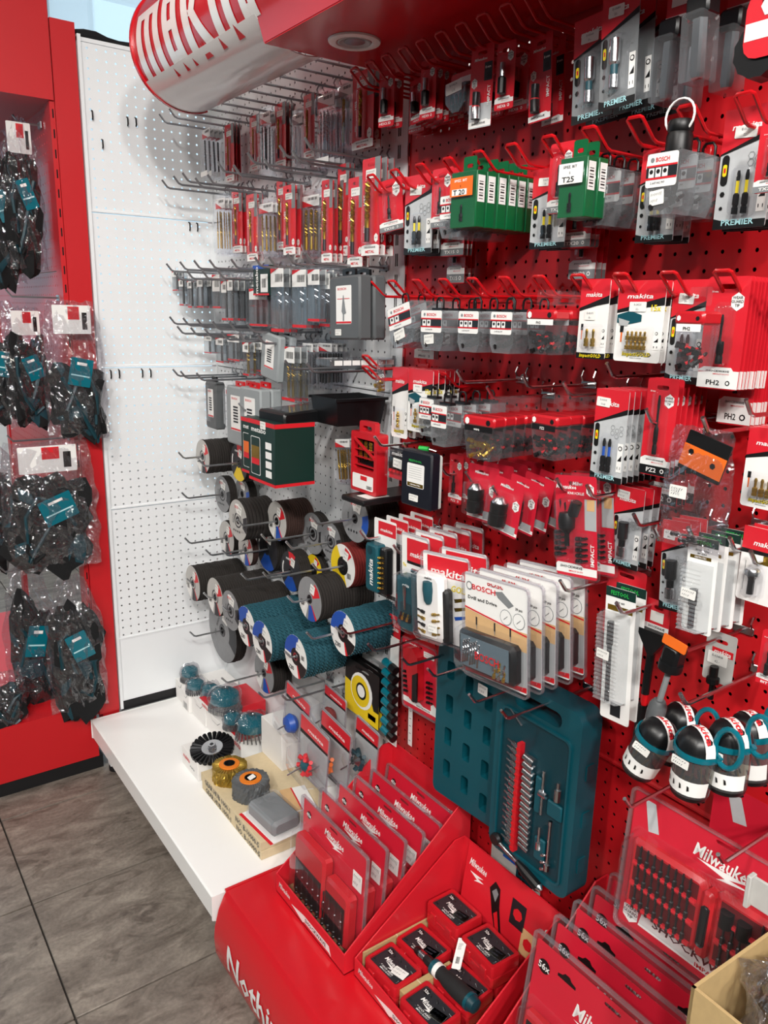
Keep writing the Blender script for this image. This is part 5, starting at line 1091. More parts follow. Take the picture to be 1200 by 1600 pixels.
b = MB(); b.tube([(.05, 0, -.012), (.07, 0, -.019), (.105, 0, -.029)], [.005, .0088, .0092], 'black_plastic', 10); b.build('ratchet_grip', t, (-.062, -.0605, -.327))
b = MB(); b.tube([(0, 0, 0), (.03, 0, -.02)], .0022, 'chrome', 6); b.build('hex_key', t, (-.06, -.053, -.055))
for bx in ((.012, .026, -.15, -.22), (.042, .075, -.18, -.21), (.02, .045, -.265, -.31)): b = MB(); b.bbox(bx[0], bx[1], -.056, -.05, bx[3], bx[2], 'teal', .002); b.build('tray_block', body)
# lid, hinged on the left and standing a little open
lid = MB(); LW, LH = .19, .335
holes = []
for r_ in range(4):
    for c_ in range(3): holes.append(rrect(.020, .038, .004, 2, -LW*.30+c_*.052, -.05-r_*.073-.012*c_))
lid.prism(rrect(LW, LH, .014, 3, 0, -LH/2), -.012, .014, 'teal', holes=holes); lid.prism(rrect(LW*.98, LH*.98, .013, 3, 0, -LH/2), .014, .016, 'teal_dark')
lo = lid.build('lid', t, (-W/2-LW/2+.002, -.018, -.012), (0, 0, R(4)))
for zz in (-.12, -.28): b = MB(); b.tube([(0, 0, 0), (0, 0, .04)], .004, 'teal', 8); b.build('hinge', t, (-W/2-.001, -.026, zz))
sticker(t, -.155, -.065, .026, .02, -.033, 0, None, 3)
# printed card behind the case
p = PX(806, 1345, -.012); t = thing('picture_card', 'pale card with a small blue picture of a socket set', 'card', p, FACE)
b = MB(); b.prism(rrect(.14, .15, .002), -.001, 0, 'label_lightgrey'); b.build('card', t)
b = MB(); b.rect(-.035, .004, -.01, .06, -.0015, 'blue_print'); b.rect(.004, .05, -.045, .05, -.0015, 'teal_dark')
for k in range(7): b.rect(.010, .018, .035-.012*k, .042-.012*k, -.0018, 'chrome'); b.rect(.022, .030, .035-.012*k, .042-.012*k, -.0018, 'chrome')
for k in range(6): b.rect(-.028+.014*(k % 2), -.021+.014*(k % 2), .0+.02*(k//2), .01+.02*(k//2), -.0018, 'navy')
b.build('picture', t)
# ------------------------------------------------------------------ right-hand tools
p = PX(1030, 950, -.1); t = thing('extension_pack', 'long black extension tool under a red header card', 'tool', p, FACE)
b = MB(); b.prism(rrect(.04, .046, .002, 2, 0, -.012), -.001, 0, 'card_red', holes=[slot(.016)]); b.rect(-.012, .01, -.022, -.006, -.0015, 'sticker'); b.rect(-.02, .02, -.034, -.026, -.0015, 'card_white'); b.text('SHOCKWAVE', 0, -.030, .004, 'card_black', -.002, w=.028); b.build('header_card', t)
b = MB(); b.prism([(-.004, -.07), (.004, -.07), (.022, -.045), (.02, -.034), (-.022, -.034), (-.022, -.042)], -.012, .002, 'black_plastic'); b.build('yoke', t)
b = MB(); b.tube([(0, -.006, -.06), (-.002, -.006, -.10), (-.003, -.006, -.135)], .0062, 'black_plastic', 10); b.tube([(-.0036, -.006, -.152), (-.005, -.006, -.152-.001), (-.007, -.006, -.215)], .0078, 'black_plastic', 10); b.build('shaft', t)
b = MB(); b.tube([(-.003, -.006, -.135), (-.0038, -.006, -.153)], .0055, 'red_wire', 10); b.build('red_ring', t)
p = PX(1062, 1010, -.15); t = thing('long_screwdriver', 'grey screwdriver with dark handle in a black hanger', 'screwdriver', p, FACE, rot=(0, R(10), FACE))
b = MB(); b.bbox(-.013, .013, -.02, .004, -.03, .004, 'black_plastic', .004); b.lathe([(.0, -.022), (.016, -.022), (.0165, -.03), (.016, -.034), (0, -.034)], 'black_plastic', 16, T3(0, -.008, 0)); b.build('hanger', t)
b = MB(); b.tube([(0, -.008, -.03), (0, -.008, -.09)], .0042, 'card_midgrey', 10); b.build('shaft', t)
b = MB(); b.tube([(0, -.008, -.085), (0, -.008, -.092), (0, -.008, -.105), (0, -.008, -.125), (0, -.008, -.18), (0, -.008, -.19)], [.008, .012, .013, .0115, .0145, .011], 'case_grey', 12); b.build('handle', t)
b = MB(); b.prism(rrect(.036, .014, .002), -.003, -.001, 'orange_print'); b.build('orange_tag', t, (.004, -.02, .012))
p = PX(1128, 1003, -.06); t = thing('adapter_card', 'grey card with black adapter and price 42.-', 'card', p, FACE)
b = MB(); b.prism(rrect(.045, .075, .003, 2, 0, -.024), -.001, 0, 'label_lightgrey', holes=[slot(.02)]); b.rect(-.012, .02, -.02, -.01, -.0014, 'red_print'); b.text('makita', .004, -.015, .007, 'card_white', -.0018, it=.2); b.build('card', t)
part(t, 'adapter', lambda b: b.lathe([(0, -.035), (.006, -.035), (.006, -.05), (.009, -.052), (.009, -.06), (.004, -.062), (.004, -.085), (0, -.085)], 'bit_black', 10, T3(0, -.01, 0))); sticker(t, -.002, -.026, .03, .018, -.002, 0, ['E-03408', '42.-'])
# canisters with teal loops
def canister(label, px, py, d, tilt, yaw=0, band=0):
    p = PX(px, py, -d); t = thing('bit_canister', label, 'bit canister', p, 0, 'clear bit canisters with teal loops', rot=(0, R(tilt), FACE+R(yaw)))
    q = MB()
    prof = [(0, .028), (.010, .0275), (.020, .022), (.0255, .012), (.027, .0)]; n = 24; v = []; f = []
    for r_, z in prof:
        for j in range(n): s_ = r_*(1-.05*(j % 3 == 0)*(z < .026)); v.append((s_*math.cos(2*math.pi*j/n), s_*math.sin(2*math.pi*j/n), z))
    q.add(v, [(i*n+j, (i)*n+(j+1) % n, (i+1)*n+(j+1) % n, (i+1)*n+j) for i in range(len(prof)-1) for j in range(n)], 'black_plastic'); q.build('cap', t)
    q = MB(); P = [(.0282*math.cos(a)*math.cos(R(25)), -.0282*math.cos(a)*math.sin(R(25)), .0295*math.sin(a)) for a in [R(8+164*k/12) for k in range(13)]]; vv = []
    for x_, y_, z_ in P: vv += [(x_-.0028, y_-.006, z_), (x_+.0028, y_+.006, z_)]
    q.add(vv, [(2*k, 2*k+1, 2*k+3, 2*k+2) for k in range(12)], 'paper_white'); bt = q.build('paper_band', t)
    q = MB(); tv, tf, x0, x1, y0, y1 = text_tris('makita', True); vv = []
    for a, b_ in tv:
        u = (a-x0)/(x1-x0)*.052-.026; s_ = (b_-y0)/(y1-y0)*.0085-.0042; an = R(90)-u/.0288; nx, ny = math.cos(R(25)), -math.sin(R(25)); vv.append((.029*math.cos(an)*nx+s_*math.sin(R(25)), .029*math.cos(an)*ny+s_*math.cos(R(25)), .0302*math.sin(an)))
    q.add(vv, tf, 'red_print'); q.build('lettering', bt)
    q = MB(); q.lathe([(.027, -.003), (.0295, -.004), (.03, 0), (.0295, .004), (.027, .003)], 'teal_gloss', 24); q.build('collar', t)
    q = MB(); L_ = .055; k0 = .017; P = [(k0*math.cos(a)*1.0+.038, 0, .022+.026*math.sin(a)) for a in [2*math.pi*k/20 for k in range(21)]]; q.tube(P, .0036, 'teal_gloss', 8); q.tube([(.0275, 0, .0), (.031, 0, .006)], .004, 'teal_gloss', 8); q.build('loop', t)
    q = MB(); q.lathe([(.0262, -.003), (.0258, -.03), (.0245, -.058), (.022, -.064), (0, -.065)], 'smoke_cup', 24); q.build('cup', t)
    q = MB(); q.lathe([(.0246, -.057), (.0225, -.065), (0, -.066)], 'black_plastic', 24); q.build('foot', t)
    q = MB(); k = 9; vv = []
    for i in range(k+1): a = R(200+150*i/k); vv += [(.0264*math.cos(a), .0264*math.sin(a), -.034), (.0254*math.cos(a), .0254*math.sin(a), -.055)]
    q.add(vv, [(2*i, 2*i+1, 2*i+3, 2*i+2) for i in range(k)], 'card_white')
    for i in range(4): a = R(225+22*i); r_ = .0268; q.add([(r_*math.cos(a), r_*math.sin(a), -.040), (r_*math.cos(a+.09), r_*math.sin(a+.09), -.041), (r_*math.cos(a+.13)*.985, r_*math.sin(a+.13)*.985, -.047), (r_*math.cos(a+.03)*.985, r_*math.sin(a+.03)*.985, -.048)], [(0, 3, 2, 1)], 'card_black')
    q.build('label', t)
    for i in range(6): q = MB(); bit(q, 0, .02, .045, .003, 'gold_bit' if i % 2 else 'bit_dark', 0); q.build('bit', t, (.013*math.cos(i), .013*math.sin(i), -.045), (R(8), R(6*i-15), 0))
    sticker(t, -.004, -.012, .024, .012, -.0278, 0, None, int(px)); return t
canister('clear bit canister tilted beside the dark screwdriver handle, black domed cap and teal loop', 1026, 1152, .17, 20, 10)
canister('clear bit canister hanging next to the tilted one, black domed cap with white paper band', 1090, 1170, .2, 4)
canister('clear bit canister with a golden bit pictured on its label, black domed cap', 1141, 1158, .17, -3)
canister('clear bit canister half hidden behind the others, nearest the pegboard', 1172, 1145, .1, -8)
canister('clear bit canister hanging at the back of the hook with only its band showing', 1062, 1128, .09, 12)
stack(d_sw, (1186, 985, 1222, 1074), .15, 'red bit card with white BIT footer above the big red kit', 1, code='BIT', foot='card_red')
# ------------------------------------------------------------------ big red impact kit in its blister
def bigkit(w=.29, h=.225, deep=True):
    c = Card(w, h, 'card_red2', name='impact_bit_kit', cat='bit kit', slotw=.03, r=.006); c.Tx('Milwaukee', .0, .17, .09, 'card_white', it=.2, w=w*.3); c.P([(-.13, .23), (.14, .21), (.04, .25), (.16, .245), (-.02, .29), (.02, .26)], 'card_white'); c.P([(-.44, .05), (-.38, .05), (-.34, .24), (-.4, .26)], 'card_silver')
    hexbadge(c.b, c.x(-.43), c.z(.90), w*.06, c.y-.0003); c.P([(-.36, .82), (.3, .82), (.3, .95), (-.38, .95)], 'card_white', .0002); c.Tx('SHOCKWAVE', -.05, .865, .055, 'card_black', w=w*.5, it=.15); c.Tx('IMPACT DUTY', .08, .925, .03, 'red_print', w=w*.26)
    r = c.done()
    if not deep: return r
    for s in (-1, 1):
        cx_ = s*w*.235; b = MB(); bw, bh = w*.42, h*.50; zc = c.z(.55); b.bbox(cx_-bw/2, cx_+bw/2, -.02, -.002, zc-bh/2, zc+bh/2, 'translucent_red', .006); k = b.build('bit_tray', r)
        for row in range(3):
            b = MB(); b.box(cx_-bw*.42, cx_+bw*.42, -.026, -.02, zc+bh*(.18-.3*row), zc+bh*(.22-.3*row), 'card_red'); b.build('rail', k)
            b = MB(); b.box(cx_-bw*.42, cx_+bw*.42, -.0205, -.0198, zc+bh*(.19-.3*row), zc+bh*(.42-.3*row), 'red_dark'); b.build('recess', k)
            if s > 0 and row == 0:
                for q in range(2): b = MB(); b.lathe([(0, 0), (.009, 0), (.009, .022), (0, .022)], 'bit_black', 12); b.build('socket', k, (cx_-bw*.32+q*.024, -.025, zc+bh*.16))
            for q in range(8 if not (s > 0 and row == 0) else 4):
                x = cx_-bw*.38+bw*.76*(q+.5)/8 if not (s > 0 and row == 0) else cx_+bw*.02+bw*.36*(q+.5)/4
                b = MB(); bit(b, 0, 0, bh*.30, .0034, 'dark_steel', 0); b.build('bit', k, (x, -.024, zc+bh*(.47-.3*row)))
    b = MB(); b.bbox(-w*.03, w*.03, -.026, -.002, c.z(.78), c.z(.33), 'red_gloss', .004); q = b.build('latch', r); b = MB(); b.bbox(-w*.02, w*.02, -.0275, -.0255, c.z(.7), c.z(.42), 'black_plastic', .003); b.build('latch_insert', q)
    part(r, 'blister', lambda b: (clam(b, w*1.05, h*1.05), dome(b, -w*.48, w*.48, c.z(.82), c.z(.27), .04, ins=.012))); return r
p = PX(1003, 1225, -.12)
o = bigkit(); tag(o, 'large red impact bit kit in a clear blister with white SHOCKWAVE band', 'bit kit'); o.location = (-.13, p.y-.145, p.z-.012); o.rotation_euler = (R(-3), 0, FACE)
o = bigkit(.34, .2, False); tag(o, 'red kit card hanging behind the large blister kit', 'bit kit'); o.location = (-.06, p.y-.25, p.z+.02); o.rotation_euler = (0, 0, FACE)
# ------------------------------------------------------------------ red cardboard displays on the plinth
def tray(label, x0, x1, y0, y1, zf, zb, zp=.201, name='card_display', lip=None, letter=True):
    # low front at x0 (aisle side), tall back at x1; y0 far side, y1 near side
    t = thing(name, label, 'display box', (x0, (y0+y1)/2, zp), 0); th = .003; D = x1-x0; w2 = abs(y1-y0)/2; hf, hb = zf-zp, zb-zp
    def side(yc): 
        P = [(0, 0), (D, 0), (D, hb), (D*.9, hb), (0.0, hf)]
        return MB().add([(x, yc, z) for x, z in P]+[(x, yc+th, z) for x, z in P], [(0, 1, 2, 3, 4), (9, 8, 7, 6, 5)]+[(i, i+5, (i+1) % 5+5, (i+1) % 5) for i in range(5)], 'card_red')
    side(-w2).build('side_panel', t); side(w2-th).build('side_panel', t)
    MB().box(D-th, D, -w2+th, w2-th, 0, hb, 'card_red').build('back_panel', t); MB().box(0, th, -w2+th, w2-th, 0, hf, 'card_red').build('front_panel', t); MB().box(0, D, -w2, w2, 0, .002, 'kraft').build('floor_panel', t)
    if letter:
        b = MB(); b.text('Milwaukee', -w2*.72, hf*.62, hf*.3, 'card_white', -.0008, it=.2, al='c', w=w2*.35); b.flat([(-w2*.5, hf*.34), (-w2*.15, hf*.1), (-w2*.1, hf*.2), (w2*.6, hf*.2), (w2*.66, hf*.1), (w2*.6, hf*.55), (-w2*.1, hf*.55)], -.0005, 'card_white'); b.text('SHOCKWAVE', w2*.22, hf*.38, hf*.2, 'card_black', -.0009, w=w2*.6)
        o = b.build('lettering', t, (0, 0, 0), (0, 0, FACE))
    return t
tray('red cardboard display full of upright clear blister kits', -.352, -.035, -1.035, -1.317, .247, .474)
tray('red cardboard display holding small red bit boxes in rows', -.335, -.06, -1.328, -1.605, .242, .405)
tray('red cardboard display of large red bit cards beside the socket set', -.345, -.02, -1.655, -1.99, .25, .512)
# kits standing in the first display, leaning back
def smallkit(w=.245, h=.222):
    c = Card(w, h, 'card_red2', name='blister_kit', cat='bit kit', slotw=.03); c.top = h; c.b.v = [(x, y, z+h-.012) for x, y, z in c.b.v]
    c.Tx('Milwaukee', .02, .13, .07, 'card_white', it=.2, w=w*.3); c.P([(-.12, .18), (.14, .165), (.05, .20), (.16, .195), (0, .235), (.03, .21)], 'card_white'); c.b.flat(ngon(14, w*.035, c.x(-.4), c.z(.14)), c.y-.0004, 'card_black'); c.Tx('40x', -.4, .14, .04, 'card_white')
    r = c.done(); b = MB(); b.bbox(-w*.44, w*.06, -.030, -.002, .008, h*.70, 'translucent_red', .006); b.bbox(w*.08, w*.44, -.030, -.002, .008, h*.58, 'translucent_red', .006); k = b.build('bit_case', r)
    b = MB(); b.box(-w*.40, w*.03, -.0308, -.0295, h*.08, h*.45, 'card_black'); b.box(w*.11, w*.40, -.0308, -.0295, h*.08, h*.45, 'card_black'); b.build('case_front', k)
    for q in range(9): b = MB(); bit(b, 0, 0, h*.2, .0035, 'dark_steel', 0); b.build('bit', k, (w*(-.36+.09*q), -.0315, h*.42))
    for q in range(9): b = MB(); bit(b, 0, 0, h*.16, .0035, 'dark_steel', 0); b.build('bit', k, (w*(-.36+.09*q), -.0315, h*.22))
    def shell(b):
        b.prism(rrect(w*1.06, h*1.05, .008, 3, 0, h/2), .001, .003, 'clear_plastic'); b.prism(rrect(w*1.06, h*1.05, .008, 3, 0, h/2), -.005, .001, 'clear_edge', holes=[rrect(w*1.03, h*1.02, .007, 3, 0, h/2)]); dome(b, -w*.48, w*.48, .003, h*.74, .039, ins=.01)
    part(r, 'blister', shell); sticker(r, w*.4, c.z(.3), w*.13, h*.17, -.003); return r
k0 = smallkit(); lab = 'red bit kit in a clear blister standing in the red display'
for i in range(6):
    o = k0 if i == 0 else dup(k0); x = -.300+.0425*i; o.location = (x, -1.176, .206); o.rotation_euler = (R(-3-1.0*i), 0, FACE); o.name = 'blister_kit'
    tag(o, lab+', '+ORD[i]+' from its front', 'bit kit', 'blister kits standing in the red display')
# small red bit boxes in the second display
def bitbox(w=.095, d=.070, h=.05):
    t = thing('red_bit_box', '', 'bit box'); b = MB(); b.bbox(-w/2, w/2, -d/2, d/2, 0, h*.55, 'translucent_red', .004); b.build('tub', t)
    b = MB(); z = h; o = rrect(w, d, .006, 3); i_ = rrect(w*.84, d*.78, .004, 3); n = len(o)
    b.add([(x, y, h*.55) for x, y in o]+[(x, y, z-.003) for x, y in o]+[(x*.97, y*.97, z) for x, y in o]+[(x, y, z) for x, y in i_]+[(x, y, z-.004) for x, y in i_], [(r_*n+k, r_*n+(k+1) % n, (r_+1)*n+(k+1) % n, (r_+1)*n+k) for r_ in range(4) for k in range(n)], 'translucent_red'); lid = b.build('lid', t)
    MB().box(-w*.42, w*.42, -d*.39, d*.39, z-.0045, z-.0035, 'label_dark').build('window', lid)
    b = MB(); M = Matrix.Rotation(R(-90), 4, 'X'); q = MB(); q.text('Milwaukee', 0, .002, .009, 'card_white', 0, it=.2, w=w*.5); q.flat([(-.018, -.004), (.016, -.003), (.004, -.0065), (.018, -.0075), (-.004, -.012), (.002, -.008)], 0, 'card_white'); q.text('SHOCKWAVE', 0, -.016, .004, 'card_white', 0, w=w*.38); q.text('IMPACT DUTY', 0, -.021, .003, 'card_white', 0, w=w*.3)
    q.flat(ngon(14, .0065, -w*.3, d*.25), 0, 'card_black'); q.text('32x', -w*.3, d*.25, .006, 'card_white', -.0003); q.xf(M)
    b.merge(q, T3(0, 0, z-.003)); b.build('lettering', lid)
    for k in range(10):
        q = MB(); bit(q, 0, .004, .008, .0022, 'dark_steel', 0); q.build('bit', lid, (-w*.36+w*.72*(k % 5)/4, -d*.25+d*.5*(k//5), z-.0036), (0, R(70), R(20*k)))
    for s in (-1, 1): q = MB(); q.bbox(s*w*.25-.008, s*w*.25+.008, -d/2-.003, -d/2+.001, h*.3, h*.75, 'translucent_red', .001); q.build('latch', t)
    return t
B0 = None; zt = .203
xs = [(-.288, -1.392, 0, 3), (-.208, -1.386, 0, 4), (-.135, -1.390, .051, 0), (-.130, -1.388, 0, 0), (-.205, -1.50, 0, 4), (-.140, -1.50, .051, -3), (-.128, -1.50, 0, 0), (-.288, -1.505, 0, 3)]
bl = ['red bit box with dark window, front corner of the display', 'red bit box under the black ratchet screwdriver head', 'red bit box on top of the back stack, price label across the lid', 'red bit box underneath the labelled box at the back', 'red bit box under the screwdriver grip', 'red bit box on top of the stack beside the picture card', 'red bit box underneath the one beside the picture card', 'red bit box behind the cardboard divider']
for (x, y, dz, rz), l_ in zip(xs, bl):
    o = bitbox() if B0 is None else dup(B0); B0 = B0 or o; o.location = (x, y, zt+dz); o.rotation_euler = (0, 0, FACE+R(rz)); o.name = 'red_bit_box'; tag(o, l_, 'bit box')
    q = sticker(o, .02, .046, .03, .02, 0, 0, None, int(1000*abs(x))); q.rotation_euler = (R(-90), 0, R(12)); q.location = (.024, -.004, .0512)
t = thing('divider', 'folded brown cardboard divider standing between the red bit boxes', 'cardboard', (-.25, -1.449, .203), FACE)
b = MB(); b.box(-.007, .007, -.06, .06, 0, .045, 'kraft'); b.build('panel', t); b = MB(); b.box(-.0075, .0075, -.02, -.018, .0, .0455, 'kraft_light'); b.build('fold', t)
t = thing('side_liner', 'brown cardboard liner along the side of the bit box display', 'cardboard', (-.22, -1.334, .203), 0); b = MB(); b.box(-.10, .12, -.004, .0, 0, .05, 'kraft'); b.build('panel', t); b = MB(); b.box(-.02, -.018, -.0045, .0, 0, .0505, 'kraft_light'); b.build('fold', t)
# picture card at the back of the second display
p = (-.092, -1.474, .203); t = thing('screwdriver_advert', 'red printed card with a black ratchet screwdriver picture at the back of the display', 'card', p, 0, rot=(R(-8), 0, FACE))
b = MB(); w, h = .25, .205; b.prism(rrect(w, h, .003, 2, 0, h/2), -.0012, 0, 'card_red'); b.build('card', t)
b = MB(); y = -.0018; b.text('Milwaukee', -w*.36, h*.82, .016, 'card_white', y, it=.2, w=w*.2); b.flat([(-w*.44, h*.72), (-w*.28, h*.73), (-w*.35, h*.70), (-w*.27, h*.69), (-w*.38, h*.65), (-w*.35, h*.68)], y, 'card_white')
b.flat([(-w*.2, h*.72), (-w*.15, h*.82), (-w*.09, h*.78), (-w*.07, h*.6), (w*.05, h*.1), (w*.02, h*.08), (-w*.14, h*.5)], y-.0003, 'card_black'); b.flat([(-w*.17, h*.7), (-w*.13, h*.76), (-w*.1, h*.72), (-w*.12, h*.62)], y-.0006, 'card_midgrey'); b.flat([(-w*.12, h*.5), (-w*.085, h*.55), (w*.02, h*.15), (0, h*.12)], y-.0006, 'red_print')
for k, (m_, u, v) in enumerate((('card_dark', .12, .68), ('wood_print', .26, .48), ('card_dark', .38, .28))): b.rect(w*(u-.075), w*(u+.075), h*(v-.13), h*(v+.13), y-.0003, m_); b.flat(ngon(7, h*.06, w*u, h*v), y-.0006, 'red_print' if k < 2 else 'card_white')
hexbadge(b, w*.44, h*.72, .016, y, ('', '', '')); b.build('print', t)
MB().prism(rrect(.024, .03, .002), -.0015, 0, 'paper_white').build('blank_label', bpy.data.objects['card_display.001'], (.275-.0045, -.06, .165), (0, 0, FACE))
# black and teal ratchet screwdriver lying across the boxes
a, c_ = Vector((-.235, -1.402, .258)), Vector((-.245, -1.555, .272)); t = thing('ratchet_screwdriver', 'black and teal ratchet screwdriver lying across the red bit boxes', 'screwdriver', PZ(650, 1482, .268))
e = PZ(745, 1575, .272)-t.location; e2 = e.normalized()
def seg(name, pts, m, n=14):
    b = MB(); b.tube([e2*s for s, r in pts], [r for s, r in pts], m, n); return b.build(name, t)
seg('nose', [(0, .0055), (.004, .0075), (.014, .0085)], 'black_plastic'); seg('chrome_sleeve', [(.014, .0078), (.03, .0082)], 'chrome'); seg('chuck', [(.03, .007), (.034, .0095), (.046, .0095), (.05, .007)], 'dark_steel', 8); seg('teal_ring', [(.05, .010), (.053, .0145), (.062, .0148)], 'teal'); seg('white_ring', [(.062, .0142), (.072, .0142)], 'paper_white')
g = seg('grip', [(.072, .0135), (.08, .012), (.095, .0155), (.12, .0172), (.145, .0168), (.15, .0165)], 'black_rough'); seg('teal_collar', [(.15, .0172), (.156, .0172)], 'teal'); seg('end_cap', [(.156, .016), (.168, .013), (.171, .006)], 'teal_dark')
t2 = thing('paper_tag', 'white paper tag with barcode lying against the ratchet screwdriver', 'tag', PZ(718, 1490, .285), 0, rot=(R(-55), R(-20), R(-70))); b = MB(); b.prism(rrect(.02, .055, .001, 1), -.0005, 0, 'paper_white'); b.build('paper', t2); b = MB(); barcode(b, 0, -.012, .008, .012, -.0008, 4); scribble(b, 0, .012, .014, .02, -.0008, 3, 2); b.build('print', t2)
# big flat cards in the third display
def flatcard(w=.30, h=.25, first=False):
    c = Card(w, h, 'card_red2', name='flat_bit_set', cat='bit set', slotw=.03); c.top = h; c.b.v = [(x, y, z+h-.012) for x, y, z in c.b.v]
    for u in (-.28, .22): c.P([(u-.06, .11), (u-.03, .10), (u-.015, .08), (u+.015, .08), (u+.03, .10), (u+.06, .11), (u+.06, .13), (u-.06, .13)], 'card_black')
    c.Tx('Milwaukee', -.03, .24, .10, 'card_white', it=.2, w=w*.36); c.P([(-.2, .31), (.12, .29), (0, .34), (.14, .33), (-.06, .40), (-.02, .36)], 'card_white'); c.b.flat(ngon(16, w*.04, c.x(-.43), c.z(.15)), c.y-.0004, 'card_black'); c.Tx('56x', -.43, .15, .045, 'card_white'); c.Tx('4932 4309 07', .36, .2, .025, 'card_white', w=w*.2)
    r = c.done(); b = MB(); b.bbox(-w*.46, w*.2, -.022, -.002, .006, h*.55, 'translucent_red', .005); k = b.build('bit_case', r); b = MB(); b.box(-w*.43, w*.17, -.0228, -.0215, .02, h*.5, 'card_black'); b.build('recess', k)
    for q in range(7): b = MB(); bit(b, 0, 0, h*.2, .0036, 'chrome', 0); b.build('bit', k, (w*(-.38+.08*q), -.0245, h*.49))
    b = MB(); b.box(-w*.43, w*.17, -.027, -.0225, h*.27, h*.32, 'card_red'); b.build('rail', k)
    def shell(b):
        b.prism(rrect(w*1.05, h*1.06, .01, 3, 0, h*.53), .001, .003, 'clear_plastic'); b.prism(rrect(w*1.05, h*1.06, .01, 3, 0, h*.53), -.005, .001, 'clear_edge', holes=[rrect(w*1.025, h*1.03, .008, 3, 0, h*.53)]); dome(b, -w*.49, w*.24, .004, h*.6, .034, ins=.01)
    part(r, 'blister', shell); sticker(r, w*.36, c.z(.36), w*.14, h*.14, -.0034, -4); return r
F0 = None
for i in range(5):
    o = flatcard() if F0 is None else dup(F0); F0 = F0 or o; o.location = (-.245+.046*i, -1.828, .248+.006*i); o.rotation_euler = (R(-7), 0, FACE); o.name = 'flat_bit_set'; tag(o, 'large red bit set card with 56x spot, '+ORD[i]+' from the front of its display', 'bit set', 'large red bit set cards leaning in the display')
# ------------------------------------------------------------------ white bay: hooks
WH = 'straight grey steel hook on the white pegboard'
for i in range(11): hook('chrome', -.115-.075*i, 1.957, .2, WH+', top row under the canopy', 'grey hooks, top row of the white bay', 'steel_wire')
for g, lst, L in (('second row of the white bay', ((253, 281), (271, 275), (285, 270), (305, 278), (324, 273), (340, 253), (365, 258), (387, 238), (413, 248), (437, 227), (457, 235), (476, 215)), .2),
        ('row of clear tubes', ((260, 412), (281, 409), (303, 407), (327, 406), (361, 405), (398, 402), (420, 401), (449, 397), (478, 395), (272, 425), (292, 423), (316, 423), (340, 422)), .2),
        ('row of small drill cases', ((265, 495), (286, 497), (308, 499), (332, 502), (358, 503), (386, 505), (277, 510), (298, 512), (320, 514), (346, 518), (373, 520), (402, 523)), .2),
        ('row of black bins', ((270, 577), (282, 580), (307, 583), (373, 630), (408, 638), (445, 563), (479, 567)), .2),
        ('row over the shelf', ((404, 1082), (440, 1086), (479, 988)), .22)):
    for px, py in lst: hook_px('chrome', px, py, L, WH+', '+g, 'grey hooks, '+g, 'steel_wire')
# small black clips left in the end panel
for px, py in ((144, 180), (199, 190), (212, 191), (160, 225), (296, 354), (308, 355), (173, 585), (186, 584), (222, 583), (235, 583)):
    p = PY(px, py, -.004); b = MB(); b.tube([(0, .004, .012), (0, -.004, .010), (0, -.005, -.006), (0, -.002, -.012)], .0022, 'black_plastic', 6); o = b.build('peg_clip', None, p); tag(o, 'small black clip left hanging in a hole of the white end panel', 'clip', 'black clips in the end panel')
# ------------------------------------------------------------------ drill bits, top two rows
DR = 'red drill bit card, '
SL = 'clear drill sleeve, '
stack(d_sleeve, (317, 194, 330, 281), .075, SL+'dark bits with white tips beside the corner', 4, .013, foot=True, tilt=-2, nb=1)
stack(d_drill, (352, 194, 366, 284), .045, DR+'small, second hook from the corner', 3, .01, r_=.0022)
stack(d_drill, (391, 180, 406, 266), .035, DR+'small, half grey, left of the dark sleeve', 2, .01, r_=.0024)
stack(d_sleeve, (407, 166, 424, 277), .055, SL+'nearly black pack in the top row', 3, .014, nb=2, r_=.0022)
stack(d_drill, (430, 161, 447, 262), .04, DR+'between the black pack and the pale sleeve', 3, .012, r_=.003)
stack(d_sleeve, (457, 170, 474, 268), .035, SL+'pale pack with thin steel bits', 2, .012, m='chrome', r_=.0016, nb=1, head='grey')
stack(d_drill, (475, 147, 492, 247), .05, DR+'left of the pack of four steel bits', 2, .014, r_=.0032)
stack(d_sleeve, (496, 136, 524, 265), .065, SL+'tall pack of steel bits in the top row', 4, .014, m='chrome', nb=3, r_=.0026, foot=True)
stack(d_sleeve, (529, 122, 552, 237), .05, SL+'single gold bit on grey card', 1, m='gold', nb=1, r_=.004, head='grey')
stack(d_drill, (551, 110, 584, 232), .05, DR+'widest card of the top row, beside the white post', 2, .02, r_=.0045)
stack(d_sleeve, (338, 302, 353, 400), .085, SL+'thin gold bits, nearest the end panel in the second row', 5, .012, m='gold', nb=2, r_=.002)
stack(d_drill, (363, 298, 379, 395), .06, DR+'first of the second row', 3, .012, r_=.0028)
stack(d_drill, (386, 303, 403, 408), .08, DR+'second row, between two gold sleeves', 2, .014, r_=.003)
stack(d_sleeve, (405, 310, 428, 403), .075, SL+'gold bits in the middle of the second row', 5, .012, m='gold', nb=2, r_=.0026)
stack(d_drill, (433, 282, 447, 390), .05, DR+'narrow card behind its neighbours', 2, .012, r_=.003)
stack(d_drill, (460, 290, 473, 405), .03, DR+'pressed against the pegboard', 1, r_=.003)
stack(d_drill, (443, 289, 462, 398), .09, DR+'in front of the narrow card', 2, .014, r_=.0036)
stack(d_sleeve, (472, 297, 500, 403), .065, SL+'two thick gold bits with white label', 3, .014, m='gold', nb=2, r_=.0045)
stack(d_drill, (503, 281, 520, 410), .08, DR+'tall card right of the thick gold bits', 3, .014, r_=.0045)
stack(d_drill, (528, 256, 546, 400), .05, DR+'tall card with thick bit, hung higher', 2, .014, r_=.0052)
stack(d_drill, (544, 277, 568, 417), .09, DR+'reaching lowest of the second row', 2, .016, r_=.0052)
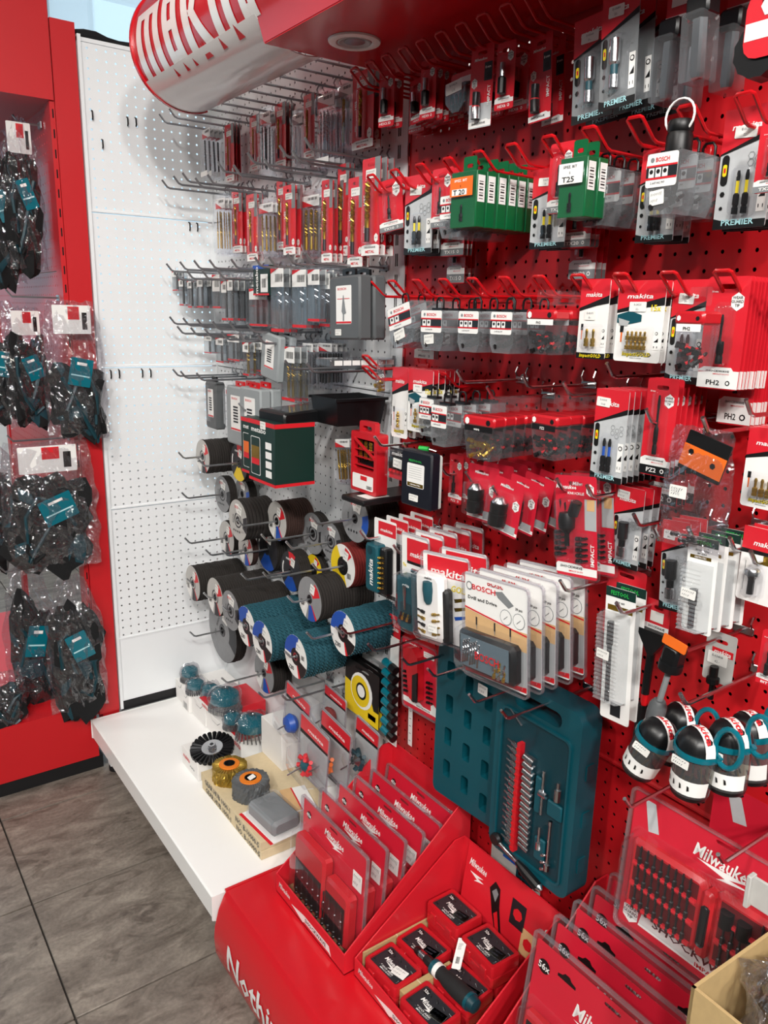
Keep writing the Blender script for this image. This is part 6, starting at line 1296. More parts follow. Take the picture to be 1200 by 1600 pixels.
stack(d_drill, (566, 247, 594, 399), .105, DR+'thickest bit, next to the slotted post', 3, .016, r_=.0062)
# ------------------------------------------------------------------ clear cases and tubes
def d_case(w, h, dep=.014, inner='dark', nb=1, foot=True, lh=.3, hang=True):
    rt = thing('drill_case', '', 'drill case'); b = MB(); b.bbox(-w/2, w/2, -dep, 0, .0-h, .0, 'smoke_plastic', .0015); b.build('tube', rt)
    if hang: b = MB(); b.prism(rrect(w*.6, .014, .002, 2, 0, .005), -dep*.5-.0008, -dep*.5, 'clear_plastic', holes=[slot(w*.3, .005, .004)]); b.build('hanger', rt)
    b = MB(); y = -dep-.0005; b.rect(-w*.46, w*.46, -h*lh, -h*.02, y, 'card_white'); b.flat([(-w*.46, -h*.02), (w*.1, -h*.02), (-w*.46, -h*.1)], y-.0003, 'red_print'); barcode(b, w*.12, -h*(lh*.55), w*.5, h*lh*.4, y-.0004, int(px_seed()))
    b.build('label', rt)
    if foot: MB().rect(-w*.46, w*.46, -h*.98, -h*.93, y, 'red_print').build('foot_strip', rt)
    m = {'dark': 'bit_dark', 'gold': 'gold', 'steel': 'chrome'}[inner]
    for k in range(nb):
        x = w*(-.3+.6*(k+.5)/nb); part(rt, 'drill_bit', lambda b: drill(b, x, -h*.06, h*.86, min(.0045, w*.3/nb), m, -dep*.5, m, 5))
    return rt
_ps = [0]
def px_seed(): _ps[0] += 1; return _ps[0]
CT = 'clear drill case with white label, '
def z3(a, b, c, d): return (250+a/3, 400+b/3, 250+c/3, 400+d/3)
for i, (bx, d, l_, kw) in enumerate([
    (z3(78, 70, 104, 165), .13, 'smallest, nearest the end panel', dict(inner='dark')), (z3(110, 105, 132, 235), .13, 'slim, next to the smallest', {}), (z3(150, 112, 172, 245), .13, 'slim, third on the tube row', {}), (z3(195, 102, 224, 245), .12, 'with red foot, left of the pale cluster', {}), (z3(226, 102, 264, 240), .10, 'pale and empty looking', dict(foot=False)), (z3(266, 85, 305, 248), .11, 'with large white sticker', dict(lh=.5)),
    (z3(310, 115, 336, 305), .12, 'with two white labels, slim', {}), (z3(338, 100, 366, 306), .12, 'with dark drill bit inside', {}), (z3(368, 100, 424, 322), .08, 'wide and grey', dict(foot=False, lh=.12)),
    (z3(432, 105, 466, 240), .06, 'with blue band behind the green header', {}), (z3(438, 150, 530, 332), .11, 'wide with red cap and price sticker', dict(nb=2)),
    (z3(542, 52, 608, 362), .13, 'long, red corner print, foremost of the long tubes', dict(inner='steel')), (z3(612, 80, 646, 322), .08, 'long and narrow between the labelled tubes', dict(inner='steel')), (z3(642, 60, 714, 342), .12, 'long with SDS drill bit and barcode', dict(inner='steel')), (z3(716, 60, 776, 312), .12, 'long with barcode, right of the SDS bit', dict(inner='steel')), (z3(772, 78, 824, 336), .10, 'long, second from the dark grey case', dict(inner='steel')), (z3(822, 90, 858, 372), .08, 'longest, touching the dark grey case', dict(inner='steel')),
    (z3(226, 372, 264, 456), .09, 'tiny, in the row under the tubes', {}), (z3(282, 382, 320, 500), .10, 'small with grey window', {}), (z3(336, 366, 396, 492), .10, 'squarish with two labels', dict(nb=2)), (z3(410, 402, 440, 562), .12, 'slim with gold drill bit', dict(inner='gold')), (z3(442, 392, 504, 542), .09, 'wide with dark bits', dict(nb=2)), (z3(592, 420, 658, 682), .12, 'tall with gold bits above the black tray', dict(inner='gold', nb=2))]):
    stack(d_case, bx, d, CT+l_, 3 if i > 2 else 2, .018, jit=2, top=0, **kw)
def d_greencase(w, h):
    rt = thing('green_drill_case', '', 'drill case'); b = MB(); b.bbox(-w/2, w/2, -.02, 0, -h, 0, 'green_dark', .001); b.rect(-w/2, w/2, -h*.12, 0, -.0206, 'blue_print'); b.rect(-w/2, w/2, -h, -h*.94, -.0206, 'red_print'); b.build('box', rt); b = MB(); b.rect(0, w*.45, -h*.9, -h*.3, -.0212, 'card_white'); barcode(b, w*.22, -h*.6, w*.25, h*.3, -.0215, 5); b.text('metabo', -w*.25, -h*.5, w*.18, 'card_white', -.021, rot=90); b.build('label', rt); return rt
stack(d_greencase, z3(470, 45, 545, 185), .12, 'small dark green drill case with blue band among the clear tubes', 3, .024, jit=1, top=0)
def d_greycase(w, h, dep=.03, handle=False, m='case_midgrey', lab='card_white', stepped=False):
    rt = thing('grey_drill_case', '', 'drill case'); b = MB(); b.bbox(-w/2, w/2, -dep, 0, -h, 0, m, .004); b.build('shell', rt)
    b = MB(); b.prism(rrect(w*.5, h*.6, .002, 1, 0, -h*.45), -dep-.0006, -dep-.0002, lab); y = -dep-.001; b.text('BOSCH', -w*.05, -h*.2, h*.035, 'red_print', y, w=w*.28); b.rect(-w*.25, w*.25, -h*.74, -h*.71, y, 'red_print')
    if stepped: b.flat([(-.001, -h*.3), (.001, -h*.3), (w*.06, -h*.5), (w*.09, -h*.58), (w*.02, -h*.6), (w*.02, -h*.7), (-w*.02, -h*.7), (-w*.02, -h*.6), (-w*.06, -h*.55)], y-.0003, 'card_midgrey'); b.rect(-w*.2, w*.2, -h*.36, -h*.35, y, 'red_print')
    else:
        for k in range(6): b.rect(-w*.12, w*.12, -h*(.36+.05*k), -h*(.33+.05*k), y, 'label_dark')
    b.build('label', rt); b = MB(); b.prism(rrect(w*.4, .016, .003, 2, 0, .006), -dep*.6, -dep*.4, 'red_wire' if handle else 'black_plastic', holes=[slot(w*.2, .006, .006)]); b.build('hanger', rt)
    if stepped: sticker(rt, -w*.18, -h*.88, w*.2, h*.1, -dep-.001)
    return rt
stack(d_greycase, (532, 432, 580, 531), .15, 'dark grey step drill case beside the slotted post', 2, .034, top=0, m='case_grey', stepped=True, jit=1, tilt=-2)
stack(d_greycase, z3(512, 366, 596, 582), .13, 'pale grey drill case tilted over the black tray', 2, .03, top=0, tilt=8, jit=1, dep=.02)
stack(d_sleeve, (473, 530, 490, 610), .09, SL+'steel bits hanging left above the upright black bin', 4, .016, m='chrome', nb=2, r_=.003)
stack(d_sleeve, (497, 530, 520, 607), .07, SL+'dark bits hanging right above the upright black bin', 4, .014, nb=3, r_=.003)
stack(d_sleeve, z3(220, 582, 256, 782), .12, SL+'dark bits left of the grey cases', 3, .016, nb=1, r_=.003)
stack(d_greycase, z3(258, 588, 308, 804), .1, 'dark slate drill case left of the pale ones', 1, top=0, m='case_grey', dep=.03)
stack(d_sleeve, z3(312, 600, 350, 806), .12, SL+'gold bit with red foot beside the slate case', 2, .02, m='gold', nb=1, r_=.003)
stack(d_greycase, z3(358, 612, 450, 882), .12, 'pale grey drill case with red hanger, left of the pair', 2, .03, top=0, handle=True, jit=1)
stack(d_greycase, z3(422, 618, 522, 905), .15, 'pale grey drill case with red hanger, right of the pair', 2, .03, top=0, handle=True, jit=1)
# long clear case lying over two hooks
p, q = PX(470, 568, -.19), PX(577, 578, -.19); t = thing('clear_strip_case', 'long clear case with small compartments lying across two hooks', 'case', (-.105, (p.y+q.y)/2+.04, p.z), 0)
b = MB(); b.bbox(-.085, .085, -.03, .03, 0, .016, 'smoke_plastic', .002); b.build('shell', t)
for k in range(7): b = MB(); b.box(-.075+.022*k, -.056+.022*k, -.031, -.0302, .003, .013, 'card_white'); b.build('compartment_label', t)
# black bins
def bin_(label, loc, w, d, h, rot):
    t = thing('black_bin', label, 'storage bin', loc, rot=rot); th = .002; b = MB()
    lo = [(-w*.44, -d*.44), (w*.44, -d*.44), (w*.44, d*.44), (-w*.44, d*.44)]; hi = [(-w/2, -d/2), (w/2, -d/2), (w/2, d/2), (-w/2, d/2)]
    def sc_(l, k): return [(x-math.copysign(k, x), y-math.copysign(k, y)) for x, y in l]
    rows = [(lo, 0), (hi, h), (sc_(hi, th), h), (sc_(lo, th), th)]
    b.add([(x, y, z) for l, z in rows for x, y in l], [(3, 2, 1, 0)]+[(r_*4+i, r_*4+(i+1) % 4, (r_+1)*4+(i+1) % 4, (r_+1)*4+i) for r_ in range(3) for i in range(4)]+[(12, 13, 14, 15)], 'black_plastic'); b.build('tub', t)
    b = MB(); b.box(-w/2-.004, w/2+.004, -d/2-.004, -d/2, h-.006, h, 'black_plastic'); b.box(-w/2-.004, w/2+.004, d/2, d/2+.004, h-.006, h, 'black_plastic'); b.build('rim', t); return t
p = PX(535, 640, -.1); bin_('open black storage bin standing upright on the hooks', (-.085, p.y-.0, p.z-.03), .13, .11, .06, (0, R(0), 0))
p = PX(478, 648, -.13); t = thing('black_flat_case', 'flat black case lying on two hooks in front of the upright bin', 'case', (-.125, p.y-.02, p.z-.006), rot=(0, R(-3), R(4))); b = MB(); b.bbox(-.11, .10, -.055, .055, 0, .028, 'black_plastic', .004); b.build('shell', t); b = MB(); b.box(-.09, .08, -.045, .045, .028, .0285, 'smoke_plastic'); b.build('window', t)
p = PX(590, 778, -.12); t = thing('black_flat_tray', 'thin black tray with white label lying over the hooks by the slotted post', 'tray', (-.1, p.y, p.z), rot=(0, 0, R(2))); b = MB(); b.bbox(-.08, .09, -.03, .05, -.006, .006, 'black_plastic', .003); b.build('shell', t); b = MB(); b.box(-.06, -.005, -.02, .02, .0062, .0066, 'sticker'); b.build('label', t)
# green and red jigsaw blade boxes
def d_metabo(w, h, dep=.07, second=False):
    rt = thing('green_box', '', 'box'); b = MB(); b.bbox(-w/2, w/2, -dep, 0, -h, 0, 'green_dark', .0008); b.build('carton', rt); b = MB(); y = -dep-.0004; b.rect(-w/2, w/2, -h*.07, 0, y, 'red_print'); b.rect(-w/2, w/2, -h, -h*.95, y, 'red_print')
    b.add([(w/2+.0004, -dep, -h), (w/2+.0004, 0, -h), (w/2+.0004, 0, -h*.95), (w/2+.0004, -dep, -h*.95)], [(0, 1, 2, 3)], 'red_print'); b.add([(w/2+.0004, -dep, -h*.07), (w/2+.0004, 0, -h*.07), (w/2+.0004, 0, 0), (w/2+.0004, -dep, 0)], [(0, 1, 2, 3)], 'red_print')
    b.text('metabo', -w*.1, -h*.15, h*.08, 'card_white', y, w=w*.55); b.flat(rrect(w*.36, h*.62, .004, 2, -w*.22, -h*.58), y, 'card_white'); b.flat(rrect(w*.33, h*.6, .004, 2, -w*.22, -h*.58), y-.0003, 'green_dark'); b.rect(-w*.37, -w*.07, -h*.72, -h*.42, y-.0006, 'gold' if second else 'orange_print'); b.rect(-w*.37, -w*.07, -h*.72, -h*.62, y-.0008, 'red_print')
    for k in range(4): b.rect(w*.16, w*.38, -h*(.42+.15*k), -h*(.31+.15*k), y, 'card_white')
    b.build('print', rt); sticker(rt, w*.08, -h*.06, w*.2, h*.12, y-.0005); return rt
stack(d_metabo, (417, 652, 449, 737), .15, 'green and red carton of saw blades, left of the pair', 1, top=0)
stack(d_metabo, (448, 654, 491, 748), .16, 'green and red carton of saw blades with gold picture, right of the pair', 1, top=0, second=True, dep=.1)
stack(d_sleeve, (523, 680, 547, 757), .1, SL+'gold bits tilted between the green carton and red case', 5, .013, m='gold', nb=3, r_=.0026, tilt=-8)
y, w, zt_, h = wallbox(548, 676, 588, 770, .14); t = thing('red_drill_set', 'red drill set case with a window of drill bits and white label', 'drill set', (-.14, y, zt_), FACE)
b = MB(); b.prism(rrect(w, h, .004, 2, 0, -h/2), -.0, .028, 'translucent_red', holes=[rrect(w*.78, h*.5, .002, 1, 0, -h*.36)]); b.build('frame', t); MB().box(-w*.42, w*.42, .020, .024, -h*.62, -h*.1, 'card_black').build('well', t)
for k in range(3): b = MB(); b.box(-w*.4, w*.4, .002, .018, -h*(.30+.13*k), -h*(.285+.13*k), 'translucent_red'); b.build('rail', t)
for k in range(12): b = MB(); drill(b, 0, 0, h*.42, .0012+.00018*k, 'gold' if k % 3 else 'bit_dark', 0, 'bit_dark'); b.build('drill_bit', t, (w*(-.36+.065*k), .010, -h*.14))
b = MB(); b.prism(rrect(w*.8, h*.24, .002, 1, -w*.02, -h*.82), -.0006, 0, 'card_white'); b.rect(-w*.1, w*.15, -h*.79, -h*.72, -.001, 'red_print'); barcode(b, w*.24, -h*.89, w*.2, h*.06, -.001, 9); b.build('label', t); b = MB(); b.prism(rrect(w*.6, .03, .006, 3, 0, .008), .008, .02, 'translucent_red', holes=[slot(w*.35, .01, .008)]); b.build('handle', t)
b = MB(); b.prism([(-w*.4, -h*.12), (-w*.34, -h*.10), (w*.42, -h*.36), (w*.42, -h*.4)], -.003, .001, 'translucent_red'); b.build('strap', t)
# ------------------------------------------------------------------ grinding discs
def q1(x, y): return 250+x*.325, 660+y*.325
def q2(x, y): return 250+x*.325, 850+y*.325
GD = 'black grinding disc with '
TIPS = [272, 303, 277, None, None, 364, 283, 315, 340, 370, 403, 441, 481, 481, 404, 287, 313, 342, 291, 371, 404, 440, 533, 442, 340]
for k_, ((px, py), hp, d, n, th, st, lab) in enumerate([
    (q1(205, 165), 53.6, .135, 16, .0066, 'lightgrey', GD+'pale label in the long stack, top hook by the corner'), (q1(378, 195), 60, .095, 9, .0066, 'darkyellow', GD+'dark and yellow label under the grey cases'),
    (q1(300, 345), 58, .075, 4, .006, 'grey', 'grey labelled disc, thin stack by the corner hook'), (q1(395, 345), 52, .05, 4, .006, 'blue', 'small grey disc behind the film-wrapped stack'),
    (q1(375, 470), 66.6, .16, 9, .0095, 'clear', 'pale disc in a film-wrapped, spaced stack'), (q1(562, 475), 63.4, .095, 13, .0062, 'brown', 'brown-edged disc with pale label, right of the film-wrapped stack'),
    (q1(320, 555), 55, .075, 4, .006, 'lightgrey', 'pale disc with dark centre, below the thin corner stack'), (q1(412, 612), 52, .085, 3, .006, 'brown', 'tan disc half hidden under the film-wrapped stack'),
    (q1(515, 610), 72, .045, 5, .006, 'darkblue', 'large dark blue disc close to the pegboard'), (q2(627, 132), 65, .07, 6, .006, 'darkblue', 'dark disc with red and blue label above the brown stack'),
    (q1(735, 535), 67, .04, 4, .006, 'grey', 'grey disc close to the pegboard, left of the big dark stack'), (q1(822, 575), 62, .07, 5, .006, 'grey', 'grey disc with white sticker, above the red-edged disc'),
    (q1(938, 462), 76.4, .095, 13, .0062, 'blue', 'big grey and blue disc beside the slotted post'), (q1(880, 690), 71.5, .085, 10, .0068, 'redpads', 'red-edged sanding disc with yellow and white label'),
    (q2(740, 125), 50, .035, 3, .006, 'yellow', 'yellow labelled disc behind the red-edged one'), (q2(158, 190), 57, .175, 22, .0066, 'lightgrey', GD+'metal hub in the long left stack'),
    (q2(265, 255), 62, .175, 22, .0068, 'lightgrey', GD+'pale label in the middle long stack'), (q2(340, 320), 65, .18, 22, .0068, 'grey', GD+'grey label in front of the big cutting disc'),
    (q2(300, 415), 104, .085, 8, .004, 'big', 'large thin grey cutting disc hanging low by the corner'), (q2(415, 395), 65, .18, 13, .0125, 'flap', 'teal flap disc in the left long stack'),
    (q2(492, 470), 68.3, .185, 13, .0125, 'flap', 'teal flap disc in the middle long stack'), (q2(653, 540), 71.5, .185, 13, .0125, 'flap', 'teal flap disc in the lowest long stack'), (q2(880, 430), 73, .15, 10, .0125, 'flap', 'teal flap disc in the stack next to the slotted post'),
    (q2(720, 265), 73, .16, 20, .0068, 'makita', GD+'red and blue label in the thick dark stack'), (q2(500, 620), 66, .075, 8, .007, 'makita', GD+'blue and red label hanging lowest, under the flap discs')]):
    discs(px, py, hp, d, n, th, st, lab, spread=.002, name='flap_disc' if st == 'flap' else 'grinding_disc', tip=TIPS[k_])
def d_yellow(w, h):
    c = Card(w, h, 'card_black', name='blade_card', cat='blade card', r=.003); c.P([(-.5, .4), (.5, .55), (.5, 1), (-.5, 1)], 'label_yellow'); c.P([(.2, .35), (.5, .3), (.5, .7), (.36, .7)], 'card_black', .0003)
    b = c.b; n = 20; zc = c.z(.48); b.flat(ngon(n, w*.32, 0, zc), c.y-.0006, 'card_white'); b.flat(ngon(n, w*.27, -w*.03, zc-.002), c.y-.0009, 'label_yellow'); b.flat(ngon(n, w*.15, 0, zc), c.y-.0012, 'card_black'); b.flat(ngon(n, w*.11, 0, zc), c.y-.0015, 'card_white'); c.R(.2, .42, .8, .9, 'sticker'); return c.done()
stack(d_yellow, (539, 1040, 592, 1122), .07, 'black and yellow cutting blade card beside the slotted post', 3, .014)
# clear sheet pack behind the yellow card
stack(d_plate, (565, 1028, 603, 1140), .03, 'pale blister card behind the yellow blade card', 1, m='card_grey')
stack(d_plate, (455, 1050, 532, 1092), .02, 'grey card with green lines behind the flap discs', 1, m='card_grey', lines=(('///', .3, .5, .5, 'green_print'),))
# ------------------------------------------------------------------ goods on the white shelf
def carton(label, x0, x1, y0, y1, z0, z1, m='paper_white', top=None, name='carton', text=None, flap=True, rz=0):
    cx_, cy_ = (x0+x1)/2, (y0+y1)/2; t = thing(name, label, 'box', (cx_, cy_, z0), rz); w, d, h = (x1-x0)/2, abs(y1-y0)/2, z1-z0; b = MB(); c = .0008
    b.bbox(-w, w, -d, d, 0, h, m, c); b.build('body', t)
    if top: MB().box(-w, w, -d, d, h, h+.0006, top).build('top_print', t)
    if flap: b = MB(); b.add([(-w-.0004, d*.7, h), (-w-.0004, d*.3, h*.72), (-w-.0004, -d*.3, h*.72), (-w-.0004, -d*.7, h), (-w-.0009, d*.66, h), (-w-.0009, d*.28, h*.75), (-w-.0009, -d*.28, h*.75), (-w-.0009, -d*.66, h)], [(0, 1, 5, 4), (1, 2, 6, 5), (2, 3, 7, 6)], 'card_midgrey'); b.build('flap_line', t)
    if text:
        q = MB()
        for s, u, v, sz, mm in text: q.text(s, u*2*d, v*h, sz, mm, 0, al='c')
        q.build('lettering', t, (-w-.0008, 0, 0), (0, 0, FACE))
    return t
SZ = .186
carton('white carton at the end panel with a small teal brush on it', -.19, -.105, -.012, -.078, SZ, .255)
carton('white carton with barcode under the second teal brush', -.197, -.12, -.082, -.143, SZ, .248, text=(('|||||', 0, .3, .018, 'card_midgrey'),))
carton('long white carton under the third teal brush', -.188, -.10, -.148, -.256, SZ, .252)
carton('white carton with flap under the red box', -.185, -.09, -.262, -.385, SZ, .25)
carton('red and white box under the large plastic-wrapped cup brush', -.19, -.10, -.215, -.305, .2525, .272, 'card_white', 'card_red', flap=False, text=(('makita', 0, .5, .012, 'red_print'),))
carton('red box behind the cup brushes with white label', -.10, -.02, -.20, -.34, SZ, .27, 'card_red', flap=False)
carton('white and red box lying at the back near the corner', -.10, -.02, -.02, -.14, SZ, .25, 'paper_white', flap=False, text=(('makita', 0, .5, .012, 'red_print'),))
carton('red and white box under the biggest teal cup brush', -.178, -.085, -.39, -.49, SZ, .247, 'card_white', 'card_red', flap=False, text=(('makita', .2, .7, .016, 'red_print'),))
carton('white box with red print under the twisted wire wheel', -.323, -.225, -.405, -.52, SZ, .243, text=(('makita', -.2, .6, .013, 'red_print'), ('~~', .15, .4, .02, 'card_midgrey')), flap=False)
kt = (('GEAR HUB 1000-1', -.2, .5, .015, 'card_dark'), ('NO. B-10000-5', .3, .5, .015, 'card_dark'))
carton('flat brown carton, lower of two, under the abrasive wheels', -.326, -.10, -.556, -.91, SZ, .2095, 'kraft_light', flap=False, text=kt)
carton('flat brown carton, upper of two, carrying the abrasive wheels', -.327, -.10, -.552, -.908, .210, .2345, 'kraft_light', flap=False, text=kt)
carton('plain white upright box on the brown cartons', -.141, -.071, -.55, -.672, .235, .348, 'paper_white', flap=False)
def cupbrush(label, px, py, z, r, h, knot=False, zip_=True):
    p = PZ(px, py, z); t = thing('cup_brush', label, 'wire brush', p); b = MB()
    b.lathe([(0, h), (r*.18, h), (r*.2, h*.93), (r*.55, h*.9), (r*.85, h*.74), (r*.92, h*.45), (r*.9, h*.40), (0, h*.40)], 'teal_gloss', 22); b.build('cup', t)
    b = MB(); b.lathe([(0, h*.93), (r*.2, h*.94), (r*.2, h*1.03), (r*.1, h*1.03), (0, h*.98)], 'chrome', 6); b.build('nut', t)
    b = MB(); n = 26 if knot else 60
    for k in range(n):
        a = 2*math.pi*k/n; r1 = r*(1.0+.06*rnd.random()); b.tube([(r*.86*math.cos(a), r*.86*math.sin(a), h*.42), (r1*math.cos(a+.1), r1*math.sin(a+.1), .001)], .0022 if knot else .0012, 'wire_steel', 5)
    o = b.build('wires', t); o['kind'] = 'stuff'
    if zip_: bb = bagmesh(r*2.25, h*1.15, r*2.1, int(px), gather=.55, amp=.004, nx=12, nz=12); bb.xf(T3(0, 0, h*1.16)); bb.v = [(x, y, max(.0015, z_)) for x, y, z_ in bb.v]; bb.build('plastic_wrap', t)
    return t
cupbrush('small teal cup brush wrapped in plastic on the carton nearest the end panel', 297, 1063, .256, .031, .055)
cupbrush('small teal cup brush with coarse wires, second from the end panel', 306, 1082, .249, .031, .05, True)
cupbrush('small teal cup brush wrapped in plastic, third from the end panel', 329, 1091, .253, .031, .052)
cupbrush('large teal cup brush wrapped in plastic on a red box', 352, 1107, .274, .05, .07)
cupbrush('small teal cup brush half hidden behind the biggest one', 364, 1136, .251, .03, .05)
cupbrush('biggest teal cup brush with knotted wires and price label', 395, 1150, .249, .05, .07, True)
# twisted wire wheel, tilted on its box
p = PZ(332, 1175, .245); t = thing('wire_wheel', 'twisted knot wire wheel lying on a white box', 'wire brush', p+Vector((.0, .0, .012)), rot=(R(8), R(-10), 0))
b = MB()
for k in range(26):
    a = 2*math.pi*k/26; b.tube([(.026*math.cos(a), .026*math.sin(a), 0), (.062*math.cos(a+.06), .062*math.sin(a+.06), .001)], [.0032, .0068], 'bit_dark', 7)
o = b.build('knots', t); o['kind'] = 'stuff'; b = MB(); b.lathe([(0, .006), (.012, .006), (.013, .004), (.030, .005), (.032, .0), (.030, -.005), (0, -.006)], 'chrome', 24); b.build('hub_plate', t); b = MB(); b.lathe([(.006, .006), (.011, .006), (.011, .016), (.006, .016), (.006, .006)], 'chrome', 6); b.build('nut', t)
def drumwheel(label, px, py, z, r, h, m, stick=False):
    p = PZ(px, py, z); t = thing('drum_wheel', label, 'abrasive wheel', p); b = MB(); n = 72; v = []; f = []
    ks = 6
    for j in range(ks+1):
        for k in range(n): rr = r*(1+.11*(rnd.random()-.5)+.02*(k % 2)); a = 2*math.pi*k/n; v.append((rr*math.cos(a), rr*math.sin(a), h*j/ks+.002*(rnd.random()-.5)*(0 < j)))
    for j in range(ks):
        for k in range(n): f.append((j*n+k, j*n+(k+1) % n, (j+1)*n+(k+1) % n, (j+1)*n+k))
    o2 = len(v); v += [(r*.5*math.cos(2*math.pi*k/n), r*.5*math.sin(2*math.pi*k/n), h+.002*(k % 2)) for k in range(n)]; f += [(ks*n+k, ks*n+(k+1) % n, o2+(k+1) % n, o2+k) for k in range(n)]
    b.add(v, f, m); b.build('bristles', t, smooth=0)
    b = MB(); b.lathe([(r*.62, h+.001), (r*.60, h+.004), (r*.34, h+.0045), (r*.34, h*.5)], 'orange', 26); b.build('flange', t); b = MB(); b.lathe([(r*.34, h+.0048), (r*.30, h+.005), (r*.27, h*.4), (0, h*.4)], 'dark_steel', 22); b.build('bore', t)
    if stick: q = MB().prism(rrect(.022, .012, .001, 1), -.0003, 0, 'sticker'); q.build('price_sticker', t, (0, -.006, h+.008), (R(-70), 0, R(20)))
    return t
drumwheel('brass wire drum wheel with orange flange on the brown carton', 359, 1216, .235, .045, .042, 'wire_brass')
drumwheel('grey abrasive drum wheel with orange flange and price tag', 392, 1241, .235, .047, .046, 'case_grey', True)
p = PZ(416, 1288, .236)+Vector((.012, 0, 0)); t = thing('sanding_block_pack', 'grey sanding block in a clear blister lying on the brown carton', 'sanding block', p, R(4))
b = MB(); b.box(-.045, .06, -.075, .075, 0, .0015, 'card_white'); b.box(-.046, -.038, -.075, .075, .0012, .002, 'red_print'); b.build('card', t); b = MB(); b.bbox(-.03, .05, -.062, .062, .002, .042, 'card_midgrey', .008); b.build('block', t); b = MB(); dome(b, -.036, .056, -.068, .068, .047, ins=.012); b.xf(Matrix.Rotation(R(-90), 4, 'X')); b.build('blister', t)
p = PZ(462, 1250, .236); t = thing('flat_pack', 'white and wood coloured flat pack lying beside the white box', 'pack', p, R(-12)); b = MB(); b.box(-.03, .04, -.05, .05, 0, .004, 'card_white'); b.build('card', t); b = MB(); b.box(-.03, .0, -.05, .05, .004, .0045, 'wood_print'); b.box(.0, .004, -.05, .05, .004, .0046, 'red_print'); b.build('print', t)
# hanging brush packs
def d_brush(w, h, kind='flower', c1='red_print', c2='teal'):
    c = Card(w, h, 'card_grey', name='brush_pack', cat='brush pack', slotw=w*.3); c.R(-.5, .5, .05, .3, 'card_red'); mk_logo(c, .05, .2, .06); c.P([(-.5, .3), (.5, .28), (.5, .33), (-.5, .37)], 'card_black'); r = c.done(); zc = c.z(.7)
    if kind == 'flower':
        b = MB()
        for k in range(16):
            a = 2*math.pi*k/16; b.tube([(.006*math.cos(a), -.012, zc+.006*math.sin(a)), (.026*math.cos(a), -.03+.006*(k % 3), zc+.026*math.sin(a))], [.003, .0055], c1, 6)
        o = b.build('bristles', r); o['kind'] = 'stuff'; b = MB(); b.lathe([(0, .004), (.015, .002), (.017, .012), (.006, .022), (0, .022)], c2, 14, T3(0, -.012, zc) @ ROT_OUT); b.build('hub', r)
        b = MB(); b.tube([(0, -.03, zc), (0, -.07, zc-.01)], .002, 'chrome', 6); b.build('shank', r)
    else:
        b = MB(); b.lathe([(.0, 0), (.02, .002), (.026, .012), (.02, .026), (.008, .03), (0, .03)], c1, 20, T3(0, -.004, zc) @ ROT_OUT); b.build('bristles', r); b = MB(); b.tube([(0, -.03, zc), (0, -.055, zc-.006)], .002, 'chrome', 6); b.build('shank', r)
    part(r, 'blister', lambda b: (clam(b, w*1.06, h*1.04), dome(b, -w*.45, w*.45, c.z(.97), c.z(.4), .05, ins=.016))); return r
stack(d_brush, (449, 1080, 485, 1152), .15, 'clear pack with blue cup brush above the white box', 1, .05, tilt=8, kind='cup', c1='blue_print')
stack(d_brush, (508, 1080, 541, 1135), .1, 'clear pack with red cup brush under the flap discs', 1, tilt=5, kind='cup', c1='abrasive_red')
stack(d_brush, (471, 1131, 514, 1222), .19, 'clear pack with red and teal flower brush', 1, .06, tilt=6)
stack(d_brush, (503, 1125, 548, 1218), .15, 'clear pack with orange-red brush, between the flower brush and the teal one', 1, .06, tilt=6, c1='orange_print')
stack(d_brush, (557, 1130, 592, 1210), .1, 'clear pack with dark teal brush beside the slotted post', 1, .04, tilt=6, c1='teal_dark', c2='chrome')
# ------------------------------------------------------------------ brown carton with clear bags, right foreground
t0 = thing('display_stand', 'red cardboard stand under the open brown box beside the bit card display', 'display box', (-.27, -2.14, .201)); MB().bbox(-.09, .09, -.13, .13, 0, .402, 'card_red', .002).build('body', t0)
t = thing('open_carton', 'open brown cardboard box with a clear plastic bag inside', 'box', (-.27, -2.135, .604), R(-2))
W2, D2, H2 = .088, .12, .155; th = .004
for nm, q in (('side_panel', (-W2, -W2+th, -D2, D2)), ('side_panel', (W2-th, W2, -D2, D2)), ('end_panel', (-W2, W2, -D2, -D2+th)), ('end_panel', (-W2, W2, D2-th, D2))): MB().box(q[0], q[1], q[2], q[3], 0, H2, 'kraft').build(nm, t)
MB().box(-W2, W2, -D2, D2, 0, .004, 'kraft').build('floor_panel', t)
b = MB(); b.add([(-W2, -D2, H2), (W2, -D2, H2), (W2, -D2-.06, H2-.03), (-W2, -D2-.06, H2-.03)], [(0, 1, 2, 3)], 'kraft'); b.build('flap', t)
t2 = thing('clear_bag', 'crumpled clear plastic bag in the open brown box', 'bag', (-.27, -2.135, .825), R(-8)); bb = bagmesh(.15, .19, .19, 11, gather=.75, amp=.022, nx=24, nz=24); bb.build('bag', t2, smooth=0); blob(.11, .12, .13, 4, 'paper_white', amp=.3).build('white_content', t2, (0, 0, -.11))
p = PX(1186, 1395, -.2); t = thing('label_holder', 'pale grey plastic label holder on the end of a hook before the big kit', 'label holder', p, FACE); b = MB(); b.bbox(-.008, .03, -.004, 0, -.02, .02, 'label_lightgrey', .001); b.build('plate', t); b = MB(); b.bbox(-.012, -.006, -.012, .002, -.022, .022, 'label_lightgrey', .001); b.build('edge', t)
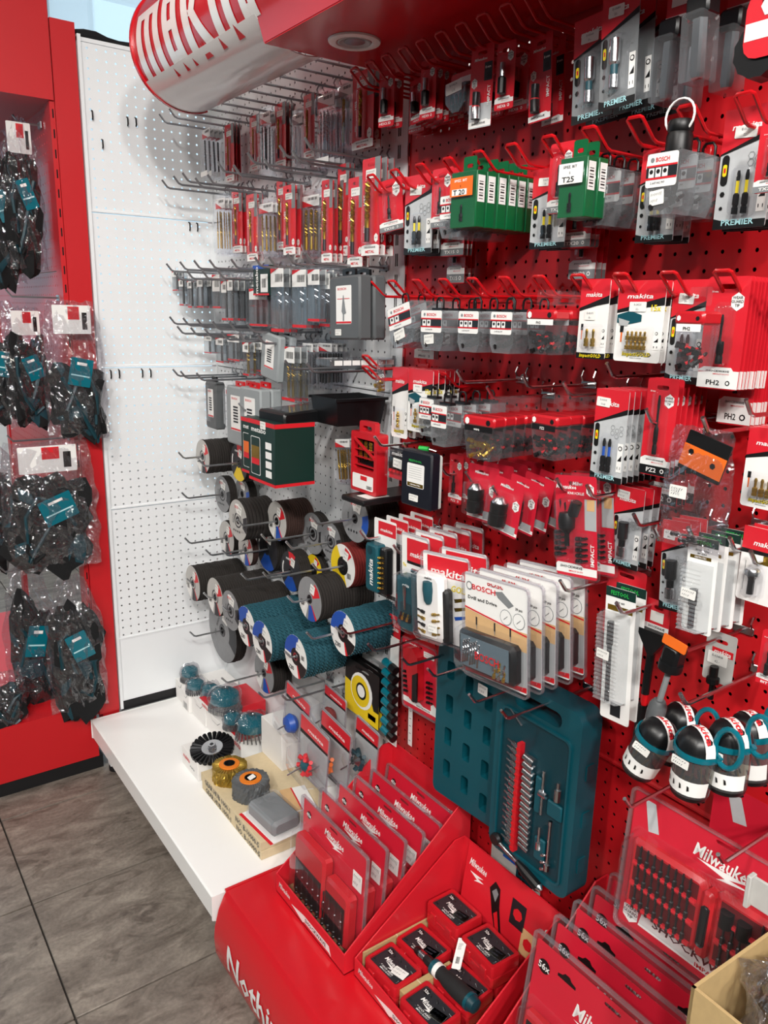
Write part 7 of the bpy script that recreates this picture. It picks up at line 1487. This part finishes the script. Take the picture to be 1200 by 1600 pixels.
# ------------------------------------------------------------------ bagged goods on the red gondola
def gbag(label, box, y, dep=.05, seed=1, goods='fabric_black', g2='fabric_teal', header=True, teal=True, gather=.5, gh=.7):
    lx, ty, rx, by = box; mx = (lx+rx)/2; lx, rx = mx+(lx-mx)*1.14, mx+(rx-mx)*1.14; P = PY(mx, ty, y); w = abs(PY(rx, (ty+by)/2, y).x-PY(lx, (ty+by)/2, y).x); h = P.z-PY(mx, by, y).z
    if y > -.01: P.x = min(P.x, -.468-w/2)
    t = thing('bagged_gear', label, 'bag', P, R((seed % 3-1)*6)); bagmesh(w, h, dep, seed, gather=gather, amp=.012, nx=20, nz=30).build('bag', t, smooth=0)
    o = blob(w*.8, h*gh, dep*.75, seed, goods, m2=g2, amp=.3).build('gear', t, (0, 0, -h*(1-gh/2)+h*.03))
    for k in range(3):
        b = MB(); a = [(w*.3*math.cos(q*.7+k+seed), -dep*.36, -h*(1-gh/2)+h*.25*math.sin(q*.9+k*2)) for q in range(5)]; b.tube(a, .006, goods if k % 2 else 'teal_dark', 6); b.build('strap', o if False else t)
    if header: b = MB(); b.prism(rrect(w*.6, h*.2, .002, 1), -.001, 0, 'card_white'); b.rect(-w*.06, w*.12, 0, h*.09, -.0015, 'red_print'); b.rect(w*.16, w*.24, -h*.07, h*.05, -.0015, 'card_black'); b.build('header_card', t, (0, -dep*.1, -h*.13))
    if teal: b = MB(); b.prism(rrect(w*.36, h*.2, .002, 1), -.001, 0, 'teal_gloss'); b.rect(-w*.08, w*.08, h*.05, h*.07, -.0015, 'card_white'); b.rect(-w*.15, w*.15, -h*.03, -h*.02, -.0015, 'cyan_print'); b.build('teal_label', t, (w*.05, -dep*.48, -h*.5), (0, R(-20 if seed % 2 else 12), 0))
    return t
GB = 'clear bag with '
gbag(GB+'dark teal-trimmed gloves, top hook of the red gondola', (8, 185, 62, 420), .10, .05, 1, gather=.35)
gbag(GB+'slim teal strap goods, right of the gloves on the top hook', (50, 190, 88, 415), .16, .04, 2, gather=.4, header=False)
gbag(GB+'dark goods cut by the frame, top hook of the red gondola', (-40, 200, 18, 440), .22, .05, 3, header=False)
gbag(GB+'black pouch and white header, second hook', (66, 470, 152, 688), -.045, .06, 4, gather=.7, gh=.45)
gbag(GB+'black belt and teal clip, second hook, left of the pouch', (15, 480, 80, 665), .15, .05, 5, gather=.6)
gbag(GB+'black knee pads behind the belt, second hook', (-45, 470, 30, 665), .2, .05, 6, header=False)
gbag(GB+'black harness, white header and teal tag, third hook', (5, 690, 138, 893), -.05, .06, 7, gather=.85, gh=.7)
gbag(GB+'dark goods behind the harness bag', (-45, 700, 20, 880), .2, .05, 8, header=False, teal=False)
gbag(GB+'black tool belt, lowest hook beside the column', (70, 898, 150, 1112), -.045, .06, 9, header=False, gather=.3)
gbag(GB+'dark belt and silver buckle, lowest hook', (0, 878, 78, 1118), .12, .06, 10, header=False, gather=.3)
gbag(GB+'black goods lying on the red base', (-30, 1050, 34, 1142), .03, .06, 11, header=False, teal=False, gather=.8)
for px, py, y in ((10, 463, .06), (12, 690, .06), (0, 895, .06), (20, 190, .12)):
    p = PY(px, py, y); b = MB(); x1 = -.455; b.tube([(p.x, y, p.z+.018), (p.x+.014, y, p.z), (x1, y, p.z)], .003, 'steel_wire', 6); t = thing('gondola_hook', 'grey hook carrying the bags on the red gondola', 'hook', (0, 0, 0), 0, 'hooks of the red gondola'); b.build('prong', t); MB().box(x1-.004, x1, y-.015, y+.015, p.z-.008, p.z+.008, 'steel_wire').build('back_clip', t)
